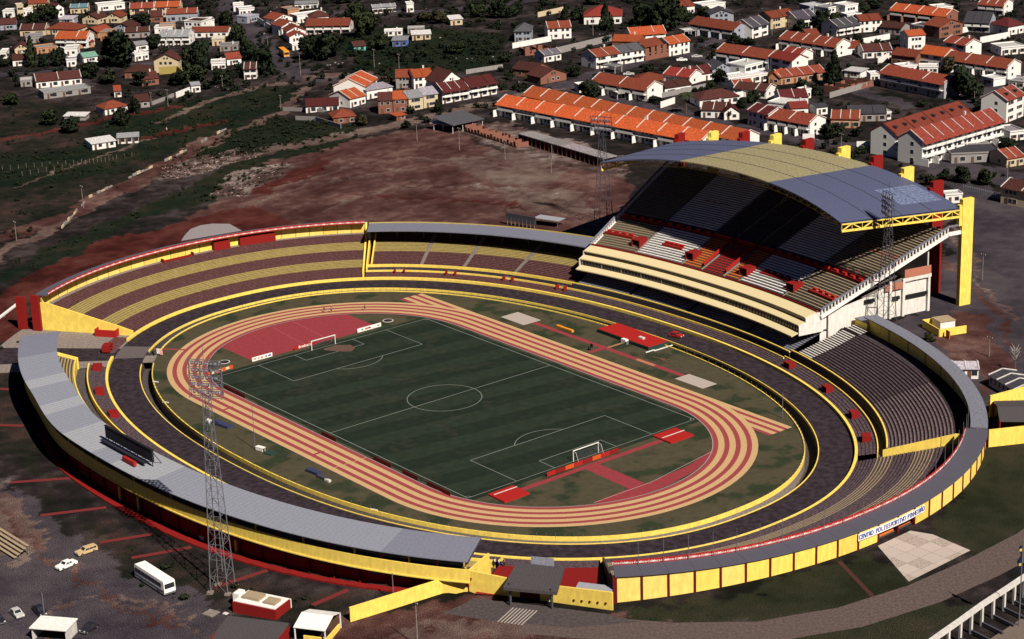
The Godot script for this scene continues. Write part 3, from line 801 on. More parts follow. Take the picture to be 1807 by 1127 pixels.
func make_materials():
	M.tex_streak = noise_tex(27, 0.02, 4, 0.86, 1.0, 512, 1.3)
	M.tex_grime = noise_tex(3, 0.03, 5, 0.72, 1.0, 512, 1.3)
	M.tex_soft = noise_tex(9, 0.03, 5, 0.88, 1.0, 512, 1.2)
	M.tex_cobble = noise_tex(15, 0.09, 2, 0.25, 1.0, 512, 3.2)
	M.tex_grain = noise_tex(5, 0.08, 4, 0.65, 1.0, 512, 1.4)
	M.tex_stain = noise_tex(11, 0.016, 6, 0.62, 1.0, 512, 1.5)
	mat("yellow", 0.88, 0.66, 0.13, 0.75, "soft", 9.0)
	streaks("yellow")
	mat("yellow_pale", 0.86, 0.66, 0.17, 0.78, "soft", 9.0)
	streaks("yellow_pale")
	mat("yellow_warm", 0.80, 0.58, 0.115, 0.78, "soft", 9.0)
	streaks("yellow_warm")
	mat("yellow_dull", 0.55, 0.42, 0.12, 0.85, "grime", 7.0)
	mat("yellow_terrace", 0.43, 0.34, 0.125, 0.9, "grime", 6.0)
	mat("red_terrace", 0.15, 0.066, 0.068, 0.9, "stain", 9.0)
	mat("dull_terrace", 0.105, 0.072, 0.088, 0.9, "stain", 8.0)
	mat("cream_terrace", 0.34, 0.27, 0.17, 0.9, "grime", 6.0)
	mat("concrete", 0.27, 0.23, 0.21, 0.9, "grime", 14.0)
	mat("concrete_dark", 0.10, 0.088, 0.095, 0.9, "stain", 7.0)
	mat("concrete_light", 0.47, 0.40, 0.36, 0.9, "soft", 6.0)
	mat("asphalt", 0.040, 0.028, 0.038, 0.9, "stain", 20.0)
	mat("red", 0.22, 0.010, 0.009, 0.75, "soft", 6.0)
	mat("red_dark", 0.11, 0.008, 0.008, 0.8, "soft", 6.0)
	mat("red_bright", 0.36, 0.016, 0.014, 0.65, "soft", 6.0)
	mat("orange", 0.62, 0.17, 0.03, 0.7, "soft", 5.0)
	mat("roof_grey", 0.235, 0.25, 0.31, 0.5, "soft", 10.0, 0.5)
	mat("roof_grey_light", 0.31, 0.325, 0.37, 0.5, "soft", 10.0, 0.5)
	mat("roof_grey_dull", 0.18, 0.19, 0.25, 0.55, "soft", 10.0, 0.5)
	mat("slab", 0.085, 0.083, 0.115, 0.8, "soft", 7.0)
	mat("slab_pale", 0.21, 0.22, 0.28, 0.8, "grime", 10.0)
	mat("moat", 0.10, 0.085, 0.08, 0.9, "stain", 6.0)
	mat("white", 0.80, 0.79, 0.77, 0.7, "soft", 7.0)
	streaks("white")
	mat("white_dirty", 0.60, 0.58, 0.56, 0.85, "grime", 8.0)
	streaks("white_dirty")
	mat("cream", 0.66, 0.56, 0.33, 0.8, "soft", 6.0)
	mat("steel", 0.115, 0.115, 0.135, 0.5, "", 1.0, 0.5)
	mat("steel_dark", 0.045, 0.045, 0.06, 0.6, "", 1.0, 0.5)
	mat("dark", 0.012, 0.012, 0.014, 0.7, "")
	mat("glass", 0.02, 0.024, 0.03, 0.15, "", 1.0, 0.6)
	mat("infield", 0.074, 0.064, 0.040, 1.0, "soft", 26.0)
	mat("track_sand", 0.50, 0.33, 0.17, 0.95, "soft", 9.0)
	mat("track_red", 0.27, 0.052, 0.056, 0.95, "soft", 9.0)
	mat("court_red", 0.25, 0.036, 0.046, 0.95, "soft", 20.0)
	mat("line", 0.27, 0.30, 0.27, 0.95, "grain", 3.0)
	mat("sand", 0.52, 0.45, 0.41, 1.0, "grain", 4.0)
	mat("wood", 0.16, 0.09, 0.06, 0.9, "grain", 2.0)
	mat("slate", 0.085, 0.075, 0.085, 0.8, "grime", 5.0)
	mat("tyre", 0.015, 0.015, 0.016, 0.9, "")
	mat("lamp_body", 0.15, 0.15, 0.19, 0.35, "", 1.0, 0.6)
	mat("car_white", 0.82, 0.82, 0.80, 0.3, "", 1.0, 0.5)
	mat("car_beige", 0.50, 0.36, 0.20, 0.35, "", 1.0, 0.5)
	mat("car_silver", 0.42, 0.42, 0.42, 0.35, "", 1.0, 0.5)
	mat("car_black", 0.018, 0.018, 0.026, 0.25, "", 1.0, 0.5)
	mat("orange_red", 0.55, 0.08, 0.02, 0.7, "soft", 4.0)
	mat("orange_yellow", 0.70, 0.28, 0.03, 0.7, "soft", 4.0)
	mat("dark_green", 0.02, 0.05, 0.04, 0.8, "soft", 3.0)
	mat("tarp", 0.05, 0.06, 0.14, 0.7, "grain", 3.0)
	mat("tan", 0.42, 0.33, 0.22, 0.9, "grime", 3.0)
	mat("pink", 0.75, 0.40, 0.38, 0.8, "")
	mat("flag_blue", 0.02, 0.03, 0.10, 0.8, "soft", 2.0)
	mat("lawn", 0.028, 0.034, 0.017, 1.0, "stain", 14.0)
	mat("street", 0.085, 0.070, 0.075, 0.95, "grime", 16.0)

# ---------------------------------------------------------------- the ground
const GX0 := -700.0
const GZ0 := -620.0
const GW := 920.0
const GH := 800.0
const GP := 0.62

func make_ground():
	var iw := int(GW / GP)
	var ih := int(GH / GP)
	var idm := Image.create(iw, ih, false, Image.FORMAT_L8)
	idm.fill(Color8(52, 52, 52))
	for a in GROUND_AREAS:
		var pts := PackedVector2Array()
		for i in range(0, a[1].size(), 2):
			pts.append(Vector2((a[1][i] - GX0) / GP, (a[1][i + 1] - GZ0) / GP))
		fill_poly(idm, pts, a[0])
	for a in GROUND_LINES:
		var line := []
		for i in range(0, a[2].size(), 2):
			line.append(Vector2((a[2][i] - GX0) / GP, (a[2][i + 1] - GZ0) / GP))
		fill_poly(idm, PackedVector2Array(ribbon_poly(line, a[1] / GP)), a[0])
	var f := FastNoiseLite.new()
	f.noise_type = FastNoiseLite.TYPE_SIMPLEX_SMOOTH
	f.fractal_octaves = 5
	f.fractal_gain = 0.62
	f.seed = 21
	f.frequency = 0.022
	var n1 := f.get_image(iw, ih).get_data()
	f.seed = 33
	f.frequency = 0.03
	var n2 := f.get_image(iw, ih).get_data()
	f.seed = 47
	f.frequency = 0.012
	f.fractal_octaves = 6
	var n3 := f.get_image(iw, ih).get_data()
	f.seed = 59
	f.frequency = 0.11
	f.fractal_octaves = 3
	var n4 := f.get_image(iw, ih).get_data()
	# colour ramps, real-world linear values, one per kind of ground
	var ramps := [
		[Color(0.013, 0.016, 0.012), Color(0.028, 0.028, 0.022), Color(0.078, 0.046, 0.042)],
		[Color(0.070, 0.030, 0.028), Color(0.128, 0.062, 0.058), Color(0.235, 0.140, 0.124)],
		[Color(0.052, 0.014, 0.013), Color(0.112, 0.030, 0.026), Color(0.150, 0.054, 0.046)],
		[Color(0.010, 0.018, 0.012), Color(0.019, 0.028, 0.017), Color(0.042, 0.038, 0.027)],
		[Color(0.055, 0.046, 0.060), Color(0.084, 0.071, 0.090), Color(0.122, 0.101, 0.116)],
		[Color(0.112, 0.066, 0.060), Color(0.178, 0.120, 0.108), Color(0.275, 0.208, 0.182)],
		[Color(0.011, 0.013, 0.011), Color(0.034, 0.027, 0.028), Color(0.088, 0.070, 0.070)],
		[Color(0.025, 0.030, 0.017), Color(0.040, 0.043, 0.026), Color(0.058, 0.053, 0.034)],
		[Color(0.050, 0.026, 0.026), Color(0.140, 0.092, 0.086), Color(0.420, 0.345, 0.325)]]
	var lut := PackedByteArray()
	lut.resize(9 * 256 * 3)
	for r in 9:
		for i in 256:
			var t: float = clamp((i / 255.0 - 0.5) * 3.2 + 0.5, 0.0, 1.0)
			var c: Color = ramps[r][0].lerp(ramps[r][1], t * 2.0) if t < 0.5 else ramps[r][1].lerp(ramps[r][2], t * 2.0 - 1.0)
			c = c.linear_to_srgb()
			lut[(r * 256 + i) * 3] = c.r8
			lut[(r * 256 + i) * 3 + 1] = c.g8
			lut[(r * 256 + i) * 3 + 2] = c.b8
	var ids := idm.get_data()
	var out := PackedByteArray()
	out.resize(iw * ih * 3)
	var k := 0
	for y in ih:
		for x in iw:
			var wx: int = clampi(x + ((n1[k] - 128) >> 4) + ((n4[k] - 128) >> 5), 0, iw - 1)
			var wy: int = clampi(y + ((n2[k] - 128) >> 4) + ((n4[k] - 128) >> 5), 0, ih - 1)
			var b: int = ((ids[wy * iw + wx] >> 3) * 256 + ((n3[k] + n1[k] + n2[k] + n4[k]) >> 2)) * 3
			out[k * 3] = lut[b]
			out[k * 3 + 1] = lut[b + 1]
			out[k * 3 + 2] = lut[b + 2]
			k += 1
	var m := StandardMaterial3D.new()
	m.resource_name = "ground"
	m.albedo_texture = ImageTexture.create_from_image(Image.create_from_data(iw, ih, false, Image.FORMAT_RGB8, out))
	m.roughness = 1.0
	m.metallic_specular = 0.1
	m.detail_enabled = true
	m.detail_blend_mode = BaseMaterial3D.BLEND_MODE_MUL
	m.detail_uv_layer = BaseMaterial3D.DETAIL_UV_2
	m.detail_albedo = noise_tex(71, 0.05, 4, 0.45, 1.0, 512, 1.8)
	M.ground = m
	var xs := []
	var zs := []
	for s in [[-3000.0, -720.0, 190.0], [-720.0, -180.0, 9.0], [-180.0, 210.0, 3.0], [210.0, 3000.0, 155.0]]:
		var x: float = s[0]
		while x < s[1] - 0.01:
			xs.append(x)
			x += s[2]
	xs.append(3000.0)
	for s in [[-3000.0, -640.0, 196.0], [-640.0, -160.0, 9.0], [-160.0, 170.0, 3.0], [170.0, 3000.0, 157.0]]:
		var z: float = s[0]
		while z < s[1] - 0.01:
			zs.append(z)
			z += s[2]
	zs.append(3000.0)
	var st := SurfaceTool.new()
	st.begin(Mesh.PRIMITIVE_TRIANGLES)
	for z in zs:
		for x in xs:
			var o := off_of(x, z)
			var y := land(x, z)
			if o < 23.0:
				y = lerp(-5.0, y, smooth(15.0, 22.0, o))
			st.set_uv(Vector2((x - GX0) / GW, (z - GZ0) / GH))
			st.set_uv2(Vector2(x, z) / 9.0)
			st.add_vertex(Vector3(x, y, z))
	var nx := xs.size()
	for j in zs.size() - 1:
		for i in nx - 1:
			var a := j * nx + i
			for q in [a, a + 1, a + nx + 1, a, a + nx + 1, a + nx]:
				st.add_index(q)
	st.generate_normals()
	var g := MeshInstance3D.new()
	g.mesh = st.commit()
	g.mesh.surface_set_material(0, m)
	g.name = "ground"
	g.set_meta("kind", "structure")
	add_child(g)

func fill_poly(im: Image, pts: PackedVector2Array, id: int):
	var y0 := 1e9
	var y1 := -1e9
	for q in pts:
		y0 = min(y0, q.y)
		y1 = max(y1, q.y)
	var c := Color8(id * 8 + 4, id * 8 + 4, id * 8 + 4)
	for y in range(int(max(0.0, y0)), int(min(im.get_height() - 1.0, y1)) + 1):
		var xs := []
		for i in pts.size():
			var a := pts[i]
			var b := pts[(i + 1) % pts.size()]
			if (a.y <= y) != (b.y <= y):
				xs.append(a.x + (y - a.y) / (b.y - a.y) * (b.x - a.x))
		xs.sort()
		for i in range(0, xs.size() - 1, 2):
			var xa: int = clampi(int(xs[i]), 0, im.get_width())
			var xb: int = clampi(int(ceil(xs[i + 1])), 0, im.get_width())
			if xb > xa:
				im.fill_rect(Rect2i(xa, y, xb - xa, 1), c)

# ---------------------------------------------------------------- playing field
func track_ring(called, m, parent, r0, r1, y):
	var mb = MB.new()
	var pts0 = []
	var pts1 = []
	for side in [0, 1]:
		for i in 49:
			var a = -PI / 2 + PI * i / 48.0 + PI * side
			var c = Vector3(41.5 if side == 0 else -41.5, y, 0.0)
			var d = Vector3(cos(a), 0, sin(a))
			pts0.append(c + d * r0)
			pts1.append(c + d * r1)
	for i in pts0.size():
		var j = (i + 1) % pts0.size()
		mb.quad(pts0[i], pts0[j], pts1[j], pts1[i])
	return mb.put(called, m, parent)

func flat(called, m, parent, poly, y):
	return sheet(called, m, parent, poly, 0.0, 4.0, y)

func rect(x0, z0, x1, z1) -> Array:
	return [Vector2(x0, z0), Vector2(x1, z0), Vector2(x1, z1), Vector2(x0, z1)]

func line_mark(parent, a: Vector2, b: Vector2, w := 0.20, y := 0.016, m = null):
	var d = (b - a).normalized()
	var s = Vector2(-d.y, d.x) * w * 0.5
	return flat("line", M.line if m == null else m, parent, [a - s, b - s, b + s, a + s], y)

func arc_mark(parent, c: Vector2, r: float, a0: float, a1: float, w := 0.17):
	var mb = MB.new()
	var k = 48
	for i in k:
		var p0 = Vector2.from_angle(a0 + (a1 - a0) * i / k)
		var p1 = Vector2.from_angle(a0 + (a1 - a0) * (i + 1) / k)
		var q = []
		for e in [[p0, r - w / 2], [p1, r - w / 2], [p1, r + w / 2], [p0, r + w / 2]]:
			var s: Vector2 = c + e[0] * e[1]
			q.append(Vector3(s.x, 0.019, s.y))
		mb.quad(q[0], q[3], q[2], q[1])
	return mb.put("line", M.line, parent)

func pitch_texture() -> ImageTexture:
	# mown grass with worn brown patches: matter with its own outline
	var w = 640
	var h = 440
	var f = FastNoiseLite.new()
	f.noise_type = FastNoiseLite.TYPE_SIMPLEX_SMOOTH
	f.fractal_octaves = 5
	f.seed = 5
	f.frequency = 0.012
	var a = f.get_image(w, h).get_data()
	f.seed = 8
	f.frequency = 0.05
	var b = f.get_image(w, h).get_data()
	var out = PackedByteArray()
	out.resize(w * h * 3)
	for y in h:
		for x in w:
			var k = y * w + x
			var band = 1.0 if int((x * 0.97 + y * 0.12) / 34.0) % 2 == 0 else 0.0
			var worn = smooth(0.62, 0.78, (a[k] * 0.7 + b[k] * 0.3) / 255.0 + (0.10 if x < 330 and y > 210 else 0.0))
			var g = 0.80 + 0.35 * b[k] / 255.0
			var c = Color(0.0150, 0.0220, 0.0165).lerp(Color(0.0200, 0.0285, 0.0205), band) * g
			c = c.lerp(Color(0.052, 0.041, 0.027) * g, worn * 0.16)
			c.a = 1.0
			c = c.linear_to_srgb()
			out[k * 3] = c.r8
			out[k * 3 + 1] = c.g8
			out[k * 3 + 2] = c.b8
	return ImageTexture.create_from_image(Image.create_from_data(w, h, false, Image.FORMAT_RGB8, out))

func infield_texture() -> ImageTexture:
	# dry olive turf with greener tufts
	var w = 800
	var h = 560
	var f = FastNoiseLite.new()
	f.noise_type = FastNoiseLite.TYPE_SIMPLEX_SMOOTH
	f.fractal_octaves = 5
	f.seed = 15
	f.frequency = 0.018
	var a = f.get_image(w, h).get_data()
	f.seed = 18
	f.frequency = 0.09
	var b = f.get_image(w, h).get_data()
	var out = PackedByteArray()
	out.resize(w * h * 3)
	for k in w * h:
		var green = smooth(0.50, 0.66, a[k] * 0.0031 + b[k] * 0.0008)
		var g = 0.82 + 0.36 * b[k] / 255.0
		var c = (Color(0.060, 0.053, 0.034).lerp(Color(0.026, 0.034, 0.020), green)) * g
		c = c.linear_to_srgb()
		out[k * 3] = c.r8
		out[k * 3 + 1] = c.g8
		out[k * 3 + 2] = c.b8
	return ImageTexture.create_from_image(Image.create_from_data(w, h, false, Image.FORMAT_RGB8, out))

func make_field():
	# infield
	var inf = structure("infield")
	var mbt = MB.new()
	for i in 180:
		var q0 = at(i * 2.0, -10.9, 0)
		var q1 = at(i * 2.0 + 2.0, -10.9, 0)
		var c = Vector3(CX, 0, CZ)
		var uvs = []
		for q in [c, q1, q0]:
			uvs.append(Vector2((q.x + 100.0) / 200.0, (q.z + 70.0) / 140.0))
		mbt.tri(c, q1, q0)
		for k in 3:
			mbt.uv[mbt.uv.size() - 3 + k] = uvs[[0, 2, 1][k]]
	var im = StandardMaterial3D.new()
	im.albedo_texture = infield_texture()
	im.roughness = 1.0
	im.metallic_specular = 0.1
	mbt.put("turf", im, inf)
	# pitch
	var pit = structure("football_pitch")
	var mb = MB.new()
	var px = 54.4
	var pz = 35.3
	mb.quad_uv(Vector3(-px, 0.005, pz), Vector3(px, 0.005, pz), Vector3(px, 0.005, -pz), Vector3(-px, 0.005, -pz), Vector2(0, 1), Vector2(1, 1), Vector2(1, 0), Vector2(0, 0))
	var pm = StandardMaterial3D.new()
	pm.albedo_texture = pitch_texture()
	pm.roughness = 1.0
	pm.metallic_specular = 0.1
	mb.put("grass", pm, pit)
	var hx = 52.67
	var hz = 33.73
	line_mark(pit, Vector2(-hx, -hz), Vector2(hx, -hz))
	line_mark(pit, Vector2(-hx, hz), Vector2(hx, hz))
	line_mark(pit, Vector2(0, -hz), Vector2(0, hz))
	for s in [-1.0, 1.0]:
		line_mark(pit, Vector2(s * hx, -hz), Vector2(s * hx, hz), 0.17, 0.013)
		for bx in [[16.5, 20.16], [5.5, 9.16]]:
			line_mark(pit, Vector2(s * (hx - bx[0]), -bx[1]), Vector2(s * (hx - bx[0]), bx[1]))
			for t in [-1.0, 1.0]:
				line_mark(pit, Vector2(s * (hx - bx[0]), t * bx[1]), Vector2(s * hx, t * bx[1]), 0.17, 0.022)
		var c = Vector2(s * (hx - 11.0), 0)
		var half = acos(5.5 / 9.15)
		arc_mark(pit, c, 9.15, (PI if s > 0 else 0.0) - half, (PI if s > 0 else 0.0) + half)
		for t in [-1.0, 1.0]:
			var corner = Vector2(s * hx, t * hz)
			var mid = (-corner).angle()
			mid = atan2(-t, -s)
			arc_mark(pit, corner, 1.0, mid - PI / 4, mid + PI / 4)
	arc_mark(pit, Vector2.ZERO, 9.15, 0, TAU)
	# worn goal mouth at the far end
	flat("bare_patch", mat("bare", 0.15, 0.085, 0.068, 1.0, "grain", 3.0), pit, [Vector2(-51.6, 0.9), Vector2(-50.2, 1.1), Vector2(-46.0, -1.6), Vector2(-44.7, -3.4), Vector2(-46.2, -5.6), Vector2(-49.2, -6.2), Vector2(-50.7, -4.4), Vector2(-51.8, -3.5)], 0.026)
	# running track, eight lanes
	var tr = structure("running_track")
	var r = 36.35
	for i in 8:
		var w: float = 1.13 if i % 2 == 0 else 1.40
		track_ring("lane", M.track_red if i % 2 == 0 else M.track_sand, tr, r, r + w, 0.03)
		for s in [-1.0, 1.0]:
			# the straight runs on past both bends
			var poly = [Vector2(s * 41.0, -r - w), Vector2(s * 71.9, -r - w), Vector2(s * 71.9, -r), Vector2(s * 41.0, -r)]
			if i > 1:
				flat("straight_lane", M.track_red if i % 2 == 0 else M.track_sand, tr, poly, 0.022)
		r += w
	track_ring("kerb", mat("kerb_white", 0.36, 0.29, 0.30, 0.8, "soft", 4.0), tr, 36.12, 36.33, 0.05)
	line_mark(tr, Vector2(-76.5, 27.5), Vector2(-83.5, 33.5), 0.9, 0.04, M.track_red)
	line_mark(tr, Vector2(18.5, 36.4), Vector2(18.5, 46.5), 0.25, 0.04, M.track_sand)
	for s in [8.5, -31.0]:
		line_mark(tr, Vector2(s, 41.2), Vector2(s + 0.3, 45.0), 0.8, 0.042, M.track_red)
	# red surfaces for the field events
	var ev = structure("athletics_surface")
	var half_disc = []
	for i in 33:
		var a = PI / 2 + PI * i / 32.0
		half_disc.append(Vector2(-41.5 + 36.1 * cos(a), 36.1 * sin(a)))
	var dd = Geometry2D.intersect_polygons(PackedVector2Array(half_disc), PackedVector2Array(rect(-90, -20.3, -56.3, 19.6)))
	for q in dd:
		flat("half_disc", M.court_red, ev, Array(q), 0.008)
	line_mark(ev, Vector2(-76, -6), Vector2(-57, -4.5), 0.12, 0.014, mat("rose", 0.36, 0.09, 0.09, 0.9, ""))
	line_mark(ev, Vector2(-76, 0.8), Vector2(-57, 2.5), 0.12, 0.014, M.rose)
	flat("runway", M.court_red, ev, rect(-29.5, -53.3, 29.2, -51.7), 0.008)
	flat("runway", M.court_red, ev, rect(-1.2, -51.7, 0.4, -47.2), 0.012)
	flat("runway", mat("runway_tan", 0.40, 0.17, 0.10, 0.95, "soft", 4.0), ev, rect(-0.4, -58.0, 0.4, -53.3), 0.008)
	flat("runway", M.runway_tan, ev, rect(12.0, -53.1, 18.6, -51.9), 0.014)
	flat("sand_pit", M.sand, ev, rect(-39.5, -55.3, -29.5, -49.2), 0.01)
	flat("sand_pit", M.sand, ev, rect(29.2, -54.4, 39.2, -49.5), 0.01)
	flat("runway", M.court_red, ev, rect(56.3, -19.0, 57.9, 23.5), 0.008)
	flat("runway", M.court_red, ev, [Vector2(57.9, 4.7), Vector2(57.9, 0.6), Vector2(74.0, 0.6), Vector2(77.3, 1.4), Vector2(77.0, 7.5), Vector2(72.6, 5.2)], 0.010)
	var fan = []
	var fan_in = Geometry2D.intersect_polygons(PackedVector2Array(disc_right(36.1)), PackedVector2Array([Vector2(73.1, 16.0), Vector2(72.7, 5.4), Vector2(73.2, -0.4), Vector2(72.2, -13.0), Vector2(68.4, -25.8), Vector2(71.3, -21.5), Vector2(75.3, -12.0), Vector2(76.9, -4.0), Vector2(77.3, 1.3), Vector2(77.0, 8.0), Vector2(75.4, 13.5)]))
	for q in fan_in:
		flat("fan", M.court_red, ev, Array(q), 0.014)
	line_mark(ev, Vector2(73.2, 15.5), Vector2(73.4, -0.6), 0.16, 0.022, M.kerb_white)
	line_mark(ev, Vector2(73.4, -0.6), Vector2(69.6, -24.0), 0.16, 0.022, M.kerb_white)
	# discus and shot circles
	for c in [Vector2(-58.7, -25.2), Vector2(-61.1, 25.3)]:
		var o = thing("throwing_circle", "white rimmed throwing circle in the grass %s" % ("by the far corner of the pitch" if c.y < 0 else "by the left corner of the pitch"), "circle", Vector3(c.x, 0, c.y), 0, "throwing circles")
		var disc = MB.new()
		var rim = MB.new()
		for i in 24:
			var p0 = Vector3(cos(TAU * i / 24), 0, sin(TAU * i / 24))
			var p1 = Vector3(cos(TAU * (i + 1) / 24), 0, sin(TAU * (i + 1) / 24))
			disc.tri(Vector3(0, 0.03, 0), p1 * 1.25 + Vector3(0, 0.03, 0), p0 * 1.25 + Vector3(0, 0.03, 0))
			rim.quad(p0 * 1.26 + Vector3(0, 0.06, 0), p1 * 1.26 + Vector3(0, 0.06, 0), p1 * 1.5 + Vector3(0, 0.06, 0), p0 * 1.5 + Vector3(0, 0.06, 0))
			rim.quad(p1 * 1.5, p0 * 1.5, p0 * 1.5 + Vector3(0, 0.06, 0), p1 * 1.5 + Vector3(0, 0.06, 0))
		disc.put("floor", M.asphalt, o)
		rim.put("rim", M.white_dirty, o)

func disc_right(r: float) -> Array:
	var out = []
	for i in 49:
		var a = -PI / 2 + PI * i / 48.0
		out.append(Vector2(41.5 + r * cos(a), r * sin(a)))
	return out

# ---------------------------------------------------------------- stadium
func deck(called, m, parent, t0, t1, profile, step = 1.5):
	var o = swept(called, m, parent, t0, t1, profile, false, false, step)
	o.set_meta("kind", "stuff")
	return o

# an end wall across the terrace whose top follows the profile (offset, height)
func end_wall(called, m, parent, t, top: Array, y0: float, thick := 0.35):
	var mb = MB.new()
	var n2 = oval_n(t)
	var tg = Vector3(-n2.y, 0, n2.x) * thick * 0.5
	for i in top.size() - 1:
		var a = at(t, top[i].x, top[i].y)
		var b = at(t, top[i + 1].x, top[i + 1].y)
		var a0 = Vector3(a.x, y0, a.z)
		var b0 = Vector3(b.x, y0, b.z)
		mb.quad(a0 + tg, a + tg, b + tg, b0 + tg)
		mb.quad(b0 - tg, b - tg, a - tg, a0 - tg)
		mb.quad(a - tg, b - tg, b + tg, a + tg)
	var f = at(t, top[0].x, top[0].y)
	var f0 = Vector3(f.x, y0, f.z)
	var l = at(t, top[-1].x, top[-1].y)
	var l0 = Vector3(l.x, y0, l.z)
	mb.quad(f0 - tg, f - tg, f + tg, f0 + tg)
	mb.quad(l0 + tg, l + tg, l - tg, l0 - tg)
	fix_normals(mb)
	return mb.put(called, m, parent)

# flip each triangle so that its normal and winding agree with the shape's outside (convex enough)
func fix_normals(mb: MB):
	var c = Vector3.ZERO
	for q in mb.v:
		c += q
	c /= mb.v.size()
	for i in range(0, mb.v.size(), 3):
		var mid = (mb.v[i] + mb.v[i + 1] + mb.v[i + 2]) / 3.0
		if (mb.n[i].dot(mid - c) < 0.0 and abs(mb.n[i].y) < 0.5) or mb.n[i].y <= -0.5:
			var s = mb.v[i + 1]
			mb.v[i + 1] = mb.v[i + 2]
			mb.v[i + 2] = s
			for j in 3:
				mb.n[i + j] = -mb.n[i + j]

# a box standing at an oval place, turned with the oval: sizes along the oval, up, outwards
func oval_box(called, m, parent, t, off, y, along, up, out_):
	var mb = MB.new()
	var n2 = oval_n(t)
	mb.box(at(t, off, y + up * 0.5), Vector3(along, up, out_), Basis(Vector3(n2.y, 0, -n2.x), Vector3.UP, Vector3(n2.x, 0, n2.y)))
	return mb.put(called, m, parent)

# a vomitory: red walls round a dark mouth that opens towards the field
func portal(label, t, off, y, w, h, d, group, open_top = false):
	var n2 = oval_n(t)
	var o = thing("stair_portal", label, "portal", at(t, off, y), atan2(n2.x, n2.y), group)
	for s in [-1.0, 1.0]:
		var mb = MB.new()
		mb.box(Vector3(s * (w * 0.5 - 0.12), h * 0.5, 0), Vector3(0.24, h, d))
		mb.put("side_wall", M.red, o)
	if not open_top:
		var mb2 = MB.new()
		mb2.box(Vector3(0, h - 0.1, 0.0), Vector3(w - 0.5, 0.2, d - 0.02))
		mb2.put("lintel", M.red, o)
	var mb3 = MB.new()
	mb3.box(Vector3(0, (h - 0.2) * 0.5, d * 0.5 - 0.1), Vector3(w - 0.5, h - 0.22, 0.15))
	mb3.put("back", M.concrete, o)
	return o

func yellow_of(i):
	return [M.yellow, M.yellow_pale, M.yellow, M.yellow_warm, M.yellow_pale][(i * 7 + i / 3) % 5]

func make_rings():
	var moat = structure("moat")
	swept("floor", M.moat, moat, 0, 360, [Vector2(-10.9, -2.8), Vector2(-8.0, -2.8)])
	swept("inner_face", M.concrete, moat, 0, 360, [Vector2(-10.9, -0.02), Vector2(-10.9, -2.8)])
	swept("outer_face", M.concrete_dark, moat, 0, 360, [Vector2(-8.0, -2.8), Vector2(-8.0, -0.02)])
	var road = structure("asphalt_ring")
	swept("surface", M.asphalt, road, 0, 360, [Vector2(-8.0, 0.0), Vector2(0.1, 0.0)])
	# low yellow walls along the moat, one part for each length between joints
	var wi = thing("moat_wall", "low yellow wall on the infield edge of the moat", "wall")
	var wo = thing("moat_wall", "low yellow kerb wall on the asphalt edge of the moat", "wall")
	var gap = 141.0
	var k = 90
	for i in k:
		var t0 = 360.0 * i / k
		var t1 = 360.0 * (i + 1) / k
		if t0 < gap and t1 > gap - 3.0:
			continue
		ring_box("panel", M.yellow, wi, t0 + 0.02, t1 - 0.02, -11.15, -10.88, -0.7, 0.28)
		ring_box("panel", M.yellow, wo, t0 + 0.02, t1 - 0.02, -8.02, -7.8, -0.45, 0.16)
	var mb = MB.new()
	for i in 220:
		var a = at(360.0 * i / 220.0, -11.04, 0.2)
		mb.box(a + Vector3(0, 0.45, 0), Vector3(0.06, 0.9, 0.06))
	var fp = mb.put("fence_posts", M.steel, wi)
	fp.set_meta("kind", "stuff")
	# bridge over the moat at the left gate
	var br = thing("moat_bridge", "concrete slab bridging the moat at the left gate", "bridge")
	ring_box("slab", M.concrete, br, 137.6, 141.2, -11.0, -7.9, -0.3, 0.03)
	# yellow kerb wall round the asphalt
	var kw = thing("kerb_wall", "yellow kerb wall round the outside of the asphalt ring", "wall")
	for i in 72:
		var t0 = 360.0 * i / 72
		var t1 = 360.0 * (i + 1) / 72
		if t0 > 138.0 and t1 < 151.0:
			continue
		ring_box("length", M.yellow, kw, t0 + 0.015, t1 - 0.015, 0.1, 0.75, -0.3, 0.75)

# ---- a terrace with bands of rows; bands: [offset0, offset1, material]
func bands(parent, t0, t1, list, o0, y0, slope, rows_per_m = 1.25):
	for b in list:
		var ya: float = y0 + (b[0] - o0) * slope
		var yb: float = y0 + (b[1] - o0) * slope
		var cnt = int(max(1.0, round((b[1] - b[0]) * rows_per_m)))
		rows_two_tone(parent, t0, t1, b[0], ya, b[1], yb, cnt, M[b[2]], M[b[2] + "_riser"], b[3] if b.size() > 3 else 0.78)

# rows with a pale tread edge and a dark riser, the back of each tread dark too
func rows_two_tone(parent, t0, t1, o0, y0, o1, y1, count, tread, riser, part = 0.5):
	var a = MB.new()
	var b = MB.new()
	for i in count:
		var oa = o0 + (o1 - o0) * i / count
		var ob = o0 + (o1 - o0) * (i + 1) / count
		var ya = y0 + (y1 - y0) * i / count
		var yb = y0 + (y1 - y0) * (i + 1) / count
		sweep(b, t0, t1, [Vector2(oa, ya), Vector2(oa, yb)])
		sweep(a, t0, t1, [Vector2(oa, yb), Vector2(oa + (ob - oa) * part, yb)])
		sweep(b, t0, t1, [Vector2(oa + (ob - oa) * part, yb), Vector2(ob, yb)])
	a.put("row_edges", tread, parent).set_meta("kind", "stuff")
	b.put("rows", riser, parent).set_meta("kind", "stuff")

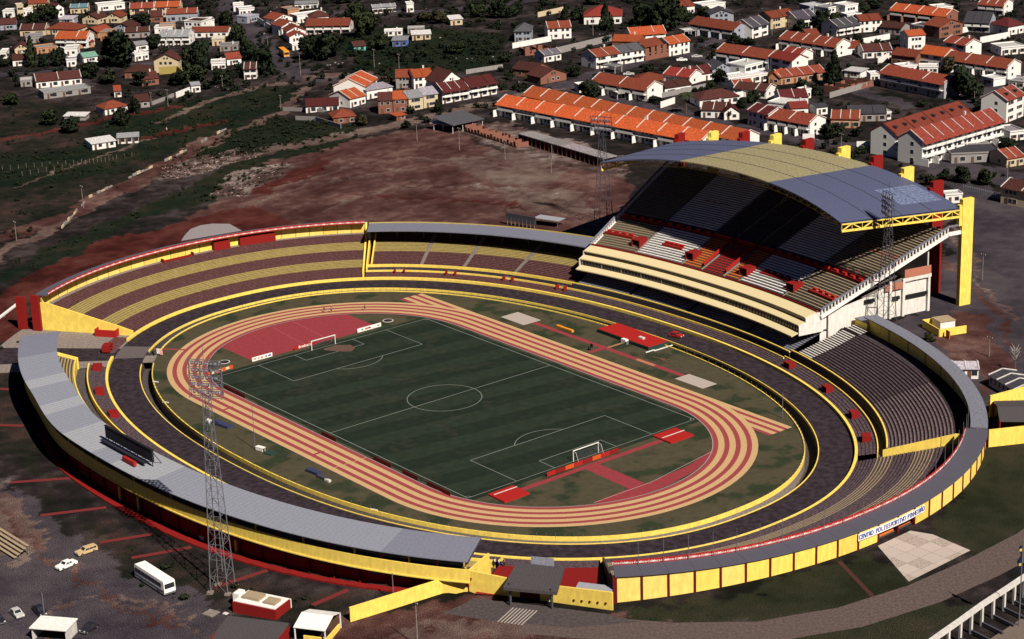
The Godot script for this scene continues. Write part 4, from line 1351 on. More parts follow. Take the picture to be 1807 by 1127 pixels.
# the lower strip and the trench with its two yellow walls, in front of the stands that have them
func front_strip(parent, t0, t1, riser, o_wall, o_back, y_back, coping = 0.3):
	deck("front_rows", riser, parent, t0, t1, stairs(0.76, 0.45, o_wall, 1.25, 5))
	ring_box("front_wall", M.yellow, parent, t0, t1, o_wall, o_wall + 0.25, 0.2, 1.75)
	swept("trench_floor", M.concrete_dark, parent, t0, t1, [Vector2(o_wall + 0.25, 0.4), Vector2(o_back, 0.4)])
	ring_box("trench_wall", M.trench, parent, t0, t1, o_back, o_back + 0.25, 0.1, y_back + 0.75 - coping)
	ring_box("trench_coping", M.yellow, parent, t0, t1, o_back - 0.04, o_back + 0.29, y_back + 0.75 - coping, y_back + 0.75)

func banner(label, t0, t1, off, y, face_out, texts):
	var o = thing("advertising_banner", label, "banner")
	ring_box("board", M.red_bright, o, t0, t1, off, off + 0.12, y, y + 1.0, 1.0)
	var tm = TextMesh.new()
	tm.text = "Coca-Cola"
	var font = SystemFont.new()
	font.font_names = PackedStringArray(["Droid Serif"])
	font.font_italic = true
	font.font_weight = 700
	tm.font = font
	tm.font_size = 64
	tm.pixel_size = 0.0088
	tm.depth = 0.03
	tm.curve_step = 4.0
	tm.material = M.white
	var dash = BoxMesh.new()
	dash.size = Vector3(0.8, 0.12, 0.03)
	dash.material = M.white
	for i in texts:
		var t: float = t0 + (t1 - t0) * (i + 0.5) / texts
		var n2 = oval_n(t)
		for kind in 2:
			var w = MeshInstance3D.new()
			w.name = "lettering" if kind == 0 else "dash"
			w.mesh = tm if kind == 0 else dash
			var tt: float = t + (0.0 if kind == 0 else (t1 - t0) * 0.5 / texts)
			if kind == 1 and i == texts - 1:
				continue
			n2 = oval_n(tt)
			w.position = at(tt, off + (0.15 if face_out else -0.03), y + 0.5)
			w.rotation.y = atan2(n2.x, n2.y) + (0.0 if face_out else PI)
			o.add_child(w, true)
	return o

func make_far_left():
	# open terrace on the far left
	var o = thing("open_terrace", "open curved terrace of red and yellow rows on the far left", "stand")
	var t0 = 153.5
	var t1 = 209.2
	bands(o, t0, t1, [[0.76, 6.8, "red_terrace"], [6.8, 11.2, "yellow_terrace"], [11.2, 16.6, "red_terrace"], [16.6, 21.4, "yellow_terrace"], [21.4, 26.0, "red_terrace"]], 0.76, 0.5, 0.245)
	swept("walkway", M.concrete, o, t0, t1, [Vector2(26.0, 6.68), Vector2(27.6, 6.68)])
	var k = 26
	for i in k:
		var a = t0 + (t1 - t0) * i / k
		var b = t0 + (t1 - t0) * (i + 1) / k
		ring_box("wall_panel", yellow_of(i), o, a + 0.05, b - 0.05, 27.6, 27.9, 0.0, 9.9)
		oval_box("pilaster", M.yellow_dull, o, a, 27.72, 0.0, 0.28, 9.85, 0.36)
	ring_box("roof_slab", M.slab, o, t0 - 0.3, t1, 25.6, 29.2, 9.92, 10.2)
	end_wall("end_wall", M.yellow, o, t0 - 0.15, [Vector2(0.8, 1.4), Vector2(5.0, 2.6), Vector2(26.0, 7.9), Vector2(28.0, 7.9)], -0.2)
	end_wall("end_wall", M.yellow, o, t1 + 0.2, [Vector2(3.5, 1.7), Vector2(26.0, 7.4), Vector2(28.0, 9.8)], -0.2, 0.5)
	end_wall("end_pier", M.red, o, t0 - 0.6, [Vector2(27.9, 10.1), Vector2(30.3, 10.1)], -0.2, 0.8)
	end_wall("end_pier", M.red, o, t0 - 0.3, [Vector2(32.6, 9.2), Vector2(35.2, 9.2)], -0.2, 0.8)
	banner("red banner with white script along the far left terrace roof", t0, t1, 25.45, 10.0, false, 44)
	oval_box("kiosk", M.red, o, 186.7, 26.6, 6.7, 5.2, 2.4, 1.8)
	oval_box("kiosk", M.red, o, 192.4, 26.6, 6.7, 11.0, 2.4, 1.8)
	oval_box("parapet", M.red, o, 179.7, 25.4, 6.5, 9.0, 0.8, 0.3)
	oval_box("parapet_end", M.red, o, 177.5, 26.0, 6.5, 0.3, 1.2, 1.5)
	oval_box("parapet_end", M.red, o, 182.0, 26.0, 6.5, 0.3, 1.2, 1.5)
	var bx = thing("ticket_booth", "red open top booth at the foot of the left gate wall", "booth", at(152.6, 8.0, 0), -atan2(oval_n(152.6).y, oval_n(152.6).x))
	for s in [-1.0, 1.0]:
		var w1 = MB.new()
		w1.box(Vector3(0, 1.0, s * 1.3), Vector3(6.0, 2.0, 0.2))
		w1.put("wall", M.red_bright, bx)
		var w2 = MB.new()
		w2.box(Vector3(s * 3.0, 1.0, 0), Vector3(0.2, 2.0, 2.4))
		w2.put("wall", M.red_bright, bx)
	var w3 = MB.new()
	w3.box(Vector3(0, 0.5, 0), Vector3(5.6, 1.0, 2.2))
	w3.put("counter", M.orange, bx)

func make_far_covered():
	var o = thing("covered_terrace", "terrace under a dark grey roof at the far side", "stand")
	var t0 = 209.9
	var t1 = 249.4
	front_strip(o, t0, t1, M.red_terrace, 4.2, 6.0, 2.2, 0.8)
	var secs = [t0 + 1.2, 220.2, 220.9, 228.3, 229.0, 238.0, 238.7, t1]
	for i in range(0, secs.size(), 2):
		bands(o, secs[i], secs[i + 1], [[6.3, 14.6, "red_terrace"], [14.6, 20.0, "yellow_terrace"], [20.0, 24.5, "red_terrace"]], 6.3, 2.3, 0.25)
		if i > 0:
			deck("aisle", M.concrete, o, secs[i - 1], secs[i], stairs(6.3, 2.25, 24.5, 6.8, 26))
	swept("walkway", M.concrete, o, t0, t1, [Vector2(24.5, 6.8), Vector2(26.6, 6.8)])
	ring_box("back_wall", M.yellow_dull, o, t0, t1, 26.6, 26.9, 0.0, 10.0)
	end_wall("end_wall", M.yellow, o, t0 + 0.2, [Vector2(4.2, 2.4), Vector2(6.3, 3.2), Vector2(24.5, 7.7), Vector2(26.6, 9.6)], 0.0, 0.4)
	end_wall("stair_wall", M.yellow, o, t0 + 1.1, [Vector2(6.3, 3.2), Vector2(24.5, 7.7)], 0.0, 0.4)
	var k = 9
	for i in k:
		var a = t0 + (t1 - t0) * i / k
		var b = t0 + (t1 - t0) * (i + 1) / k
		swept("roof_bay", M.roof_grey_dull, o, a + 0.03, b - 0.03, [Vector2(16.2, 10.0), Vector2(16.2, 10.3), Vector2(27.4, 9.7), Vector2(27.4, 9.4)], true, true, 1.0)
		oval_box("roof_post", M.steel_dark, o, a + 0.3, 22.0, 6.0, 0.3, 3.7, 0.3)
	var lab = ["left end", "second from the left end", "third from the left end", "nearest the grandstand"]
	var ts = [216.8, 227.0, 238.2, 248.4]
	for i in 4:
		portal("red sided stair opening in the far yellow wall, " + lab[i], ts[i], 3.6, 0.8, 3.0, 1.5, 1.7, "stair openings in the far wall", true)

func make_right():
	var o = thing("weathered_terrace", "weathered purple grey terrace on the right beside the grandstand", "stand")  # its purple grey is painted, dirty concrete
	var t0 = 289.6
	var t1 = 331.8
	front_strip(o, t0 - 1.0, t1 - 2.2, M.dull_terrace, 5.0, 7.0, 2.3)
	rows_two_tone(o, t0, 292.6, 7.3, 2.4, 25.0, 7.0, 22, M.white_dirty, M.concrete_dark)
	rows_two_tone(o, 293.0, 312.0, 7.3, 2.4, 21.8, 7.0, 18, M.dull_terrace, M.dull_terrace_riser)
	rows_two_tone(o, 312.1, t1, 7.3, 2.4, 21.8, 7.0, 18, M.dull_pink, M.dull_terrace_riser)
	swept("walkway", M.concrete_dark, o, t0, t1, [Vector2(21.8, 7.0), Vector2(21.8, 5.0), Vector2(26.3, 5.0)])  # floor sunk below the terrace top so its shape gives deep shade
	for i in 9:
		var a = 291.5 + (t1 - 291.5) * i / 9.0
		var b = 291.5 + (t1 - 291.5) * (i + 1) / 9.0
		ring_box("wall_panel", yellow_of(i), o, a + 0.05, b - 0.05, 26.3, 26.6, 4.0, 9.9)
		oval_box("pilaster", M.yellow_dull, o, a, 26.4, 4.0, 0.35, 5.85, 0.5)
		ring_box("roof_slab", M.slab_pale, o, a + 0.02, b - 0.02, 24.9, 28.6, 9.92, 10.2)
	end_wall("divider", M.yellow, o, t1 + 0.1, [Vector2(6.4, 3.6), Vector2(21.8, 8.4), Vector2(26.3, 8.4)], 0.0, 0.4)
	var lab = ["nearest the grandstand", "second from the grandstand", "third from the grandstand", "nearest the dividing wall"]
	var ts = [291.6, 302.5, 313.7, 323.5]
	for i in 4:
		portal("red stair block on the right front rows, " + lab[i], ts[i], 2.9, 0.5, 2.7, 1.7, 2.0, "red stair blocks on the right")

func make_near_right():
	var o = thing("outer_terrace", "open near right terrace behind yellow panelled outer wall", "stand")
	var t0 = 332.2
	var t1 = 388.2
	bands(o, t0, t1, [[0.76, 5.2, "dull_terrace", 0.6], [5.2, 9.2, "cream_terrace", 0.32], [9.2, 13.5, "dull_terrace", 0.6], [13.5, 18.0, "cream_terrace", 0.32], [18.0, 22.2, "dull_terrace", 0.6]], 0.76, 0.5, 0.265)
	swept("walkway", M.concrete_dark, o, t0, t1, [Vector2(22.2, 6.3), Vector2(28.0, 6.3)])
	var k = 22
	for i in k:
		var a = t0 + (t1 - t0) * i / k
		var b = t0 + (t1 - t0) * (i + 1) / k
		if i == 9 or i == 10:
			ring_box("wall_panel", yellow_of(i), o, a + 0.05, b - 0.05, 28.0, 28.3, 8.6, 9.9)
		else:
			ring_box("wall_panel", yellow_of(i), o, a + 0.05, b - 0.05, 28.0, 28.3, 0.0, 9.9)
		oval_box("pilaster", M.red_dark, o, a, 28.2, 0.0, 0.42, 9.86, 0.55)
		ring_box("roof_slab", M.slab, o, a + 0.01, b - 0.01, 24.0, 28.75, 9.92, 10.15)
		var pb = MB.new()
		pb.tube(at(a, 24.4, 10.1), at(a, 24.4, 15.2), 0.07, 0.045, 6)
		pb.put("flag_pole", M.steel, o)
	oval_box("pilaster", M.red_dark, o, t1, 28.2, 0.0, 0.8, 9.86, 0.9)
	end_wall("end_wall", M.concrete_dark, o, t1 + 0.1, [Vector2(2.0, 1.6), Vector2(22.2, 7.2), Vector2(28.0, 9.8)], -0.2, 0.4)
	banner("red banner with white script along the near right roof edge", t0 + 1.0, t1, 23.85, 10.05, true, 40)

func make_west():
	shifted = true
	var o = thing("west_stand", "long near left stand under a grey sheet metal roof", "stand")
	var t0 = 42.8
	var t1 = 134.6
	shifted = false
	deck("front_rows", M.dull_terrace, o, t0, t1, stairs(0.76, 0.45, 5.0, 1.35, 5))
	ring_box("front_wall", M.yellow, o, t0, t1, 5.0, 5.3, 0.2, 2.0)
	swept("trench_floor", M.concrete_dark, o, t0, t1, [Vector2(5.3, 0.4), Vector2(8.2, 0.4)])
	ring_box("trench_wall", M.yellow, o, t0, t1, 8.2, 8.5, 0.1, 3.4)
	rows_two_tone(o, t0, t1, 8.5, 2.8, 18.0, 6.2, 13, M.yellow_terrace, M.dull_terrace)
	shifted = true
	swept("walkway", M.concrete_dark, o, t0, t1, [Vector2(18.0, 6.2), Vector2(20.6, 6.2)])
	ring_box("rear_wall", M.red, o, t0, t1, 20.6, 20.9, -1.0, 6.1)
	for i in 26:
		var pa = 49.0 + i * 2.4
		var pq = at(pa + 1.2, 23.0, 0)
		ring_box("plinth", M.red, o, pa + 0.02, pa + 2.38, 22.2, 23.9, -0.9, land(pq.x, pq.z) + 0.3)
	swept("rear_floor", M.red_dark, o, t0, t1, [Vector2(20.9, 0.12), Vector2(22.2, 0.12)])
	ring_box("overhang", M.red_dark, o, t0, t1, 20.9, 22.8, 5.55, 5.8)
	ring_box("parapet_band", M.yellow, o, t0, t1 - 1.0, 22.8, 23.05, 5.5, 8.15)
	ring_box("band_lip", M.yellow, o, t0, t1 - 1.0, 23.06, 23.25, 5.45, 5.72)
	end_wall("end_wall", M.yellow, o, t1 + 0.3, [Vector2(10.5, 3.4), Vector2(15.0, 5.0), Vector2(21.0, 7.6)], -0.2)
	var k = 30
	for i in k:
		var a = t0 + (t1 - t0) * i / k
		var b = t0 + (t1 - t0) * (i + 1) / k
		var rm = M.roof_grey
		if i in [13, 14, 16, 17, 20, 23]:
			rm = M.roof_grey_light
		elif i in [0, 1, 2, 27, 28, 29]:
			rm = M.roof_grey_dull
		var mb = MB.new()
		sweep(mb, a + 0.015, b - 0.015, [Vector2(14.4, 10.85), Vector2(14.4, 11.0), Vector2(24.0, 10.3), Vector2(24.0, 10.15)], true, true, 0.8)
		var bay = mb.put("roof_bay", rm, o)
		# standing seams of the metal sheets
		var sb = MB.new()
		for j in 5:
			var t = a + (b - a) * (j + 0.5) / 5.0
			sb.bar(at(t, 14.5, 11.02), at(t, 23.9, 10.335), 0.10, 0.06)
		sb.put("seams", rm, bay).set_meta("kind", "stuff")
		oval_box("roof_post", M.yellow_dull if i % 2 == 0 else M.red, o, a + 0.4, 22.4, 5.8, 0.3, 4.4, 0.3)
		var br = MB.new()
		br.bar(at(a + 0.4, 21.0, 3.6), at(a + 0.4, 22.7, 5.5), 0.35, 0.5)
		br.put("bracket", M.red, o)
		oval_box("buttress", M.red_dark, o, a + 0.4, 21.05, 0.0, 0.3, 5.5, 0.5)
		if i < 13 and i > 1:
			oval_box("window", M.glass, o, a + 1.8, 20.95, 3.7, 2.2, 0.9, 0.14)
		if i in [9, 14, 15]:
			oval_box("door_post", M.yellow, o, a + 1.0, 21.1, 0.1, 0.6, 3.2, 0.3)
	var e = MB.new()
	for t in [t0, t1]:
		e.bar(at(t, 14.4, 10.7), at(t, 24.0, 10.0), 0.2, 0.35)
	e.put("end_beam", M.steel_dark, o)
	shifted = false
	var lab = ["by the left gate ramp", "next to the corner of the grey roof", "halfway along the bend", "nearest the grey roof edge"]
	var ts = [143.6, 132.9, 121.5, 111.5]
	for i in 4:
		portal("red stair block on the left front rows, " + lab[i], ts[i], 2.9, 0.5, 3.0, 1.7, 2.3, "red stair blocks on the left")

func make_left_gate():
	var g = structure("left_gate_ramp")
	swept("slab", M.concrete, g, 135.6, 153.2, [Vector2(0.1, 0.02), Vector2(34.0, 0.02)])
	swept("roadway", M.asphalt, g, 139.0, 145.6, [Vector2(0.1, 0.035), Vector2(34.0, 0.035)])
	swept("painted_strip", M.red_terrace, g, 143.0, 152.0, [Vector2(0.8, 0.06), Vector2(5.4, 0.06)])
	swept("ring_patch", mat("asphalt_pale", 0.115, 0.095, 0.10, 0.95, "soft", 14.0), g, 140.0, 147.0, [Vector2(-7.7, 0.006), Vector2(0.09, 0.006)])

func make_grandstand():
	var o = thing("grandstand", "tall grandstand with a curved blue and cream roof", "grandstand")
	var t0 = 250.0
	var t1 = 289.0
	# lower tier
	front_strip(o, t0 - 0.5, t1, M.dull_terrace, 4.2, 6.0, 2.2)
	for i in 4:
		var a = t0 + (t1 - t0) * i / 4.0
		var b = t0 + (t1 - t0) * (i + 1) / 4.0
		deck("lower_rows", M.slab_pale, o, a + 0.2, b - 0.2, stairs(6.3, 2.3, 17.5, 6.4, 15))
	ring_box("lower_back_wall", M.concrete_dark, o, t0, t1, 17.5, 17.8, 0.0, 10.5)
	# cabins: three sloping cream canopies with window bands between
	var can = [[14.0, 11.9, 10.6, 11.15], [10.75, 9.95, 8.7, 9.35], [8.85, 7.5, 6.6, 6.85]]
	for c in can:
		swept("canopy", M.cream, o, t0, t1, [Vector2(c[2], c[3] - 0.28), Vector2(c[2], c[3]), Vector2(c[0], c[1]), Vector2(c[0], c[1] - 0.28)], true, true, 1.0)
	swept("window_band", M.glass, o, t0 + 0.1, t1 - 0.1, [Vector2(10.95, 9.6), Vector2(10.95, 11.1)])
	swept("window_band", M.glass, o, t0 + 0.1, t1 - 0.1, [Vector2(8.95, 7.2), Vector2(8.95, 9.3)])
	for i in 66:
		var t = t0 + 0.3 + (t1 - t0 - 0.6) * i / 65.0
		var mu = oval_box("mullion", M.concrete if i % 6 == 0 else M.steel_dark, o, t, 8.88, 7.4, 0.28 if i % 6 == 0 else 0.12, 1.9, 0.16)
		mu.set_meta("kind", "stuff")
	for t in [t0 - 0.12, t1 + 0.12]:
		end_wall("end_wall", M.plaster, o, t, [Vector2(8.6, 9.2), Vector2(10.6, 9.8), Vector2(10.62, 10.9), Vector2(14.2, 11.8), Vector2(16.0, 11.8)], 6.6, 0.3)
	ring_box("gallery_floor", M.concrete_dark, o, t0, t1, 8.8, 17.5, 6.5, 6.75)
	ring_box("gangway", M.concrete_dark, o, t0, t1, 14.0, 16.0, 11.2, 11.45)
	ring_box("gangway_rail", M.red, o, t0, t1, 14.05, 14.25, 11.45, 12.4)
	# seats: lower block, concourse wall, upper block
	var secs = [[250.0, 257.0, "cream_terrace"], [257.2, 264.8, "white"], [265.0, 267.8, "orange"], [268.2, 270.8, "red_bright"], [271.2, 273.3, "orange"], [273.5, 281.0, "white"], [281.3, 289.0, "cream_terrace"]]
	for s in secs:
		seat_block(o, s[0], s[1], 16.0, 11.45, 28.2, 16.2, 13, M[s[2]])
		seat_block(o, s[0], s[1], 30.0, 17.6, 54.0, 26.6, 26, M[s[2]] if not s[2] in ["orange", "red_bright"] else M.concrete_dark)
		ring_box("concourse_wall", M.red, o, s[0], s[1] + 0.15, 28.3, 28.6, 15.8, 17.3)
		for j in 5:
			var t: float = s[0] + (s[1] - s[0]) * (j + 0.5) / 5.0
			oval_box("seat_box", M.red_bright, o, t, 28.9, 16.9, 1.6, 0.9, 0.7)
	swept("concourse", M.concrete_dark, o, t0, t1, [Vector2(28.6, 16.4), Vector2(30.0, 16.4), Vector2(30.0, 17.6)])
	for i in secs.size() - 1:
		var t: float = (secs[i][1] + secs[i + 1][0]) * 0.5
		for q in [[16.0, 11.6, 28.2, 16.4], [30.0, 17.8, 54.0, 26.8]]:
			var ai = MB.new()
			ai.bar(at(t, q[0], q[1]), at(t, q[2], q[3]), 0.5, 0.3)
			ai.put("aisle", M.concrete, o)
	for t in [267.95, 271.0]:
		var rl = MB.new()
		rl.bar(at(t, 17.0, 13.0), at(t, 28.0, 17.6), 0.15, 0.9)
		rl.put("rail", M.red_bright, o)
	# red seat pens and stair mouths
	for q in [[249.9, 254.7, 20.6, 22.6], [259.7, 262.9, 20.6, 22.9], [274.9, 279.6, 20.2, 22.4], [283.6, 288.4, 19.8, 22.0], [282.9, 288.8, 39.2, 41.4], [282.0, 288.8, 29.8, 31.8], [252.0, 256.0, 40.0, 42.4], [259.0, 263.0, 40.0, 42.4], [275.5, 279.5, 40.0, 42.4]]:
		var y: float = 11.45 + (q[2] - 16.0) * 0.387
		var pen = ring_box("seat_pen", M.red, o, q[0], q[1], q[2], q[3], y - 0.3, y + 1.0)
		for j in 4:
			var t: float = q[0] + (q[1] - q[0]) * (j + 0.5) / 4.0
			oval_box("seat", M.red_bright, pen, t, (q[2] + q[3]) * 0.5 + 0.3, y + 1.0, 1.4, 0.5, 0.8)
	var vl = ["between the cream and white seats on the left", "left of the red centre seats", "right of the red centre seats", "between white and cream seats on the right"]
	var vt = [256.3, 265.3, 273.2, 281.3]
	for i in 4:
		var y = 11.45 + (19.0 - 16.0) * 0.387
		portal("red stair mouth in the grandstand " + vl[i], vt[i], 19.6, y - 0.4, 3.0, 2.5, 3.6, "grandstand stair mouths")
	# side walls of the upper tier with the stepped stair
	for t in [t0 - 0.35, t1 + 0.35]:
		raker(o, t)
	# rear block under the tier
	for a in [[250.4, 288.6]]:
		ring_box("rear_wall", M.white_dirty, o, a[0], a[1], 49.5, 49.9, 0.0, 23.0)
		ring_box("mid_floor", M.concrete, o, a[0], a[1], 30.0, 49.5, 12.0, 12.3)
	end_wall("side_wall", M.plaster, o, 288.75, [Vector2(15.5, 10.4), Vector2(33.0, 13.5), Vector2(35.0, 14.2), Vector2(49.5, 14.8)], 0.0, 0.3)
	end_wall("side_wall", M.plaster, o, 250.3, [Vector2(15.5, 10.4), Vector2(49.5, 20.0)], 0.0, 0.3)
	oval_box("side_band", mat("salmon", 0.52, 0.20, 0.13, 0.9, "grime", 5.0), o, 289.05, 38.0, 13.6, 0.2, 1.8, 5.5)
	oval_box("side_band", M.salmon, o, 289.05, 45.6, 16.2, 0.2, 2.2, 8.4)
	oval_box("side_beam", M.plaster, o, 289.0, 45.6, 15.2, 0.3, 1.0, 8.8)
	for q in [[30.5, 11.5, 3.0], [38.5, 10.8, 3.0], [45.5, 10.6, 6.6]]:
		oval_box("side_window", M.dark, o, 289.0, q[0], q[1], 0.4, 0.9, q[2])
	for q in [[37.0, 9.0], [41.2, 9.0], [49.3, 9.0]]:
		oval_box("side_column", M.plaster, o, 289.0, q[0], 0.0, 0.5, 16.0, 0.7)
	# roof: an arched shell, higher towards the field, with seams, and pylons that carry it
	var parts = 18
	for i in parts:
		var a = t0 - 0.4 + (t1 - t0 + 0.8) * i / parts
		var b = t0 - 0.4 + (t1 - t0 + 0.8) * (i + 1) / parts
		var m = M.roof_blue
		if i >= 6 and i < 12:
			m = M.roof_cream
		roof_strip(o, a, b, m, i == 15 or i == 16)
	roof_edge(o, t0 - 0.4)
	roof_edge(o, t1 + 0.4)
	var np = 10
	for i in np:
		var t = t0 + (t1 - t0) * i / (np - 1.0) + (0.3 if i == np - 1 else (-0.3 if i == 0 else 0.0))
		var top = roof_y(t, 58.0) + 2.2
		var n2 = oval_n(t)
		var mb = MB.new()
		var bs = Basis(Vector3(n2.y, 0, -n2.x), Vector3.UP, Vector3(n2.x, 0, n2.y))
		mb.box(at(t, 60.2, 4.0 + (top - 4.0) * 0.5), Vector3(1.4, top - 4.0, 3.6), bs)
		mb.box(at(t, 58.1, top - 4.2), Vector3(1.1, 5.5, 1.2), bs)
		mb.put("pylon", M.yellow if (np - 1 - i) % 2 == 0 else M.red, o)
	# front truss under the roof lip
	var tb = MB.new()
	for i in 60:
		var a = t0 + (t1 - t0) * i / 60.0
		var b = t0 + (t1 - t0) * (i + 1) / 60.0
		tb.bar(at(a, 21.6, roof_y(a, 21.6) - 2.0), at(b, 21.6, roof_y(b, 21.6) - 2.0), 0.14)
		if i % 2 == 0:
			tb.bar(at(a, 21.6, roof_y(a, 21.6) - 2.0), at(b, 21.6, roof_y(b, 21.6) - 0.2), 0.12)
		else:
			tb.bar(at(a, 21.6, roof_y(a, 21.6) - 0.2), at(b, 21.6, roof_y(b, 21.6) - 2.0), 0.12)
	tb.put("front_truss", M.yellow_dull, o)

func raker(o, t):
	# sloping side beam of the upper tier with a balustrade of small piers
	var mb = MB.new()
	mb.bar(at(t, 15.0, 10.6), at(t, 54.5, 26.0), 0.6, 0.9)
	mb.bar(at(t, 54.3, 26.0), at(t, 59.0, 26.0), 0.6, 0.9)
	mb.put("raker", M.white, o)
	var rb = MB.new()
	rb.bar(at(t, 15.0, 12.6), at(t, 54.5, 28.0), 0.45, 0.35)
	rb.bar(at(t, 54.3, 28.0), at(t, 59.0, 28.0), 0.45, 0.35)
	rb.put("handrail", M.slab_pale, o)
	var fl = MB.new()
	var n2 = oval_n(t)
	var bs = Basis(Vector3(n2.y, 0, -n2.x), Vector3.UP, Vector3(n2.x, 0, n2.y))
	for i in 40:
		var f = i / 39.0
		fl.box(at(t, 15.2 + 39.0 * f, 11.7 + 15.2 * f), Vector3(0.35, 1.6, 0.42), bs)
	var ps = fl.put("balusters", M.white_dirty, o)
	ps.set_meta("kind", "stuff")

func roof_y(t: float, off: float) -> float:
	var f = (t - 269.5) / 19.5
	return lerp(34.7, 32.7, (off - 20.5) / 37.5) + 4.9 * (1.0 - f * f)

func roof_strip(o, a, b, m, pale):
	var mb = MB.new()
	var lo = [20.5, 30.0, 39.5, 49.0, 58.2]
	for j in 4:
		var q = [at(a, lo[j], roof_y(a, lo[j])), at(b, lo[j], roof_y(b, lo[j])), at(b, lo[j + 1], roof_y(b, lo[j + 1])), at(a, lo[j + 1], roof_y(a, lo[j + 1]))]
		mb.quad(q[0], q[1], q[2], q[3])
		var d = Vector3(0, -0.35, 0)
		mb.quad(q[3] + d, q[2] + d, q[1] + d, q[0] + d)
		if j == 0:
			mb.quad(q[1], q[0], q[0] + d, q[1] + d)
		if j == 3:
			mb.quad(q[3], q[2], q[2] + d, q[3] + d)
	var strip = mb.put("roof_strip", m, o)
	var sb = MB.new()
	for j in 4:
		var t: float = a + (b - a) * j / 4.0
		for k in 4:
			sb.bar(at(t, lo[k], roof_y(t, lo[k]) + 0.02), at(t, lo[k + 1], roof_y(t, lo[k + 1]) + 0.02), 0.10, 0.09)
	sb.put("seams", m, strip).set_meta("kind", "stuff")
	var lb = MB.new()
	for k in [1, 2, 3]:
		lb.bar(at(a + 0.05, lo[k], roof_y(a + 0.05, lo[k]) + 0.05), at(b - 0.05, lo[k], roof_y(b - 0.05, lo[k]) + 0.05), 0.14, 0.10)
	lb.put("laps", M.roof_lap, strip).set_meta("kind", "stuff")
	if pale:
		var pb = MB.new()
		var ps = [43.0, 56.5]
		var q = [at(a, ps[0], roof_y(a, ps[0]) + 0.06), at(b, ps[0], roof_y(b, ps[0]) + 0.06), at(b, ps[1], roof_y(b, ps[1]) + 0.06), at(a, ps[1], roof_y(a, ps[1]) + 0.06)]
		pb.quad(q[0], q[1], q[2], q[3])
		pb.put("new_sheet", M.roof_pale, strip)

func roof_edge(o, t):
	# yellow lattice girder along the open side of the roof
	var mb = MB.new()
	var a0 = 20.8
	var a1 = 58.5
	var h = 2.3
	var k = 12
	for i in k:
		var oa = a0 + (a1 - a0) * i / k
		var ob = a0 + (a1 - a0) * (i + 1) / k
		mb.bar(at(t, oa, roof_y(t, oa) - 0.55), at(t, ob, roof_y(t, ob) - 0.55), 0.3)
		mb.bar(at(t, oa, roof_y(t, oa) - h), at(t, ob, roof_y(t, ob) - h), 0.45, 0.5)
		if i % 2 == 0:
			mb.bar(at(t, oa, roof_y(t, oa) - h), at(t, ob, roof_y(t, ob) - 0.55), 0.26)
		else:
			mb.bar(at(t, oa, roof_y(t, oa) - 0.55), at(t, ob, roof_y(t, ob) - h), 0.26)
		mb.bar(at(t, oa, roof_y(t, oa) - h), at(t, oa, roof_y(t, oa) - 0.55), 0.12)
	mb.put("side_truss", M.yellow, o)

func seat_block(o, t0, t1, o0, y0, o1, y1, rows, m):
	deck("seat_steps", M.concrete_dark, o, t0, t1, stairs(o0, y0, o1, y1, rows), 1.3)
	var mb = MB.new()
	var d: float = (o1 - o0) / rows
	var r: float = (y1 - y0) / rows
	for i in rows:
		var oa = o0 + d * i + d * 0.28
		var ya = y0 + r * (i + 1)
		sweep(mb, t0 + 0.1, t1 - 0.1, [Vector2(oa, ya), Vector2(oa, ya + 0.3), Vector2(oa + d * 0.55, ya + 0.3), Vector2(oa + d * 0.55, ya)], false, false, 1.3)
	mb.put("benches", m, o).set_meta("kind", "stuff")

func make_stadium():
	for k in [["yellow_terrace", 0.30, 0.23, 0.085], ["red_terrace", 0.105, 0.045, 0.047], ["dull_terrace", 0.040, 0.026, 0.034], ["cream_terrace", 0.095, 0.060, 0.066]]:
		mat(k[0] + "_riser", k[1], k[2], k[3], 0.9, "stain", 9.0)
	mat("dull_pink", 0.190, 0.140, 0.150, 0.9, "stain", 8.0)
	mat("plaster", 0.70, 0.68, 0.65, 0.9, "stain", 9.0)
	streaks("plaster")
	mat("roof_blue", 0.075, 0.088, 0.160, 0.55, "soft", 14.0, 0.5)
	mat("trench", 0.075, 0.065, 0.095, 0.9, "stain", 6.0)  # shade on the concrete trench face is put into this dark bluish colour
	mat("roof_lap", 0.05, 0.05, 0.07, 0.8, "")
	mat("roof_cream", 0.32, 0.285, 0.165, 0.7, "grime", 14.0, 0.4)
	mat("roof_pale", 0.20, 0.25, 0.42, 0.5, "stain", 9.0, 0.5)
	make_rings()
	make_far_left()
	make_far_covered()
	make_right()
	make_near_right()
	make_west()
	make_left_gate()
	make_grandstand()

# ---------------------------------------------------------------- gate on the near side
func wall_run(called, m, parent, a: Vector2, b: Vector2, ya, yb, ha, hb, thick = 0.35):
	var mb = MB.new()
	var d = (b - a).normalized()
	var s = Vector3(-d.y, 0, d.x) * thick * 0.5
	var A0 = Vector3(a.x, ya - 1.0, a.y)
	var B0 = Vector3(b.x, yb - 1.0, b.y)
	var A1 = Vector3(a.x, ya + ha, a.y)
	var B1 = Vector3(b.x, yb + hb, b.y)
	mb.quad(A0 + s, B0 + s, B1 + s, A1 + s)
	mb.quad(B0 - s, A0 - s, A1 - s, B1 - s)
	mb.quad(A1 + s, B1 + s, B1 - s, A1 - s)
	mb.quad(A0 - s, A0 + s, A1 + s, A1 - s)
	mb.quad(B0 + s, B0 - s, B1 - s, B1 + s)
	return mb.put(called, m, parent)

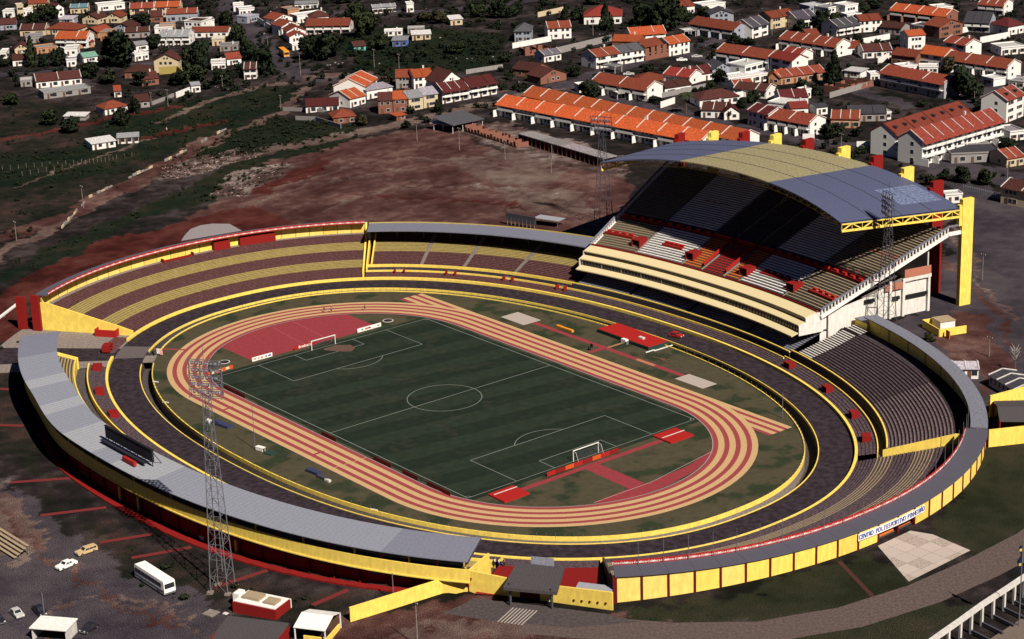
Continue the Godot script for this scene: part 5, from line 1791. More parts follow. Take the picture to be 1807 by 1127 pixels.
func make_near_gate():
	var rp = structure("gate_ramp")
	swept("paving", M.red, rp, 28.7, 42.3, [Vector2(5.0, 0.9), Vector2(23.0, 3.3)])
	swept("front_steps", M.dull_terrace, rp, 28.7, 42.3, stairs(0.76, 0.3, 5.0, 0.9, 4))
	var o = thing("gate_house", "yellow gate house wall with a dark canopy between the two near stands", "gate")
	wall_run("wall", M.yellow, o, Vector2(93.6, 64.9), Vector2(103.3, 60.1), 2.9, 3.5, 4.4, 3.4)
	wall_run("wall", M.yellow, o, Vector2(107.1, 58.5), Vector2(120.6, 52.3), 3.7, 4.5, 3.4, 3.6)
	wall_run("wall", M.yellow, o, Vector2(93.6, 64.9), Vector2(89.0, 56.5), 2.9, 2.4, 4.4, 4.2)
	wall_run("gate_leaf", M.red_dark, o, Vector2(103.3, 60.3), Vector2(107.1, 58.6), 3.5, 3.7, 2.6, 2.6, 0.15)
	var mb = MB.new()
	var c = [Vector3(99.4, 8.6, 57.7), Vector3(107.4, 8.6, 52.7), Vector3(112.7, 7.5, 59.1), Vector3(104.3, 7.5, 65.0)]
	mb.quad(c[3], c[2], c[1], c[0])
	var d = Vector3(0, -0.6, 0)
	mb.quad(c[0] + d, c[1] + d, c[2] + d, c[3] + d)
	for i in 4:
		var a = c[i]
		var b = c[(i + 1) % 4]
		mb.quad(b + d, a + d, a, b)
	mb.put("canopy", M.slate, o)
	var rb = MB.new()
	for i in 17:
		var f = i / 16.0
		rb.bar(c[0].lerp(c[1], f) + Vector3(0, 0.03, 0), c[3].lerp(c[2], f) + Vector3(0, 0.03, 0), 0.12, 0.08)
	rb.put("canopy_ribs", M.slate, o).set_meta("kind", "stuff")
	for q in [Vector3(101.0, 0, 59.8), Vector3(108.4, 0, 56.0), Vector3(104.4, 0, 63.6), Vector3(111.5, 0, 59.4)]:
		var pb = MB.new()
		pb.box(Vector3(q.x, 4.9, q.z), Vector3(0.4, 6.2, 0.4))
		pb.put("post", M.steel_dark, o)
	var mb2 = MB.new()
	var e = [Vector3(97.0, 7.4, 52.4), Vector3(100.9, 7.4, 49.8), Vector3(104.0, 7.0, 52.4), Vector3(100.2, 7.0, 55.0)]
	mb2.quad(e[3], e[2], e[1], e[0])
	for i in 4:
		mb2.quad(e[(i + 1) % 4] + d, e[i] + d, e[i], e[(i + 1) % 4])
	mb2.put("rear_canopy", M.slab_pale, o)
	for q in [e[0], e[1], e[2], e[3]]:
		var pb = MB.new()
		pb.box(Vector3(q.x, 3.9, q.z) * Vector3(1, 1, 1) + (Vector3(100.5, 3.9, 52.4) - Vector3(q.x, 3.9, q.z)) * 0.12, Vector3(0.25, 6.0, 0.25))
		pb.put("post", M.steel_dark, o)
	for i in 5:
		var q = Vector2(113.5, 55.55).lerp(Vector2(119.4, 52.85), i / 4.0)
		var hb = MB.new()
		hb.box(Vector3(q.x + 0.1, 5.1 + 0.15 * i, q.y + 0.2), Vector3(0.3, 0.35, 0.3))
		hb.put("vent", M.red_dark, o)
	var sh = thing("skylight_roof", "pale corrugated roof just behind the gate house wall", "roof")
	var sq = [Vector3(111.6, 7.2, 52.8), Vector3(117.8, 7.4, 49.4), Vector3(119.6, 7.2, 52.0), Vector3(113.2, 7.0, 55.2)]
	var s1 = MB.new()
	s1.quad(sq[3], sq[2], sq[1], sq[0])
	for i in 4:
		s1.quad(sq[(i + 1) % 4] - Vector3(0, 0.15, 0), sq[i] - Vector3(0, 0.15, 0), sq[i], sq[(i + 1) % 4])
	s1.put("sheet", M.roof_grey_light, sh)
	for q in sq:
		var pb = MB.new()
		pb.box(Vector3(q.x, (q.y + 2.6) * 0.5, q.z) + (Vector3(115.5, 0, 52.4) - Vector3(q.x, 0, q.z)) * 0.1, Vector3(0.2, q.y - 2.7, 0.2))
		pb.put("post", M.steel_dark, sh)
	var w = thing("boundary_wall", "tall yellow boundary wall running from the gate house towards the white shelter", "wall")
	wall_run("wall", M.yellow, w, Vector2(93.4, 65.2), Vector2(90.2, 68.7), 2.9, 2.6, 5.0, 4.4)
	wall_run("wall", M.yellow, w, Vector2(90.2, 68.7), Vector2(86.2, 87.6), 2.6, 1.4, 3.0, 3.0)
	# steps painted on the forecourt
	var fc = structure("gate_forecourt")
	sheet("paving", M.street, fc, [Vector2(97, 66), Vector2(120.5, 54.3), Vector2(128, 52), Vector2(120, 62), Vector2(106, 70), Vector2(97, 74)], 0.03)
	for i in 8:
		var a2 = Vector2(105.6 + i * 0.62, 63.8 - i * 0.30)
		sheet("stripe", M.sand, fc, ribbon_poly([a2, a2 + Vector2(2.2, 5.6)], 0.28), 0.05)
	var f2 = structure("main_gate_apron")
	var apron = PackedVector2Array([Vector2(137.2, -1.6), Vector2(151.6, 6.2), Vector2(150.6, -12.9), Vector2(141.0, -13.4), Vector2(136.8, -11.6)])
	mat("concrete_pale", 0.445, 0.380, 0.345, 0.9, "soft", 5.0)
	mat("concrete_warm", 0.455, 0.380, 0.335, 0.9, "grime", 9.0)
	var ci = 0
	for i in 5:
		for j in 6:
			var c0 = Vector2(136.0 + i * 3.4, -14.0 + j * 3.6)
			for piece in Geometry2D.intersect_polygons(apron, PackedVector2Array([c0, c0 + Vector2(3.36, 0), c0 + Vector2(3.36, 3.56), c0 + Vector2(0, 3.56)])):
				sheet("slab", [M.concrete_pale, M.concrete_light, M.concrete_warm][(ci * 5 + ci / 4) % 3], f2, Array(piece), 0.04, 4.0)
				ci += 1
	var gp = structure("berm_path")
	sheet("strip", mat("earth_red", 0.075, 0.028, 0.022, 1.0, "grime", 5.0), gp, ribbon_poly([Vector2(136.9, 9.0), Vector2(151.2, 15.7)], 0.9), 0.03)
	var rd = structure("perimeter_road")
	sheet("carriageway", mat("road_brown", 0.125, 0.092, 0.086, 0.95, "grime", 12.0), rd, ribbon_poly([Vector2(112, 66), Vector2(124.5, 58.5), Vector2(135.5, 51.5), Vector2(146.8, 40.5), Vector2(154.0, 25.0), Vector2(156.8, 8.0), Vector2(157.0, -8.0), Vector2(156.0, -26.0), Vector2(150.0, -60.0), Vector2(140.0, -85.0)], 8.5), 0.02, 3.0)

func make_gate_sign():
	# the way in through the yellow wall: sign board, two gates
	var o = thing("main_gate", "orange gates under a long white sign in the yellow wall", "gate")
	for i in 2:
		ring_box("gate_leaf", M.orange if i == 1 else M.red_dark, o, 355.11 + 2.545 * i + 0.15, 355.11 + 2.545 * (i + 1) - 0.15, 27.4, 27.5, 5.5, 8.5)
		for j in 4:
			ring_box("rail", M.orange, o, 355.11 + 2.545 * i + 0.12, 355.11 + 2.545 * (i + 1) - 0.12, 27.52, 27.62, 5.8 + j * 0.7, 5.92 + j * 0.7)
	var s = thing("name_sign", "long white sign board with blue letters over the orange gates", "sign")
	var a = 353.7
	var b = 362.9
	ring_box("board", M.white, s, a, b, 28.62, 28.72, 8.0, 9.5, 0.5)
	var txt = "CENTRO POLIESPORTIVO PINHEIRÃO"
	var font = SystemFont.new()
	font.font_names = PackedStringArray(["Droid Sans"])
	font.font_weight = 700
	var blue = mat("sign_blue", 0.02, 0.05, 0.28, 0.6, "")
	var made = {}
	for i in txt.length():
		var ch = txt[i]
		if ch == " ":
			continue
		if not made.has(ch):
			var tm = TextMesh.new()
			tm.text = ch
			tm.font = font
			tm.font_size = 64
			tm.pixel_size = 0.0205
			tm.depth = 0.04
			tm.curve_step = 4.0
			tm.material = blue
			made[ch] = tm
		var t = b - (b - a) * (i + 0.7) / (txt.length() + 0.4)
		var n2 = oval_n(t)
		var w = MeshInstance3D.new()
		w.name = "letter"
		w.mesh = made[ch]
		w.position = at(t, 28.745, 8.75)
		w.rotation.y = atan2(n2.x, n2.y)
		s.add_child(w, true)

# ---------------------------------------------------------------- floodlights and poles
func mast(label, pos: Vector3, h: float, bw: float, turn: float, rows: int, cols: int, dark = false):
	var o = thing("floodlight_mast", label, "floodlight", pos, turn, "floodlight masts")
	var m = M.steel_dark if dark else M.steel
	var tw = 1.1
	for s in [Vector2(-1, -1), Vector2(1, -1), Vector2(1, 1), Vector2(-1, 1)]:
		var mb = MB.new()
		mb.tube(Vector3(s.x * bw * 0.5, -0.3, s.y * bw * 0.5), Vector3(s.x * tw * 0.5, h, s.y * tw * 0.5), 0.12, 0.07, 6)
		mb.put("leg", m, o)
		var fb = MB.new()
		fb.box(Vector3(s.x * bw * 0.5, 0.15, s.y * bw * 0.5), Vector3(1.1, 0.6, 1.1))
		fb.put("footing", M.concrete, o)
	var br = MB.new()
	var y = 0.0
	var i = 0
	while y < h - 1.0:
		var w0 = lerp(bw, tw, y / h) * 0.5
		var y1 = min(h, y + max(1.6, w0 * 2.0))
		var w1 = lerp(bw, tw, y1 / h) * 0.5
		var c0 = [Vector3(-w0, y, -w0), Vector3(w0, y, -w0), Vector3(w0, y, w0), Vector3(-w0, y, w0)]
		var c1 = [Vector3(-w1, y1, -w1), Vector3(w1, y1, -w1), Vector3(w1, y1, w1), Vector3(-w1, y1, w1)]
		for k in 4:
			var n = (k + 1) % 4
			br.bar(c0[k] if i % 2 == 0 else c0[n], c1[n] if i % 2 == 0 else c1[k], 0.075)
			br.bar(c1[k], c1[n], 0.07)
		y = y1
		i += 1
	br.put("lattice", m, o)
	var pl = MB.new()
	var hw = cols * 0.95 * 0.5
	for r in rows + 1:
		pl.bar(Vector3(-hw, h - 0.4 + r * 1.45, 0.5), Vector3(hw, h - 0.4 + r * 1.45, 0.5), 0.12)
		pl.bar(Vector3(-hw, h - 0.4 + r * 1.45, -0.4), Vector3(hw, h - 0.4 + r * 1.45, -0.4), 0.10)
	for c in 4:
		var x = -hw + 2.0 * hw * c / 3.0
		pl.bar(Vector3(x, h - 0.6, 0.5), Vector3(x, h + rows * 1.45, 0.5), 0.12)
		pl.bar(Vector3(x, h - 0.6, -0.4), Vector3(x, h + rows * 1.45, 0.5), 0.10)
	pl.bar(Vector3(0, h + rows * 1.45 - 0.4, 0), Vector3(0, h + rows * 1.45 + 2.5, 0), 0.08)
	pl.put("frame", m, o)
	var proto = null
	for r in rows:
		for c in cols:
			var at_ = Vector3(-hw + (c + 0.5) * 0.95, h + 0.2 + r * 1.45, 0.85)
			if proto == null:
				var lb = MB.new()
				lb.tube(Vector3(0, 0.10, -0.45), Vector3(0, 0, 0), 0.16, 0.36, 10)
				lb.tube(Vector3(0, 0, 0), Vector3(0, -0.02, 0.08), 0.38, 0.36, 10)
				proto = lb.put("lamp", M.lamp_body, o)
				proto.position = at_
			else:
				share(proto, "lamp", at_, 0.0, o)
	return o

func pole(label, p: Vector3, h: float, arm = 0.0, category = "pole", m = null, r = 0.13):
	var o = thing("utility_pole" if arm > 0.0 else "post", label, category, p, 0.0, "poles")
	var mm = M.concrete if m == null else m
	var mb = MB.new()
	mb.tube(Vector3(0, -0.4, 0), Vector3(0, h, 0), r, r * 0.65, 7)
	mb.put("shaft", mm, o)
	if arm > 0.0:
		var ab = MB.new()
		ab.bar(Vector3(-arm, h - 0.4, 0), Vector3(arm, h - 0.4, 0), 0.14)
		ab.put("crossarm", M.wood, o)
		for s in [-1.0, 0.0, 1.0]:
			var ib = MB.new()
			ib.tube(Vector3(s * arm * 0.9, h - 0.35, 0), Vector3(s * arm * 0.9, h - 0.05, 0), 0.07, 0.05, 6)
			ib.put("insulator", M.white_dirty, o)
	return o

# ---------------------------------------------------------------- vehicles
func side_body(mb: MB, prof: Array, w: float, top_in: float, belt: float):
	# side outline (x forward, y up) extruded across; the part above the belt leans inwards
	var half = []
	for q in prof:
		half.append(w * 0.5 - (top_in if q.y > belt else 0.0))
	var n = prof.size()
	for i in n:
		var j = (i + 1) % n
		var a = prof[i]
		var b = prof[j]
		mb.quad(Vector3(a.x, a.y, half[i]), Vector3(a.x, a.y, -half[i]), Vector3(b.x, b.y, -half[j]), Vector3(b.x, b.y, half[j]))
	var idx = Geometry2D.triangulate_polygon(PackedVector2Array(prof))
	for k in range(0, idx.size(), 3):
		var v = []
		var u = []
		for e in 3:
			var q = prof[idx[k + e]]
			v.append(Vector3(q.x, q.y, half[idx[k + e]]))
			u.append(Vector3(q.x, q.y, -half[idx[k + e]]))
		if (v[1] - v[0]).cross(v[2] - v[0]).z > 0:
			mb.tri(v[0], v[1], v[2])
			mb.tri(u[0], u[2], u[1])
		else:
			mb.tri(v[0], v[2], v[1])
			mb.tri(u[0], u[1], u[2])

func wheels(o, xs, w, r):
	for x in xs:
		for s in [-1.0, 1.0]:
			var mb = MB.new()
			mb.tube(Vector3(x, r, s * (w * 0.5 - 0.2)), Vector3(x, r, s * (w * 0.5 + 0.01)), r, r, 14)
			var wh = mb.put("wheel", M.tyre, o)
			var hb = MB.new()
			hb.tube(Vector3(x, r, s * (w * 0.5)), Vector3(x, r, s * (w * 0.5 + 0.025)), r * 0.55, r * 0.5, 10)
			hb.put("rim", M.steel, wh)

func car(label, pos: Vector3, turn: float, m, style: String):
	var o = thing("parked_car" if style != "race" else "red_car", label, "car", pos, turn, "cars")
	var w = 1.68
	var prof
	var belt = 0.86
	match style:
		"wagon":
			prof = [Vector2(-2.2, 0.3), Vector2(-2.25, 0.85), Vector2(-2.1, 1.38), Vector2(0.35, 1.42), Vector2(0.95, 0.92), Vector2(2.2, 0.82), Vector2(2.25, 0.3)]
		"hatch":
			prof = [Vector2(-1.8, 0.3), Vector2(-1.85, 0.85), Vector2(-1.25, 1.36), Vector2(0.2, 1.4), Vector2(0.85, 0.92), Vector2(1.85, 0.8), Vector2(1.9, 0.3)]
		"beetle":
			prof = [Vector2(-2.0, 0.32), Vector2(-1.9, 0.75), Vector2(-1.4, 1.08), Vector2(-0.7, 1.45), Vector2(0.1, 1.48), Vector2(0.7, 1.0), Vector2(1.3, 0.92), Vector2(1.9, 0.62), Vector2(2.0, 0.32)]
		_:
			prof = [Vector2(-2.2, 0.3), Vector2(-2.25, 0.85), Vector2(-1.35, 0.93), Vector2(-0.95, 1.37), Vector2(0.3, 1.4), Vector2(0.9, 0.93), Vector2(2.15, 0.82), Vector2(2.25, 0.3)]
	var mb = MB.new()
	side_body(mb, prof, w, 0.16, belt + 0.1)
	mb.put("body", m, o)
	# glass
	var roof_f = Vector2(0.3, 1.4)
	var scr_b = Vector2(0.9, 0.93)
	var rear_t = Vector2(-0.95, 1.37)
	var rear_b = Vector2(-1.35, 0.93)
	if style == "wagon":
		roof_f = Vector2(0.35, 1.42)
		scr_b = Vector2(0.95, 0.92)
		rear_t = Vector2(-2.1, 1.38)
		rear_b = Vector2(-2.25, 0.85)
	elif style == "hatch":
		roof_f = Vector2(0.2, 1.4)
		scr_b = Vector2(0.85, 0.92)
		rear_t = Vector2(-1.25, 1.36)
		rear_b = Vector2(-1.85, 0.85)
	elif style == "beetle":
		roof_f = Vector2(0.1, 1.48)
		scr_b = Vector2(0.7, 1.0)
		rear_t = Vector2(-0.7, 1.45)
		rear_b = Vector2(-1.4, 1.08)
	for q in [["windscreen", roof_f, scr_b, 1.0], ["rear_window", rear_t, rear_b, -1.0]]:
		var g = MB.new()
		var a = q[1].lerp(q[2], 0.1)
		var b = q[1].lerp(q[2], 0.9)
		var n = Vector2(0.02 * q[3], 0.02)
		a += n
		b += n
		var hw = w * 0.5 - 0.22
		g.quad(Vector3(b.x, b.y, hw), Vector3(b.x, b.y, -hw), Vector3(a.x, a.y, -hw + 0.05), Vector3(a.x, a.y, hw - 0.05))
		if q[3] < 0:
			g = MB.new()
			g.quad(Vector3(b.x, b.y, -hw), Vector3(b.x, b.y, hw), Vector3(a.x, a.y, hw - 0.05), Vector3(a.x, a.y, -hw + 0.05))
		g.put(q[0], M.glass, o)
	var x0 = rear_t.x + 0.12
	var x1 = roof_f.x + 0.05
	for s in [-1.0, 1.0]:
		var cnt = 3 if style == "wagon" else 2
		for k in cnt:
			var g = MB.new()
			var xa = lerp(x0, x1, k / float(cnt)) + 0.04
			var xb = lerp(x0, x1, (k + 1) / float(cnt)) - 0.04
			var xc = xb + (0.35 if k == cnt - 1 else 0.0)
			var xd = xa - (0.18 if k == 0 and style != "wagon" else 0.0)
			var pts = [Vector3(xd, 0.97, s * (w * 0.5 + 0.012)), Vector3(xc, 0.97, s * (w * 0.5 + 0.012)), Vector3(xb, 1.30, s * (w * 0.5 - 0.11)), Vector3(xa, 1.30, s * (w * 0.5 - 0.11))]
			if s > 0:
				g.quad(pts[0], pts[1], pts[2], pts[3])
			else:
				g.quad(pts[1], pts[0], pts[3], pts[2])
			g.put("side_window", M.glass, o)
		for e in [[2.22, "headlight", M.white], [-2.24, "tail_light", M.red]]:
			var lb = MB.new()
			var xx = e[0] * (1.0 if style in ["sedan", "wagon", "race"] else 0.84)
			lb.box(Vector3(xx, 0.68, s * 0.58), Vector3(0.08, 0.16, 0.3))
			lb.put(e[1], e[2], o)
	for e in [-1.0, 1.0]:
		var bb = MB.new()
		bb.box(Vector3(e * (2.27 if style in ["sedan", "wagon", "race"] else 1.93), 0.42, 0), Vector3(0.12, 0.16, w - 0.05))
		bb.put("bumper", M.steel, o)
	wheels(o, [-1.35 if style != "hatch" else -1.2, 1.38 if style != "hatch" else 1.25], w, 0.31)
	return o

func bus(label, pos: Vector3, turn: float, m, m_low):
	var o = thing("bus", label, "bus", pos, turn, "buses")
	var L = 11.8
	var W = 2.5
	var H = 3.1
	var prof = [Vector2(-L / 2, 0.45), Vector2(-L / 2, 2.9), Vector2(-L / 2 + 0.2, H), Vector2(L / 2 - 0.35, H), Vector2(L / 2 - 0.1, 2.85), Vector2(L / 2, 1.5), Vector2(L / 2, 0.45)]
	var mb = MB.new()
	side_body(mb, prof, W, 0.08, 2.87)
	mb.put("body", m, o)
	for s in [-1.0, 1.0]:
		for k in 8:
			var g = MB.new()
			g.box(Vector3(-4.9 + k * 1.3, 2.1, s * (W * 0.5 + 0.005)), Vector3(1.12, 0.85, 0.05))
			g.put("side_window", M.glass, o)
		var sb = MB.new()
		sb.box(Vector3(0, 0.95, s * (W * 0.5 + 0.004)), Vector3(L - 0.4, 0.5, 0.03))
		sb.put("side_stripe", m_low, o)
	var g2 = MB.new()
	g2.quad(Vector3(L / 2 + 0.005, 1.55, 1.1), Vector3(L / 2 + 0.005, 1.55, -1.1), Vector3(L / 2 - 0.09, 2.7, -1.08), Vector3(L / 2 - 0.09, 2.7, 1.08))
	g2.put("windscreen", M.glass, o)
	var g3 = MB.new()
	g3.quad(Vector3(-L / 2 - 0.01, 1.8, -1.0), Vector3(-L / 2 - 0.01, 1.8, 1.0), Vector3(-L / 2 - 0.01, 2.6, 1.0), Vector3(-L / 2 - 0.01, 2.6, -1.0))
	g3.put("rear_window", M.glass, o)
	for s in [-1.0, 1.0]:
		var lb = MB.new()
		lb.box(Vector3(L / 2 + 0.02, 0.95, s * 0.85), Vector3(0.06, 0.2, 0.35))
		lb.put("headlight", M.white, o)
	for e in [-1.0, 1.0]:
		var bb = MB.new()
		bb.box(Vector3(e * (L / 2 + 0.08), 0.6, 0), Vector3(0.16, 0.3, W - 0.1))
		bb.put("bumper", M.steel, o)
	var hb = MB.new()
	hb.box(Vector3(1.5, H + 0.06, 0), Vector3(0.8, 0.12, 0.8))
	hb.put("roof_hatch", m, o)
	wheels(o, [-3.2, 3.6], W, 0.5)
	return o

# ---------------------------------------------------------------- small things on the field
func goal(label, x: float, side: float):
	var o = thing("football_goal", label, "goal", Vector3(x, 0, 0), 0.0, "football goals")
	for s in [-1.0, 1.0]:
		var mb = MB.new()
		mb.tube(Vector3(0, 0, s * 3.72), Vector3(0, 2.44, s * 3.72), 0.11, 0.11, 8)
		mb.put("post", M.white, o)
		var nb = MB.new()
		nb.tube(Vector3(0, 2.44, s * 3.72), Vector3(side * 0.9, 2.35, s * 3.72), 0.05, 0.05, 6)
		nb.tube(Vector3(side * 0.9, 2.35, s * 3.72), Vector3(side * 1.9, 0, s * 3.72), 0.05, 0.05, 6)
		nb.put("stay", M.white_dirty, o)
	var cb = MB.new()
	cb.tube(Vector3(0, 2.5, -3.83), Vector3(0, 2.5, 3.83), 0.11, 0.11, 8)
	cb.put("crossbar", M.white, o)
	var net = MB.new()
	for i in 19:
		var z = -3.7 + 7.4 * i / 18.0
		net.bar(Vector3(side * 0.9, 2.33, z), Vector3(side * 1.9, 0.02, z), 0.02)
	for i in 7:
		var f = i / 6.0
		net.bar(Vector3(side * (0.9 + f), 2.33 - 2.3 * f, -3.7), Vector3(side * (0.9 + f), 2.33 - 2.3 * f, 3.7), 0.02)
		for s in [-1.0, 1.0]:
			net.bar(Vector3(0.0, 2.4 - 2.38 * f, s * 3.7), Vector3(side * (0.9 + f), 2.33 - 2.3 * f, s * 3.7), 0.02)
	net.put("net", M.steel, o).set_meta("kind", "stuff")

func ad_board(label, a: Vector2, b: Vector2, h: float, m, marks: Array, text = "", tm_color = null):
	var mid = (a + b) * 0.5
	var d = (b - a)
	var o = thing("advertising_board", label, "board", Vector3(mid.x, 0, mid.y), atan2(-d.y, d.x), "boards round the pitch")
	var l = d.length()
	var mb = MB.new()
	mb.box(Vector3(0, h * 0.5 + 0.08, 0), Vector3(l, h, 0.08))
	mb.put("panel", m, o)
	for s in [-0.4, 0.4]:
		var fb = MB.new()
		fb.box(Vector3(s * l, 0.2, -0.25), Vector3(0.08, 0.4, 0.5))
		fb.put("foot", M.steel_dark, o)
	for k in marks.size():
		var q = marks[k]
		var pb = MB.new()
		pb.box(Vector3(q[0] * l, h * 0.5 + 0.08, 0.05), Vector3(q[1] * l, h * q[2], 0.03))
		pb.put("print", q[3], o)
	if text != "":
		var tm = TextMesh.new()
		tm.text = text
		var font = SystemFont.new()
		font.font_names = PackedStringArray(["Droid Sans"])
		font.font_weight = 700
		tm.font = font
		tm.font_size = 64
		tm.pixel_size = h * 0.0145
		tm.depth = 0.03
		tm.material = M.white
		var w = MeshInstance3D.new()
		w.name = "lettering"
		w.mesh = tm
		w.position = Vector3(0, h * 0.5 + 0.08, 0.055)
		o.add_child(w, true)
	return o

func block(called, label, category, pos: Vector3, turn: float, parts: Array, group = ""):
	# parts: [name, centre, size, material]
	var o = thing(called, label, category, pos, turn, group)
	for q in parts:
		var mb = MB.new()
		mb.box(q[1], q[2])
		mb.put(q[0], q[3], o)
	return o

func make_field_things():
	goal("white goal with dark net at the near right end of the pitch", 52.67, 1.0)
	goal("white goal at the far left end in front of the red half disc", -52.67, -1.0)
	var og = M.orange
	ad_board("white board with orange and blue lettering beside the left corner of the red half disc", Vector2(-55.9, 20.1), Vector2(-55.9, 13.9), 1.1, M.white, [[-0.35, 0.1, 0.35, og], [-0.17, 0.08, 0.35, og], [-0.02, 0.1, 0.4, og], [0.2, 0.1, 0.3, M.sign_blue], [0.36, 0.14, 0.35, M.sign_blue]])
	ad_board("red board with white lettering behind the far goal", Vector2(-55.9, 7.1), Vector2(-55.9, 0.4), 1.0, M.red_bright, [], "Bradesco")
	ad_board("white board with a red mark near the far corner of the pitch", Vector2(-55.9, -13.1), Vector2(-55.9, -20.9), 1.1, M.white, [[-0.3, 0.08, 0.3, M.steel_dark], [-0.12, 0.1, 0.35, M.red_bright], [0.0, 0.12, 0.35, M.red], [0.38, 0.1, 0.25, M.steel_dark]])
	for i in 8:
		var z0 = 13.8 - i * 2.65
		ad_board("red panel behind the near right goal, %s in the row" % ["nearest the camera end", "second", "third", "fourth", "fifth", "sixth", "seventh", "last and farthest"][i], Vector2(55.5, z0), Vector2(55.5, z0 - 2.55), 1.0, [M.red_bright, M.red, M.orange_red][i % 3], [])
	var sl = [[-0.3, 5.7, "by the halfway line"], [20.6, 27.5, "between the halfway line and the box"], [31.8, 37.6, "level with the penalty box"], [40.9, 49.3, "nearest the corner"]]
	for q in sl:
		ad_board("dark red board along the near touchline " + q[2], Vector2(q[0], 35.9), Vector2(q[1], 35.9), 0.9, M.red_dark, [])
	ad_board("long dark red board on the near touchline under the floodlight", Vector2(-47.0, 35.9), Vector2(-34.0, 35.9), 0.9, M.red_dark, [])
	# orange and cream barrier at the left corner
	var o = thing("barrier", "orange and cream striped barrier by the left corner of the pitch", "barrier", Vector3(-55.2, 0, 30.1), 0.0)
	for i in 7:
		var mb = MB.new()
		mb.box(Vector3(0.08 * (i - 3), 0.45, -3.3 + i * 1.1), Vector3(0.3, 0.9 if i % 2 == 0 else 0.6, 1.08))
		mb.put("segment", M.orange_red if i % 2 == 0 else M.cream, o)
	# landing mats and pole vault gear on the far side
	block("landing_mat", "large red landing mat with dark green sides by the far straight", "mat", Vector3(-0.9, 0, -62.8), -0.02, [["base", Vector3(0, 0.45, 0), Vector3(20.5, 0.9, 7.2), M.dark_green], ["top", Vector3(0, 0.96, 0), Vector3(20.3, 0.12, 7.0), M.red_bright]])
	block("landing_box", "white padded box in front of the large red mat", "box", Vector3(0.6, 0, -58.6), 0.0, [["pad", Vector3(0, 0.6, 0), Vector3(1.8, 1.2, 1.0), M.white], ["side", Vector3(1.1, 0.4, 0.2), Vector3(0.4, 0.8, 0.9), M.steel]])
	block("equipment_cover", "pale bag lying on the large red mat", "bag", Vector3(3.0, 1.02, -62.4), 0.0, [["cover", Vector3(0, 0.2, 0), Vector3(1.8, 0.4, 0.9), M.white_dirty]])
	block("crossbar_rack", "white bar lying beside the right end of the large red mat", "bar", Vector3(10.6, 0, -63.0), -PI / 2, [["bar", Vector3(0, 0.12, 0), Vector3(6.5, 0.16, 0.3), M.white], ["foot", Vector3(-2.5, 0.05, 0), Vector3(0.2, 0.1, 0.8), M.steel], ["foot", Vector3(2.5, 0.05, 0), Vector3(0.2, 0.1, 0.8), M.steel]])
	block("crossbar_rack", "shorter white bar on the grass in front of the mat's right end", "bar", Vector3(10.0, 0, -58.9), -PI / 2, [["bar", Vector3(0, 0.12, 0), Vector3(3.0, 0.16, 0.3), M.white], ["foot", Vector3(-1.1, 0.05, 0), Vector3(0.2, 0.1, 0.8), M.steel]])
	block("hurdle_stack", "row of stacked orange yellow hurdles beside the far runway", "hurdles", Vector3(-18.9, 0, -54.7), 0.0, [["stack", Vector3(-2.2, 0.3, 0), Vector3(2.1, 0.6, 0.8), M.orange_yellow], ["stack", Vector3(0, 0.3, 0), Vector3(2.1, 0.55, 0.8), M.orange_yellow], ["stack", Vector3(2.2, 0.3, 0), Vector3(2.1, 0.6, 0.8), M.orange_yellow]])
	block("judge_stand", "small dark stand on the runway branch", "stand", Vector3(-1.5, 0, -48.6), 0.0, [["seat", Vector3(0, 0.9, 0), Vector3(0.9, 0.12, 0.9), M.dark], ["back", Vector3(0, 1.3, -0.4), Vector3(0.9, 0.8, 0.1), M.dark], ["leg", Vector3(-0.4, 0.45, 0.3), Vector3(0.1, 0.9, 0.1), M.dark], ["leg", Vector3(0.4, 0.45, 0.3), Vector3(0.1, 0.9, 0.1), M.dark]])
	block("planks", "brown planks lying on the grass near the second sand pit", "planks", Vector3(17.0, 0, -57.0), 0.12, [["plank", Vector3(-1.5, 0.06, 0), Vector3(4.0, 0.12, 0.5), M.wood], ["plank", Vector3(1.6, 0.06, 0.5), Vector3(4.0, 0.12, 0.5), M.wood], ["plank", Vector3(0.4, 0.06, -0.6), Vector3(3.6, 0.12, 0.4), M.wood]])
	# high jump mats at the near right end
	block("landing_mat", "red mat at the far corner behind the near right goal line", "mat", Vector3(57.1, 0, -22.7), 0.0, [["base", Vector3(0, 0.18, 0), Vector3(6.2, 0.36, 7.2), M.red_bright], ["stripe", Vector3(-0.4, 0.38, -0.4), Vector3(0.3, 0.05, 7.0), M.white_dirty]])
	block("landing_mat", "red mat at the near corner behind the near right goal line", "mat", Vector3(57.4, 0, 26.2), 0.0, [["base", Vector3(0, 0.18, 0), Vector3(5.8, 0.36, 7.0), M.red_bright], ["stripe", Vector3(-1.6, 0.38, -0.4), Vector3(0.3, 0.05, 6.4), M.white_dirty]])
	# clutter beside the near straight
	block("equipment_heap", "blue tarpaulin heap on the grass below the floodlight", "tarpaulin", Vector3(-22.0, 0, 49.8), 0.15, [["cover", Vector3(0, 0.35, 0), Vector3(6.0, 0.7, 1.6), M.tarp], ["fold", Vector3(-1.5, 0.8, 0), Vector3(2.0, 0.3, 1.2), M.tarp], ["bag", Vector3(-4.2, 0.4, 0.6), Vector3(1.2, 0.8, 0.9), M.white]])
	block("equipment_heap", "dark blue and white gear heap on the grass by the near straight", "gear", Vector3(20.5, 0, 50.2), 0.1, [["cover", Vector3(-2.6, 0.35, -0.3), Vector3(4.2, 0.7, 1.4), M.tarp], ["cover", Vector3(1.6, 0.3, 0.4), Vector3(3.6, 0.6, 1.2), M.steel_dark], ["bag", Vector3(3.6, 0.35, 0.9), Vector3(1.6, 0.5, 0.7), M.white_dirty]])
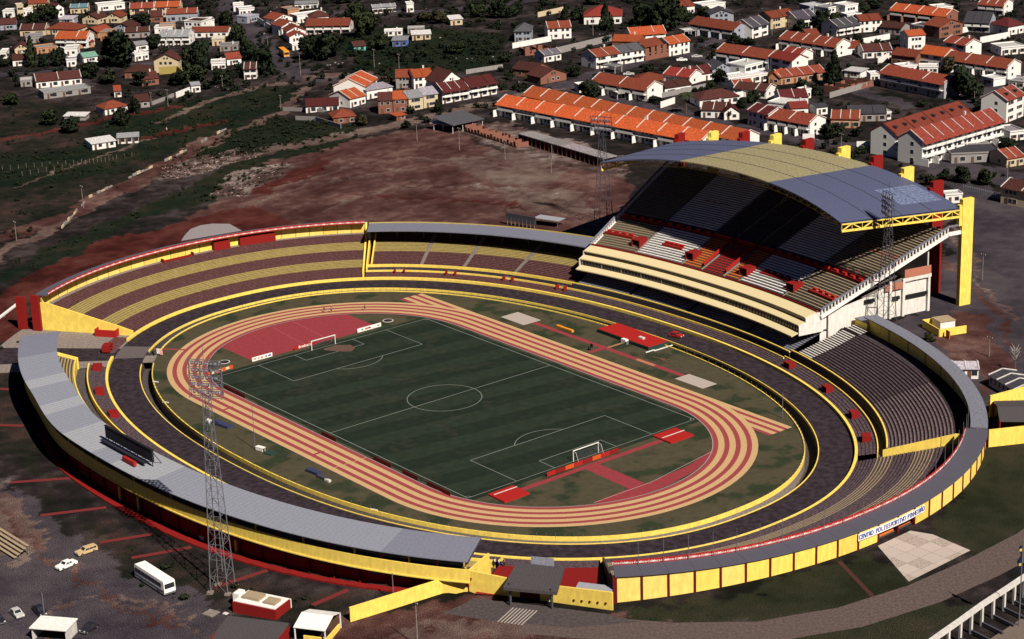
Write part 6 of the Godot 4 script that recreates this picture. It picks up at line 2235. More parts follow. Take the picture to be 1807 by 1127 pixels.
	var tb = block("table", "white trestle table with a dark green mat beside it on the near grass", "table", Vector3(-1.9, 0, 51.7), 0.25, [["top", Vector3(0, 0.95, 0), Vector3(2.4, 0.1, 1.1), M.white], ["front", Vector3(0, 0.55, 0.5), Vector3(2.2, 0.8, 0.06), M.white], ["leg", Vector3(-1.0, 0.45, -0.4), Vector3(0.1, 0.9, 0.1), M.white], ["leg", Vector3(1.0, 0.45, -0.4), Vector3(0.1, 0.9, 0.1), M.white], ["leg", Vector3(-1.0, 0.45, 0.4), Vector3(0.1, 0.9, 0.1), M.white], ["leg", Vector3(1.0, 0.45, 0.4), Vector3(0.1, 0.9, 0.1), M.white]])
	block("floor_mat", "dark green mat on the grass beside the white table", "mat", Vector3(1.0, 0, 51.0), 0.2, [["mat", Vector3(0, 0.15, 0), Vector3(2.6, 0.3, 2.0), M.dark_green]])
	pole("thin pale flag pole by the white table", Vector3(-3.4, 0, 52.2), 11.0, 0.0, "pole", M.steel, 0.09)
	pole("thin grey pole on the infield by the right spur of the track", Vector3(66.5, 0, -48.9), 6.6, 0.0, "pole", M.steel, 0.1)
	for q in [[Vector3(-60.2, 0, 46.1), "white bollard on the left infield edge"], [Vector3(-45.3, 0, 51.7), "white bollard by the moat below the left bend"], [Vector3(44.0, 0, 52.3), "white bar by the near yellow moat wall"]]:
		block("marker", q[1], "marker", q[0], 0.4, [["bar", Vector3(0, 0.15, 0), Vector3(1.8, 0.2, 0.2), M.white], ["foot", Vector3(-0.7, 0.05, 0), Vector3(0.2, 0.1, 0.5), M.white]])
	block("red_signs", "white and red sign on the moat edge by the left gate", "sign", at(141.5, -11.3, 0), 0.5, [["panel", Vector3(0, 1.1, 0), Vector3(1.0, 1.4, 0.1), M.white], ["panel", Vector3(0.9, 0.8, 0), Vector3(0.8, 1.2, 0.1), M.pink], ["leg", Vector3(0, 0.2, 0), Vector3(0.1, 0.5, 0.1), M.steel]])

func make_outside_things():
	mast("tall lattice floodlight mast in front of the near left stand", Vector3(56.0, 0.3, 97.0), 40.8, 3.7, deg_to_rad(215.0), 5, 7)
	mast("dark lattice floodlight mast left of the grandstand", Vector3(-72.5, 6.0, -116.0), 29.5, 4.6, deg_to_rad(25.0), 3, 7, true)
	mast("dark lattice floodlight mast against the right end of the grandstand roof", Vector3(51.0, 6.0, -102.6), 30.0, 4.0, deg_to_rad(-20.0), 4, 5, true)
	bus("white coach parked below the floodlight mast", Vector3(44.6, 0.1, 105.6), 0.0, M.car_white, M.steel)
	car("white saloon car driving on the car park", Vector3(24.4, 0, 114.6), deg_to_rad(-80.0), M.car_white, "sedan")
	car("beige estate car at the edge of the grass", Vector3(21.0, 0, 108.3), deg_to_rad(-88.0), M.car_beige, "wagon")
	car("silver grey hatchback parked in the lower left corner", Vector3(37.9, 0, 132.0), deg_to_rad(-4.0), M.car_silver, "hatch")
	car("black saloon parked between the silver hatchback and the white roof", Vector3(39.8, 0, 128.2), deg_to_rad(-8.0), M.car_black, "sedan")
	car("dark blue car cut off by the left picture edge", Vector3(37.4, 0, 135.8), deg_to_rad(-4.0), M.car_black, "sedan")
	car("black rounded car behind the white flat roof", Vector3(53.0, 0, 124.6), deg_to_rad(-70.0), M.car_black, "beetle")
	car("small red car on the asphalt ring below the grandstand", Vector3(6.4, 0, -71.6), deg_to_rad(14.0), M.red_bright, "hatch")
	# transformer house
	block("transformer_house", "low red and white building with two tan hatches by the mast", "building", Vector3(69.3, 0.2, 96.3), atan2(4.4, 9.8), [["wall", Vector3(0, 1.2, 2.6), Vector3(9.8, 2.6, 0.3), M.red], ["wall", Vector3(4.75, 1.2, 0), Vector3(0.3, 2.6, 4.9), M.red], ["wall", Vector3(-4.75, 1.2, 0), Vector3(0.3, 2.6, 4.9), M.white], ["wall", Vector3(0, 1.2, -2.6), Vector3(9.8, 2.6, 0.3), M.white], ["roof", Vector3(0, 2.55, 0.0), Vector3(9.2, 0.2, 4.9), M.white], ["hatch", Vector3(-1.9, 2.95, -0.2), Vector3(3.8, 0.6, 2.6), M.tan], ["hatch", Vector3(2.5, 2.9, 0.2), Vector3(2.6, 0.5, 2.3), M.tan], ["annex", Vector3(-5.6, 1.5, -0.6), Vector3(1.4, 3.0, 2.2), M.white]])
	block("rubble_slab", "round pale manhole slab on the grass left of the low red building", "slab", Vector3(63.2, 0.25, 104.0), 0.3, [["slab", Vector3(0, 0.1, 0), Vector3(2.6, 0.2, 2.4), M.concrete], ["lid", Vector3(2.6, 0.12, -1.2), Vector3(1.0, 0.25, 0.8), M.white_dirty]])
	# white shelter
	var sh = thing("shelter", "white gable roofed shelter with a yellow counter at the bottom edge", "shelter", Vector3(86.6, 1.0, 95.2), deg_to_rad(33.0))
	var rb = MB.new()
	rb.quad(Vector3(-3.2, 3.4, 3.4), Vector3(3.2, 3.4, 3.4), Vector3(3.2, 4.5, -0.6), Vector3(-3.2, 4.5, -0.6))
	rb.quad(Vector3(3.2, 3.4, -4.2), Vector3(-3.2, 3.4, -4.2), Vector3(-3.2, 4.5, -0.6), Vector3(3.2, 4.5, -0.6))
	rb.quad(Vector3(-3.2, 3.25, 3.4), Vector3(3.2, 3.25, 3.4), Vector3(3.2, 3.4, 3.4), Vector3(-3.2, 3.4, 3.4))
	rb.put("roof", M.white, sh)
	for q in [Vector2(-3, 3.2), Vector2(3, 3.2), Vector2(-3, -4), Vector2(3, -4)]:
		var pb = MB.new()
		pb.box(Vector3(q.x, 1.5, q.y), Vector3(0.2, 3.6, 0.2))
		pb.put("post", M.white, sh)
	for q in [[Vector3(0.6, 0.7, 2.4), Vector3(4.6, 1.4, 0.25), M.yellow], [Vector3(2.9, 0.7, -0.6), Vector3(0.25, 1.4, 6.0), M.yellow], [Vector3(0, 1.4, -3.6), Vector3(5.8, 2.8, 0.2), M.wood]]:
		var pb = MB.new()
		pb.box(q[0], q[1])
		pb.put("counter", q[2], sh)
	var fr = thing("flat_roof_shed", "bright white flat roof in the lower left corner", "shed", Vector3(50.8, 0, 130.6), deg_to_rad(38.0))
	for q in [["roof", Vector3(0, 2.7, 0), Vector3(7.5, 0.2, 5.2), M.white], ["wall", Vector3(0, 1.3, -2.3), Vector3(7.0, 2.6, 0.2), M.white_dirty], ["wall", Vector3(-3.4, 1.3, 0), Vector3(0.2, 2.6, 4.4), M.white_dirty], ["wall", Vector3(3.4, 1.3, 0), Vector3(0.2, 2.6, 4.4), M.white_dirty]]:
		var pb = MB.new()
		pb.box(q[1], q[2])
		pb.put(q[0], q[3], fr)
	var shed = thing("sheet_roof_shed", "low dark corrugated roof with a red wall beside the white shelter", "shed", Vector3(83.0, 0.8, 104.0), deg_to_rad(33.0))
	var sr = MB.new()
	sr.quad(Vector3(-9.5, 2.3, 4.5), Vector3(3.0, 2.3, 4.5), Vector3(3.0, 3.2, -4.0), Vector3(-9.5, 3.2, -4.0))
	sr.quad(Vector3(-9.5, 2.15, 4.5), Vector3(3.0, 2.15, 4.5), Vector3(3.0, 2.3, 4.5), Vector3(-9.5, 2.3, 4.5))
	sr.put("roof", M.slate, shed)
	var cr = MB.new()
	for i in 26:
		var x = -9.4 + i * 0.48
		cr.bar(Vector3(x, 2.33, 4.45), Vector3(x, 3.23, -3.95), 0.14, 0.07)
	cr.put("corrugation", M.slate, shed).set_meta("kind", "stuff")
	for q in [[Vector3(-3.2, 1.1, 4.0), Vector3(12.0, 2.2, 0.2)], [Vector3(-9.2, 1.3, 0), Vector3(0.2, 2.6, 8.0)], [Vector3(2.8, 1.3, 0), Vector3(0.2, 2.6, 8.0)]]:
		var pb = MB.new()
		pb.box(q[0], q[1])
		pb.put("wall", M.red, shed)
	# cream bleachers at the left edge
	var bl = thing("bleacher", "small cream plank bleacher at the left picture edge", "bleacher", Vector3(5.0, 0, 121.0), deg_to_rad(2.0))
	for i in 5:
		var pb = MB.new()
		pb.box(Vector3(0, 0.5 + i * 0.42, -i * 0.75), Vector3(18.0, 0.12, 0.62))
		pb.put("plank", M.tan, bl)
	for i in 6:
		var pb = MB.new()
		pb.bar(Vector3(-8.6 + i * 3.44, 0.1, 0.2), Vector3(-8.6 + i * 3.44, 2.1, -3.2), 0.15, 0.2)
		pb.box(Vector3(-8.6 + i * 3.44, 1.0, -3.1), Vector3(0.15, 2.1, 0.15))
		pb.put("frame", M.steel, bl)
	# scoreboard on the near roof
	mat("board_black", 0.02, 0.02, 0.028, 0.8, "")
	shifted = true
	var n2 = oval_n(89.0)
	var sc = thing("scoreboard", "long dark scoreboard standing on the near left roof", "scoreboard", at(89.0, 18.3, 10.7), atan2(n2.x, n2.y))
	shifted = false
	for q in [["panel", Vector3(0, 2.5, 0.4), Vector3(20.5, 2.7, 0.4), M.board_black], ["edge", Vector3(0, 3.92, 0.4), Vector3(20.7, 0.14, 0.6), M.dark], ["catwalk", Vector3(-1.0, 0.75, 1.5), Vector3(19.0, 0.25, 0.7), M.board_black], ["box", Vector3(4.4, 0.5, 3.0), Vector3(5.0, 0.9, 0.7), M.red_bright]]:
		var pb = MB.new()
		pb.box(q[1], q[2])
		pb.put(q[0], q[3], sc)
	for i in 7:
		var pb = MB.new()
		pb.bar(Vector3(-9.6 + i * 3.2, 0.2, -1.8), Vector3(-9.6 + i * 3.2, 3.2, 0.1), 0.16)
		pb.bar(Vector3(-9.6 + i * 3.2, -0.1, 0.3), Vector3(-9.6 + i * 3.2, 1.3, 0.3), 0.16)
		pb.put("strut", M.steel_dark, sc)
	# billboard and pale sheet behind the far covered terrace
	var bb = thing("billboard", "dark billboard on posts behind the far covered terrace", "billboard", Vector3(-90.0, 5.5, -97.9), atan2(2.5, 11.2))
	for q in [["panel", Vector3(0, 2.7, 0), Vector3(11.5, 2.4, 0.3), M.steel_dark]]:
		var pb = MB.new()
		pb.box(q[1], q[2])
		pb.put(q[0], q[3], bb)
	for i in 8:
		var pb = MB.new()
		pb.box(Vector3(-5.2 + i * 1.5, 1.2, 0.1), Vector3(0.15, 2.8, 0.15))
		pb.put("post", M.concrete, bb)
	var ps = thing("canopy_shed", "pale blue flat canopy behind the far covered terrace", "canopy", Vector3(-84.5, 5.7, -104.6), atan2(3.5, 11.0))
	for q in [["roof", Vector3(0, 2.4, 0), Vector3(9.0, 0.15, 4.0), M.roof_grey_light], ["post", Vector3(-4, 1.1, 1.7), Vector3(0.15, 2.6, 0.15), M.steel], ["post", Vector3(4, 1.1, 1.7), Vector3(0.15, 2.6, 0.15), M.steel], ["post", Vector3(-4, 1.1, -1.7), Vector3(0.15, 2.6, 0.15), M.steel], ["post", Vector3(4, 1.1, -1.7), Vector3(0.15, 2.6, 0.15), M.steel]]:
		var pb = MB.new()
		pb.box(q[1], q[2])
		pb.put(q[0], q[3], ps)
	# right hand annexes
	var an = thing("annex", "yellow walled annex with a grey pitched roof outside the right wall", "annex")
	wall_run("wall", M.yellow, an, Vector2(108.6, -71.3), Vector2(112.0, -92.0), 6, 6, 5.2, 5.2)
	wall_run("wall", M.yellow, an, Vector2(119.6, -57.2), Vector2(131.0, -79.0), 6, 6, 4.0, 4.0)
	var ar = MB.new()
	var e = [Vector3(109.3, 10.0, -71.8), Vector3(117.0, 10.0, -81.0), Vector3(121.6, 11.0, -75.0), Vector3(113.6, 11.0, -67.5), Vector3(125.4, 9.6, -71.0), Vector3(117.6, 9.6, -63.4)]
	ar.quad(e[3], e[2], e[1], e[0])
	ar.quad(e[5], e[4], e[2], e[3])
	ar.put("roof", M.slate, an)
	for q in [e[0], e[1], e[4], e[5]]:
		var pb = MB.new()
		pb.box(Vector3(q.x, 7.8, q.z), Vector3(0.3, 4.0, 0.3))
		pb.put("post", M.red, an)
	var sy = thing("utility_building", "low yellow walled yard with a white tank house behind the right wall", "building", Vector3(62.5, 6.0, -111.5), atan2(-3.0, 8.0))
	for q in [["wall", Vector3(0, 1.0, 3.8), Vector3(8.4, 2.0, 0.25), M.yellow], ["wall", Vector3(-4.2, 1.0, 0), Vector3(0.25, 2.0, 7.6), M.yellow], ["wall", Vector3(4.2, 1.0, 0), Vector3(0.25, 2.0, 7.6), M.yellow], ["house", Vector3(-1.4, 1.2, -0.6), Vector3(4.0, 2.4, 4.2), M.white], ["roof", Vector3(-1.4, 2.48, -0.6), Vector3(4.4, 0.16, 4.6), M.tan], ["gate", Vector3(6.0, 1.0, 2.4), Vector3(1.6, 2.0, 0.3), M.orange_red]]:
		var pb = MB.new()
		pb.box(q[1], q[2])
		pb.put(q[0], q[3], sy)
	var yb = thing("yellow_block", "yellow plastered block at the foot of the right floodlight mast", "building", at(290.6, 27.5, 4.0), atan2(oval_n(290.6).x, oval_n(290.6).y))
	for q in [["wall", Vector3(0, 2.2, 0), Vector3(5.0, 4.4, 4.0), M.yellow], ["roof", Vector3(0, 4.5, 0), Vector3(5.3, 0.2, 4.3), M.slab_pale], ["wall", Vector3(7.0, 2.0, -0.5), Vector3(8.0, 3.6, 0.4), M.yellow]]:
		var pb = MB.new()
		pb.box(q[1], q[2])
		pb.put(q[0], q[3], yb)
	# white concrete pergola in the lower right corner
	var pg = thing("pergola", "curved white concrete pergola beam on posts in the lower right corner", "pergola")
	var line = [Vector2(176.0, 34.0), Vector2(174.6, 26.0), Vector2(173.3, 18.0), Vector2(172.0, 10.5), Vector2(171.0, 3.0), Vector2(170.0, -4.0), Vector2(169.0, -12.0)]
	for i in line.size() - 1:
		var pb = MB.new()
		pb.bar(Vector3(line[i].x, 10.2, line[i].y), Vector3(line[i + 1].x, 10.2, line[i + 1].y), 0.9, 0.6)
		pb.put("beam", M.white_dirty, pg)
		for f in [0.0, 0.5]:
			var q = line[i].lerp(line[i + 1], f)
			var cb = MB.new()
			cb.box(Vector3(q.x, 7.8, q.y), Vector3(0.45, 4.4, 0.45))
			cb.put("post", M.white_dirty, pg)
			var xb = MB.new()
			xb.bar(Vector3(q.x, 6.6, q.y), Vector3(q.x + 5.0, 6.6, q.y + 0.5), 0.4, 0.5)
			xb.put("rail", M.steel_dark, pg)
	var tp = structure("paved_terrace")
	sheet("cobbles", mat("cobble", 0.30, 0.24, 0.20, 0.95, "cobble", 4.0), tp, [Vector2(173.5, -14), Vector2(190, -14), Vector2(190, 40), Vector2(179.5, 36), Vector2(176.8, 16)], 0.35)
	var fp = thing("flagpole", "tall flagpole with a drooping blue and yellow flag at the right edge", "flagpole", Vector3(176.8, 6.0, 6.2), 0.0)
	var fb = MB.new()
	fb.tube(Vector3(0, -0.3, 0), Vector3(0, 17.5, 0), 0.13, 0.07, 8)
	fb.put("pole", M.steel, fp)
	var cl = MB.new()
	for i in 14:
		var y0 = 15.8 - i * 0.36
		var y1 = y0 - 0.36
		var w0 = 0.35 + 0.22 * sin(i * 0.9) + 0.02 * i
		var w1 = 0.35 + 0.22 * sin((i + 1) * 0.9) + 0.02 * (i + 1)
		cl.quad(Vector3(0, y1, 0.0), Vector3(-w1, y1, w1 * 0.6), Vector3(-w0, y0, w0 * 0.6), Vector3(0, y0, 0.0))
		cl.quad(Vector3(-w1, y1, w1 * 0.6), Vector3(-w1 * 0.3, y1, w1 * 1.1), Vector3(-w0 * 0.3, y0, w0 * 1.1), Vector3(-w0, y0, w0 * 0.6))
	var flag = cl.put("flag", M.flag_blue, fp)
	var yb2 = MB.new()
	for q in [15.2, 12.4]:
		yb2.quad(Vector3(0.02, q - 0.4, 0.02), Vector3(-0.42, q - 0.5, 0.3), Vector3(-0.40, q, 0.3), Vector3(0.02, q + 0.1, 0.02))
	yb2.put("emblem", M.yellow, flag)
	var gv = structure("gravel_heap_ground")
	sheet("gravel", mat("gravel", 0.33, 0.30, 0.32, 1.0, "grain", 3.0), gv, [Vector2(-169.2, -24.9), Vector2(-174.0, -29.0), Vector2(-178.9, -34.0), Vector2(-180.2, -38.5), Vector2(-178.7, -42.0), Vector2(-173.8, -45.4), Vector2(-163.4, -43.6), Vector2(-166.1, -35.4)], 0.05, 3.0)
	# poles
	pole("grey lamp pole on the dirt in front of the yellow boundary wall", Vector3(103.9, 2.1, 84.9), 9.0, 0.6, "pole")
	pole("grey pole beside the red stand wall below the roof end", Vector3(85.5, 1.8, 77.0), 6.0, 0.0, "pole", M.steel)
	pole("thin pole at the foot of the near floodlight mast", Vector3(48.6, 0.2, 92.6), 9.5, 0.0, "pole", M.steel)
	pole("pole beside the black car in the lower left corner", Vector3(44.7, 0, 129.5), 6.5, 0.0, "pole", M.steel)
	block("white_box", "small white box on the grass by the red path", "box", Vector3(32.1, 0.2, 87.2), 0.3, [["box", Vector3(0, 0.4, 0), Vector3(1.6, 0.8, 0.9), M.white], ["lid", Vector3(0, 0.83, 0), Vector3(1.7, 0.06, 1.0), M.white_dirty]])
	# red strips that cross the grass outside the near left stand
	var st = structure("red_path")
	mat("path_red", 0.185, 0.027, 0.028, 0.9, "grime", 4.0)
	for q in RED_STRIPS:
		sheet("strip", M.path_red, st, ribbon_poly([Vector2(q[0], q[1]), Vector2(q[2], q[3])], 1.35), 0.03, 3.0)

# ---------------------------------------------------------------- people
# one continuous skin: smooth union of tapered bones, meshed as surface nets
func bone_d(p: Vector3, a: Vector3, b: Vector3, ra: float, rb: float) -> float:
	var ab := b - a
	var t: float = clamp((p - a).dot(ab) / max(ab.length_squared(), 1e-6), 0.0, 1.0)
	return (p - a - ab * t).length() - lerp(ra, rb, t)

func field_at(p: Vector3, bones: Array) -> float:
	var d := 1e3
	for b in bones:
		var e := bone_d(p, b[0], b[1], b[2], b[3])
		var k := 0.045
		var h: float = max(k - abs(d - e), 0.0) / k
		d = min(d, e) - h * h * k * 0.25
	return d

func skin(bones: Array, cell: float) -> MB:
	var lo := Vector3.ONE * 1e3
	var hi := -lo
	for b in bones:
		for q in [[b[0], b[2]], [b[1], b[3]]]:
			lo = lo.min(q[0] - Vector3.ONE * (q[1] + cell * 2.0))
			hi = hi.max(q[0] + Vector3.ONE * (q[1] + cell * 2.0))
	var n := Vector3i(((hi - lo) / cell).ceil()) + Vector3i.ONE
	var f := PackedFloat32Array()
	f.resize(n.x * n.y * n.z)
	for z in n.z:
		for y in n.y:
			for x in n.x:
				f[(z * n.y + y) * n.x + x] = field_at(lo + Vector3(x, y, z) * cell, bones)
	var vert := {}
	for z in n.z - 1:
		for y in n.y - 1:
			for x in n.x - 1:
				var sum := Vector3.ZERO
				var cnt := 0
				var c := []
				for k in 8:
					c.append(f[((z + (k >> 2)) * n.y + y + ((k >> 1) & 1)) * n.x + x + (k & 1)])
				for e in [[0, 1], [2, 3], [4, 5], [6, 7], [0, 2], [1, 3], [4, 6], [5, 7], [0, 4], [1, 5], [2, 6], [3, 7]]:
					var a: float = c[e[0]]
					var b: float = c[e[1]]
					if (a < 0.0) != (b < 0.0):
						var t := a / (a - b)
						var pa := Vector3(e[0] & 1, (e[0] >> 1) & 1, e[0] >> 2)
						var pb := Vector3(e[1] & 1, (e[1] >> 1) & 1, e[1] >> 2)
						sum += pa.lerp(pb, t)
						cnt += 1
				if cnt > 0:
					vert[Vector3i(x, y, z)] = lo + (Vector3(x, y, z) + sum / cnt) * cell
	var mb := MB.new()
	for key in vert:
		for ax in 3:
			var d := Vector3i.ZERO
			d[ax] = 1
			var u := Vector3i.ZERO
			u[(ax + 1) % 3] = 1
			var w := Vector3i.ZERO
			w[(ax + 2) % 3] = 1
			var i0: int = (key.z * n.y + key.y) * n.x + key.x
			var k1: Vector3i = key + d
			var i1: int = (k1.z * n.y + k1.y) * n.x + k1.x
			if (f[i0] < 0.0) != (f[i1] < 0.0) and vert.has(key - u) and vert.has(key - w) and vert.has(key - u - w):
				var q := [vert[key], vert[key - u], vert[key - u - w], vert[key - w]]
				if f[i0] < 0.0:
					mb.quad(q[0], q[1], q[2], q[3])
				else:
					mb.quad(q[3], q[2], q[1], q[0])
	for i in mb.v.size():
		var p := mb.v[i]
		var e := 0.01
		var g := Vector3(field_at(p + Vector3(e, 0, 0), bones) - field_at(p - Vector3(e, 0, 0), bones), field_at(p + Vector3(0, e, 0), bones) - field_at(p - Vector3(0, e, 0), bones), field_at(p + Vector3(0, 0, e), bones) - field_at(p - Vector3(0, 0, e), bones))
		mb.n[i] = g.normalized()
	return mb

func person(label, pos: Vector3, turn: float, stride: float, shirt, shorts, long_legs: bool):
	var o = thing("person", label, "person", pos, turn)
	var s := stride
	var hip := 0.92
	var bones := []
	var torso := []
	var legs := []
	# x is forward
	bones.append([Vector3(0.02, 1.62, 0), Vector3(0.04, 1.72, 0), 0.095, 0.10])
	bones.append([Vector3(0.0, 1.42, 0), Vector3(0.02, 1.58, 0), 0.06, 0.055])
	bones.append([Vector3(-0.01, 1.0, 0), Vector3(0.0, 1.36, 0), 0.13, 0.15])
	for e in [-1.0, 1.0]:
		var knee := Vector3(0.20 * s * e, hip - 0.44, e * 0.10)
		var foot := Vector3(0.30 * s * e - (0.18 * s if e < 0 else 0.0), 0.09 + (0.22 * s if e < 0 else 0.0), e * 0.10)
		bones.append([Vector3(0, hip, e * 0.09), knee, 0.10, 0.065])
		bones.append([knee, foot, 0.06, 0.042])
		bones.append([foot, foot + Vector3(0.17, -0.04, 0), 0.05, 0.04])
		var elbow := Vector3(-0.16 * s * e, 1.13, e * 0.27)
		var hand := Vector3(-0.16 * s * e + 0.20 * s + 0.03, 0.90 + 0.24 * s, e * 0.24)
		bones.append([Vector3(0, 1.38, e * 0.19), elbow, 0.055, 0.045])
		bones.append([elbow, hand, 0.042, 0.034])
		bones.append([hand, hand + Vector3(0.03, -0.08, 0), 0.036, 0.026])
		torso.append([Vector3(0, 1.38, e * 0.19), Vector3(0, 1.38, e * 0.19).lerp(elbow, 0.45), 0.075, 0.068])
		torso.append([Vector3(0, 1.02, e * 0.07), Vector3(0, 1.37, e * 0.12), 0.125, 0.125])
		legs.append([Vector3(0, hip + 0.04, e * 0.07), Vector3(0, hip, e * 0.09).lerp(knee, 0.95 if long_legs else 0.6), 0.135, 0.09])
		if long_legs:
			legs.append([knee, knee.lerp(foot, 0.92), 0.085, 0.06])
	skin(bones, 0.045).put("body", M.skin, o)
	skin(torso, 0.05).put("shirt", shirt, o)
	skin(legs, 0.05).put("trousers" if long_legs else "shorts", shorts, o)
	skin([[Vector3(0.0, 1.74, 0), Vector3(0.02, 1.78, 0), 0.098, 0.075]], 0.04).put("hair", M.dark, o)

func make_people():
	mat("skin", 0.32, 0.17, 0.11, 0.6, "")
	person("runner in dark kit, left of two on the far bend of the track", Vector3(RUN[0][0], 0.03, RUN[0][1]), 2.6, 1.0, M.dark, M.sign_blue, false)
	person("runner in dark kit, right of two on the far bend of the track", Vector3(RUN[1][0], 0.03, RUN[1][1]), 2.4, 0.9, M.sign_blue, M.dark, false)
	person("lone runner in brown top on the far bend of the track", Vector3(RUN[2][0], 0.03, RUN[2][1]), 2.0, 1.0, M.wood, M.dark, false)
	person("person in pale clothes walking across the rough field", on_land(RUN[3][0], RUN[3][1]), 0.7, 0.6, M.white, M.white_dirty, true)
	person("person in a white shirt by the gate ramp, left of two", Vector3(RUN[4][0], RUN[4][2], RUN[4][1]), 0.4, 0.15, M.white, M.dark, true)
	person("person in a white shirt by the gate ramp, right of two", Vector3(RUN[5][0], RUN[5][2], RUN[5][1]), 3.6, 0.15, M.white, M.sign_blue, true)
	person("person in dark clothes standing on the red gate ramp", Vector3(RUN[6][0], RUN[6][2], RUN[6][1]), 3.0, 0.1, M.dark, M.dark, true)

# ---------------------------------------------------------------- the town
func make_town_materials():
	var roofs = {"orange": [0.44, 0.095, 0.032], "orangeb": [0.60, 0.125, 0.035], "rust": [0.25, 0.058, 0.032], "brown": [0.085, 0.030, 0.024], "maroon": [0.105, 0.020, 0.020], "red": [0.27, 0.038, 0.030], "redtile": [0.25, 0.052, 0.034], "greysheet": [0.33, 0.34, 0.37], "grey": [0.26, 0.26, 0.28], "greydark": [0.13, 0.13, 0.155], "slate": [0.070, 0.068, 0.085], "whiteroof": [0.74, 0.74, 0.74], "striped": [0.46, 0.47, 0.50], "teal": [0.12, 0.24, 0.27], "green": [0.20, 0.40, 0.32], "slabc": [0.33, 0.31, 0.32]}
	for k in roofs:
		var c = roofs[k]
		for v in 3:
			var f = [1.0, 0.80, 1.15][v]
			mat("roof_%s_%d" % [k, v], min(c[0] * f, 0.8), min(c[1] * (f if v < 2 else 1.05), 0.8), min(c[2] * f, 0.8), 0.85, "stain", [6.0, 4.5, 8.0][v])
	var walls = {"white": [0.76, 0.75, 0.74], "cream": [0.68, 0.56, 0.38], "peach": [0.52, 0.27, 0.15], "bluegrey": [0.36, 0.39, 0.47], "grey": [0.33, 0.31, 0.31], "brick": [0.28, 0.12, 0.085], "blue": [0.12, 0.22, 0.60], "turquoise": [0.15, 0.52, 0.47], "whitered": [0.70, 0.66, 0.64], "greywhite": [0.46, 0.46, 0.49], "yellowdull": [0.42, 0.33, 0.10], "none": [0.3, 0.3, 0.3]}
	for k in walls:
		var c = walls[k]
		mat("wall_" + k, c[0], c[1], c[2], 0.9, "grime" if k != "white" else "soft", 5.0)
	mat("leaf_dark", 0.012, 0.019, 0.009, 0.9, "")
	mat("leaf_mid", 0.022, 0.031, 0.013, 0.9, "")
	mat("leaf_olive", 0.040, 0.038, 0.020, 0.9, "")
	mat("bark", 0.09, 0.065, 0.05, 0.95, "")
	for k in ["leaf_dark", "leaf_mid", "leaf_olive"]:
		M[k].backlight_enabled = true
		M[k].backlight = Color(0.05, 0.06, 0.03)

var win_mesh = {}

func pane(parent, called, x, y, z, w, h, turn, framed):
	# a dark window or door standing in a pale frame
	var key = "%s_%.1f_%.1f" % [called, w, h]
	if not win_mesh.has(key):
		var a = BoxMesh.new()
		a.size = Vector3(w, h, 0.10)
		a.material = M.glass if called == "window" else M.wood
		var b = BoxMesh.new()
		b.size = Vector3(w + 0.22, h + 0.22, 0.05)
		b.material = M.white_dirty
		win_mesh[key] = [a, b]
	var o = MeshInstance3D.new()
	o.name = called
	o.mesh = win_mesh[key][0]
	o.position = Vector3(x, y, z)
	o.rotation.y = turn
	parent.add_child(o, true)
	if framed:
		var f = MeshInstance3D.new()
		f.name = "frame"
		f.mesh = win_mesh[key][1]
		o.add_child(f, true)

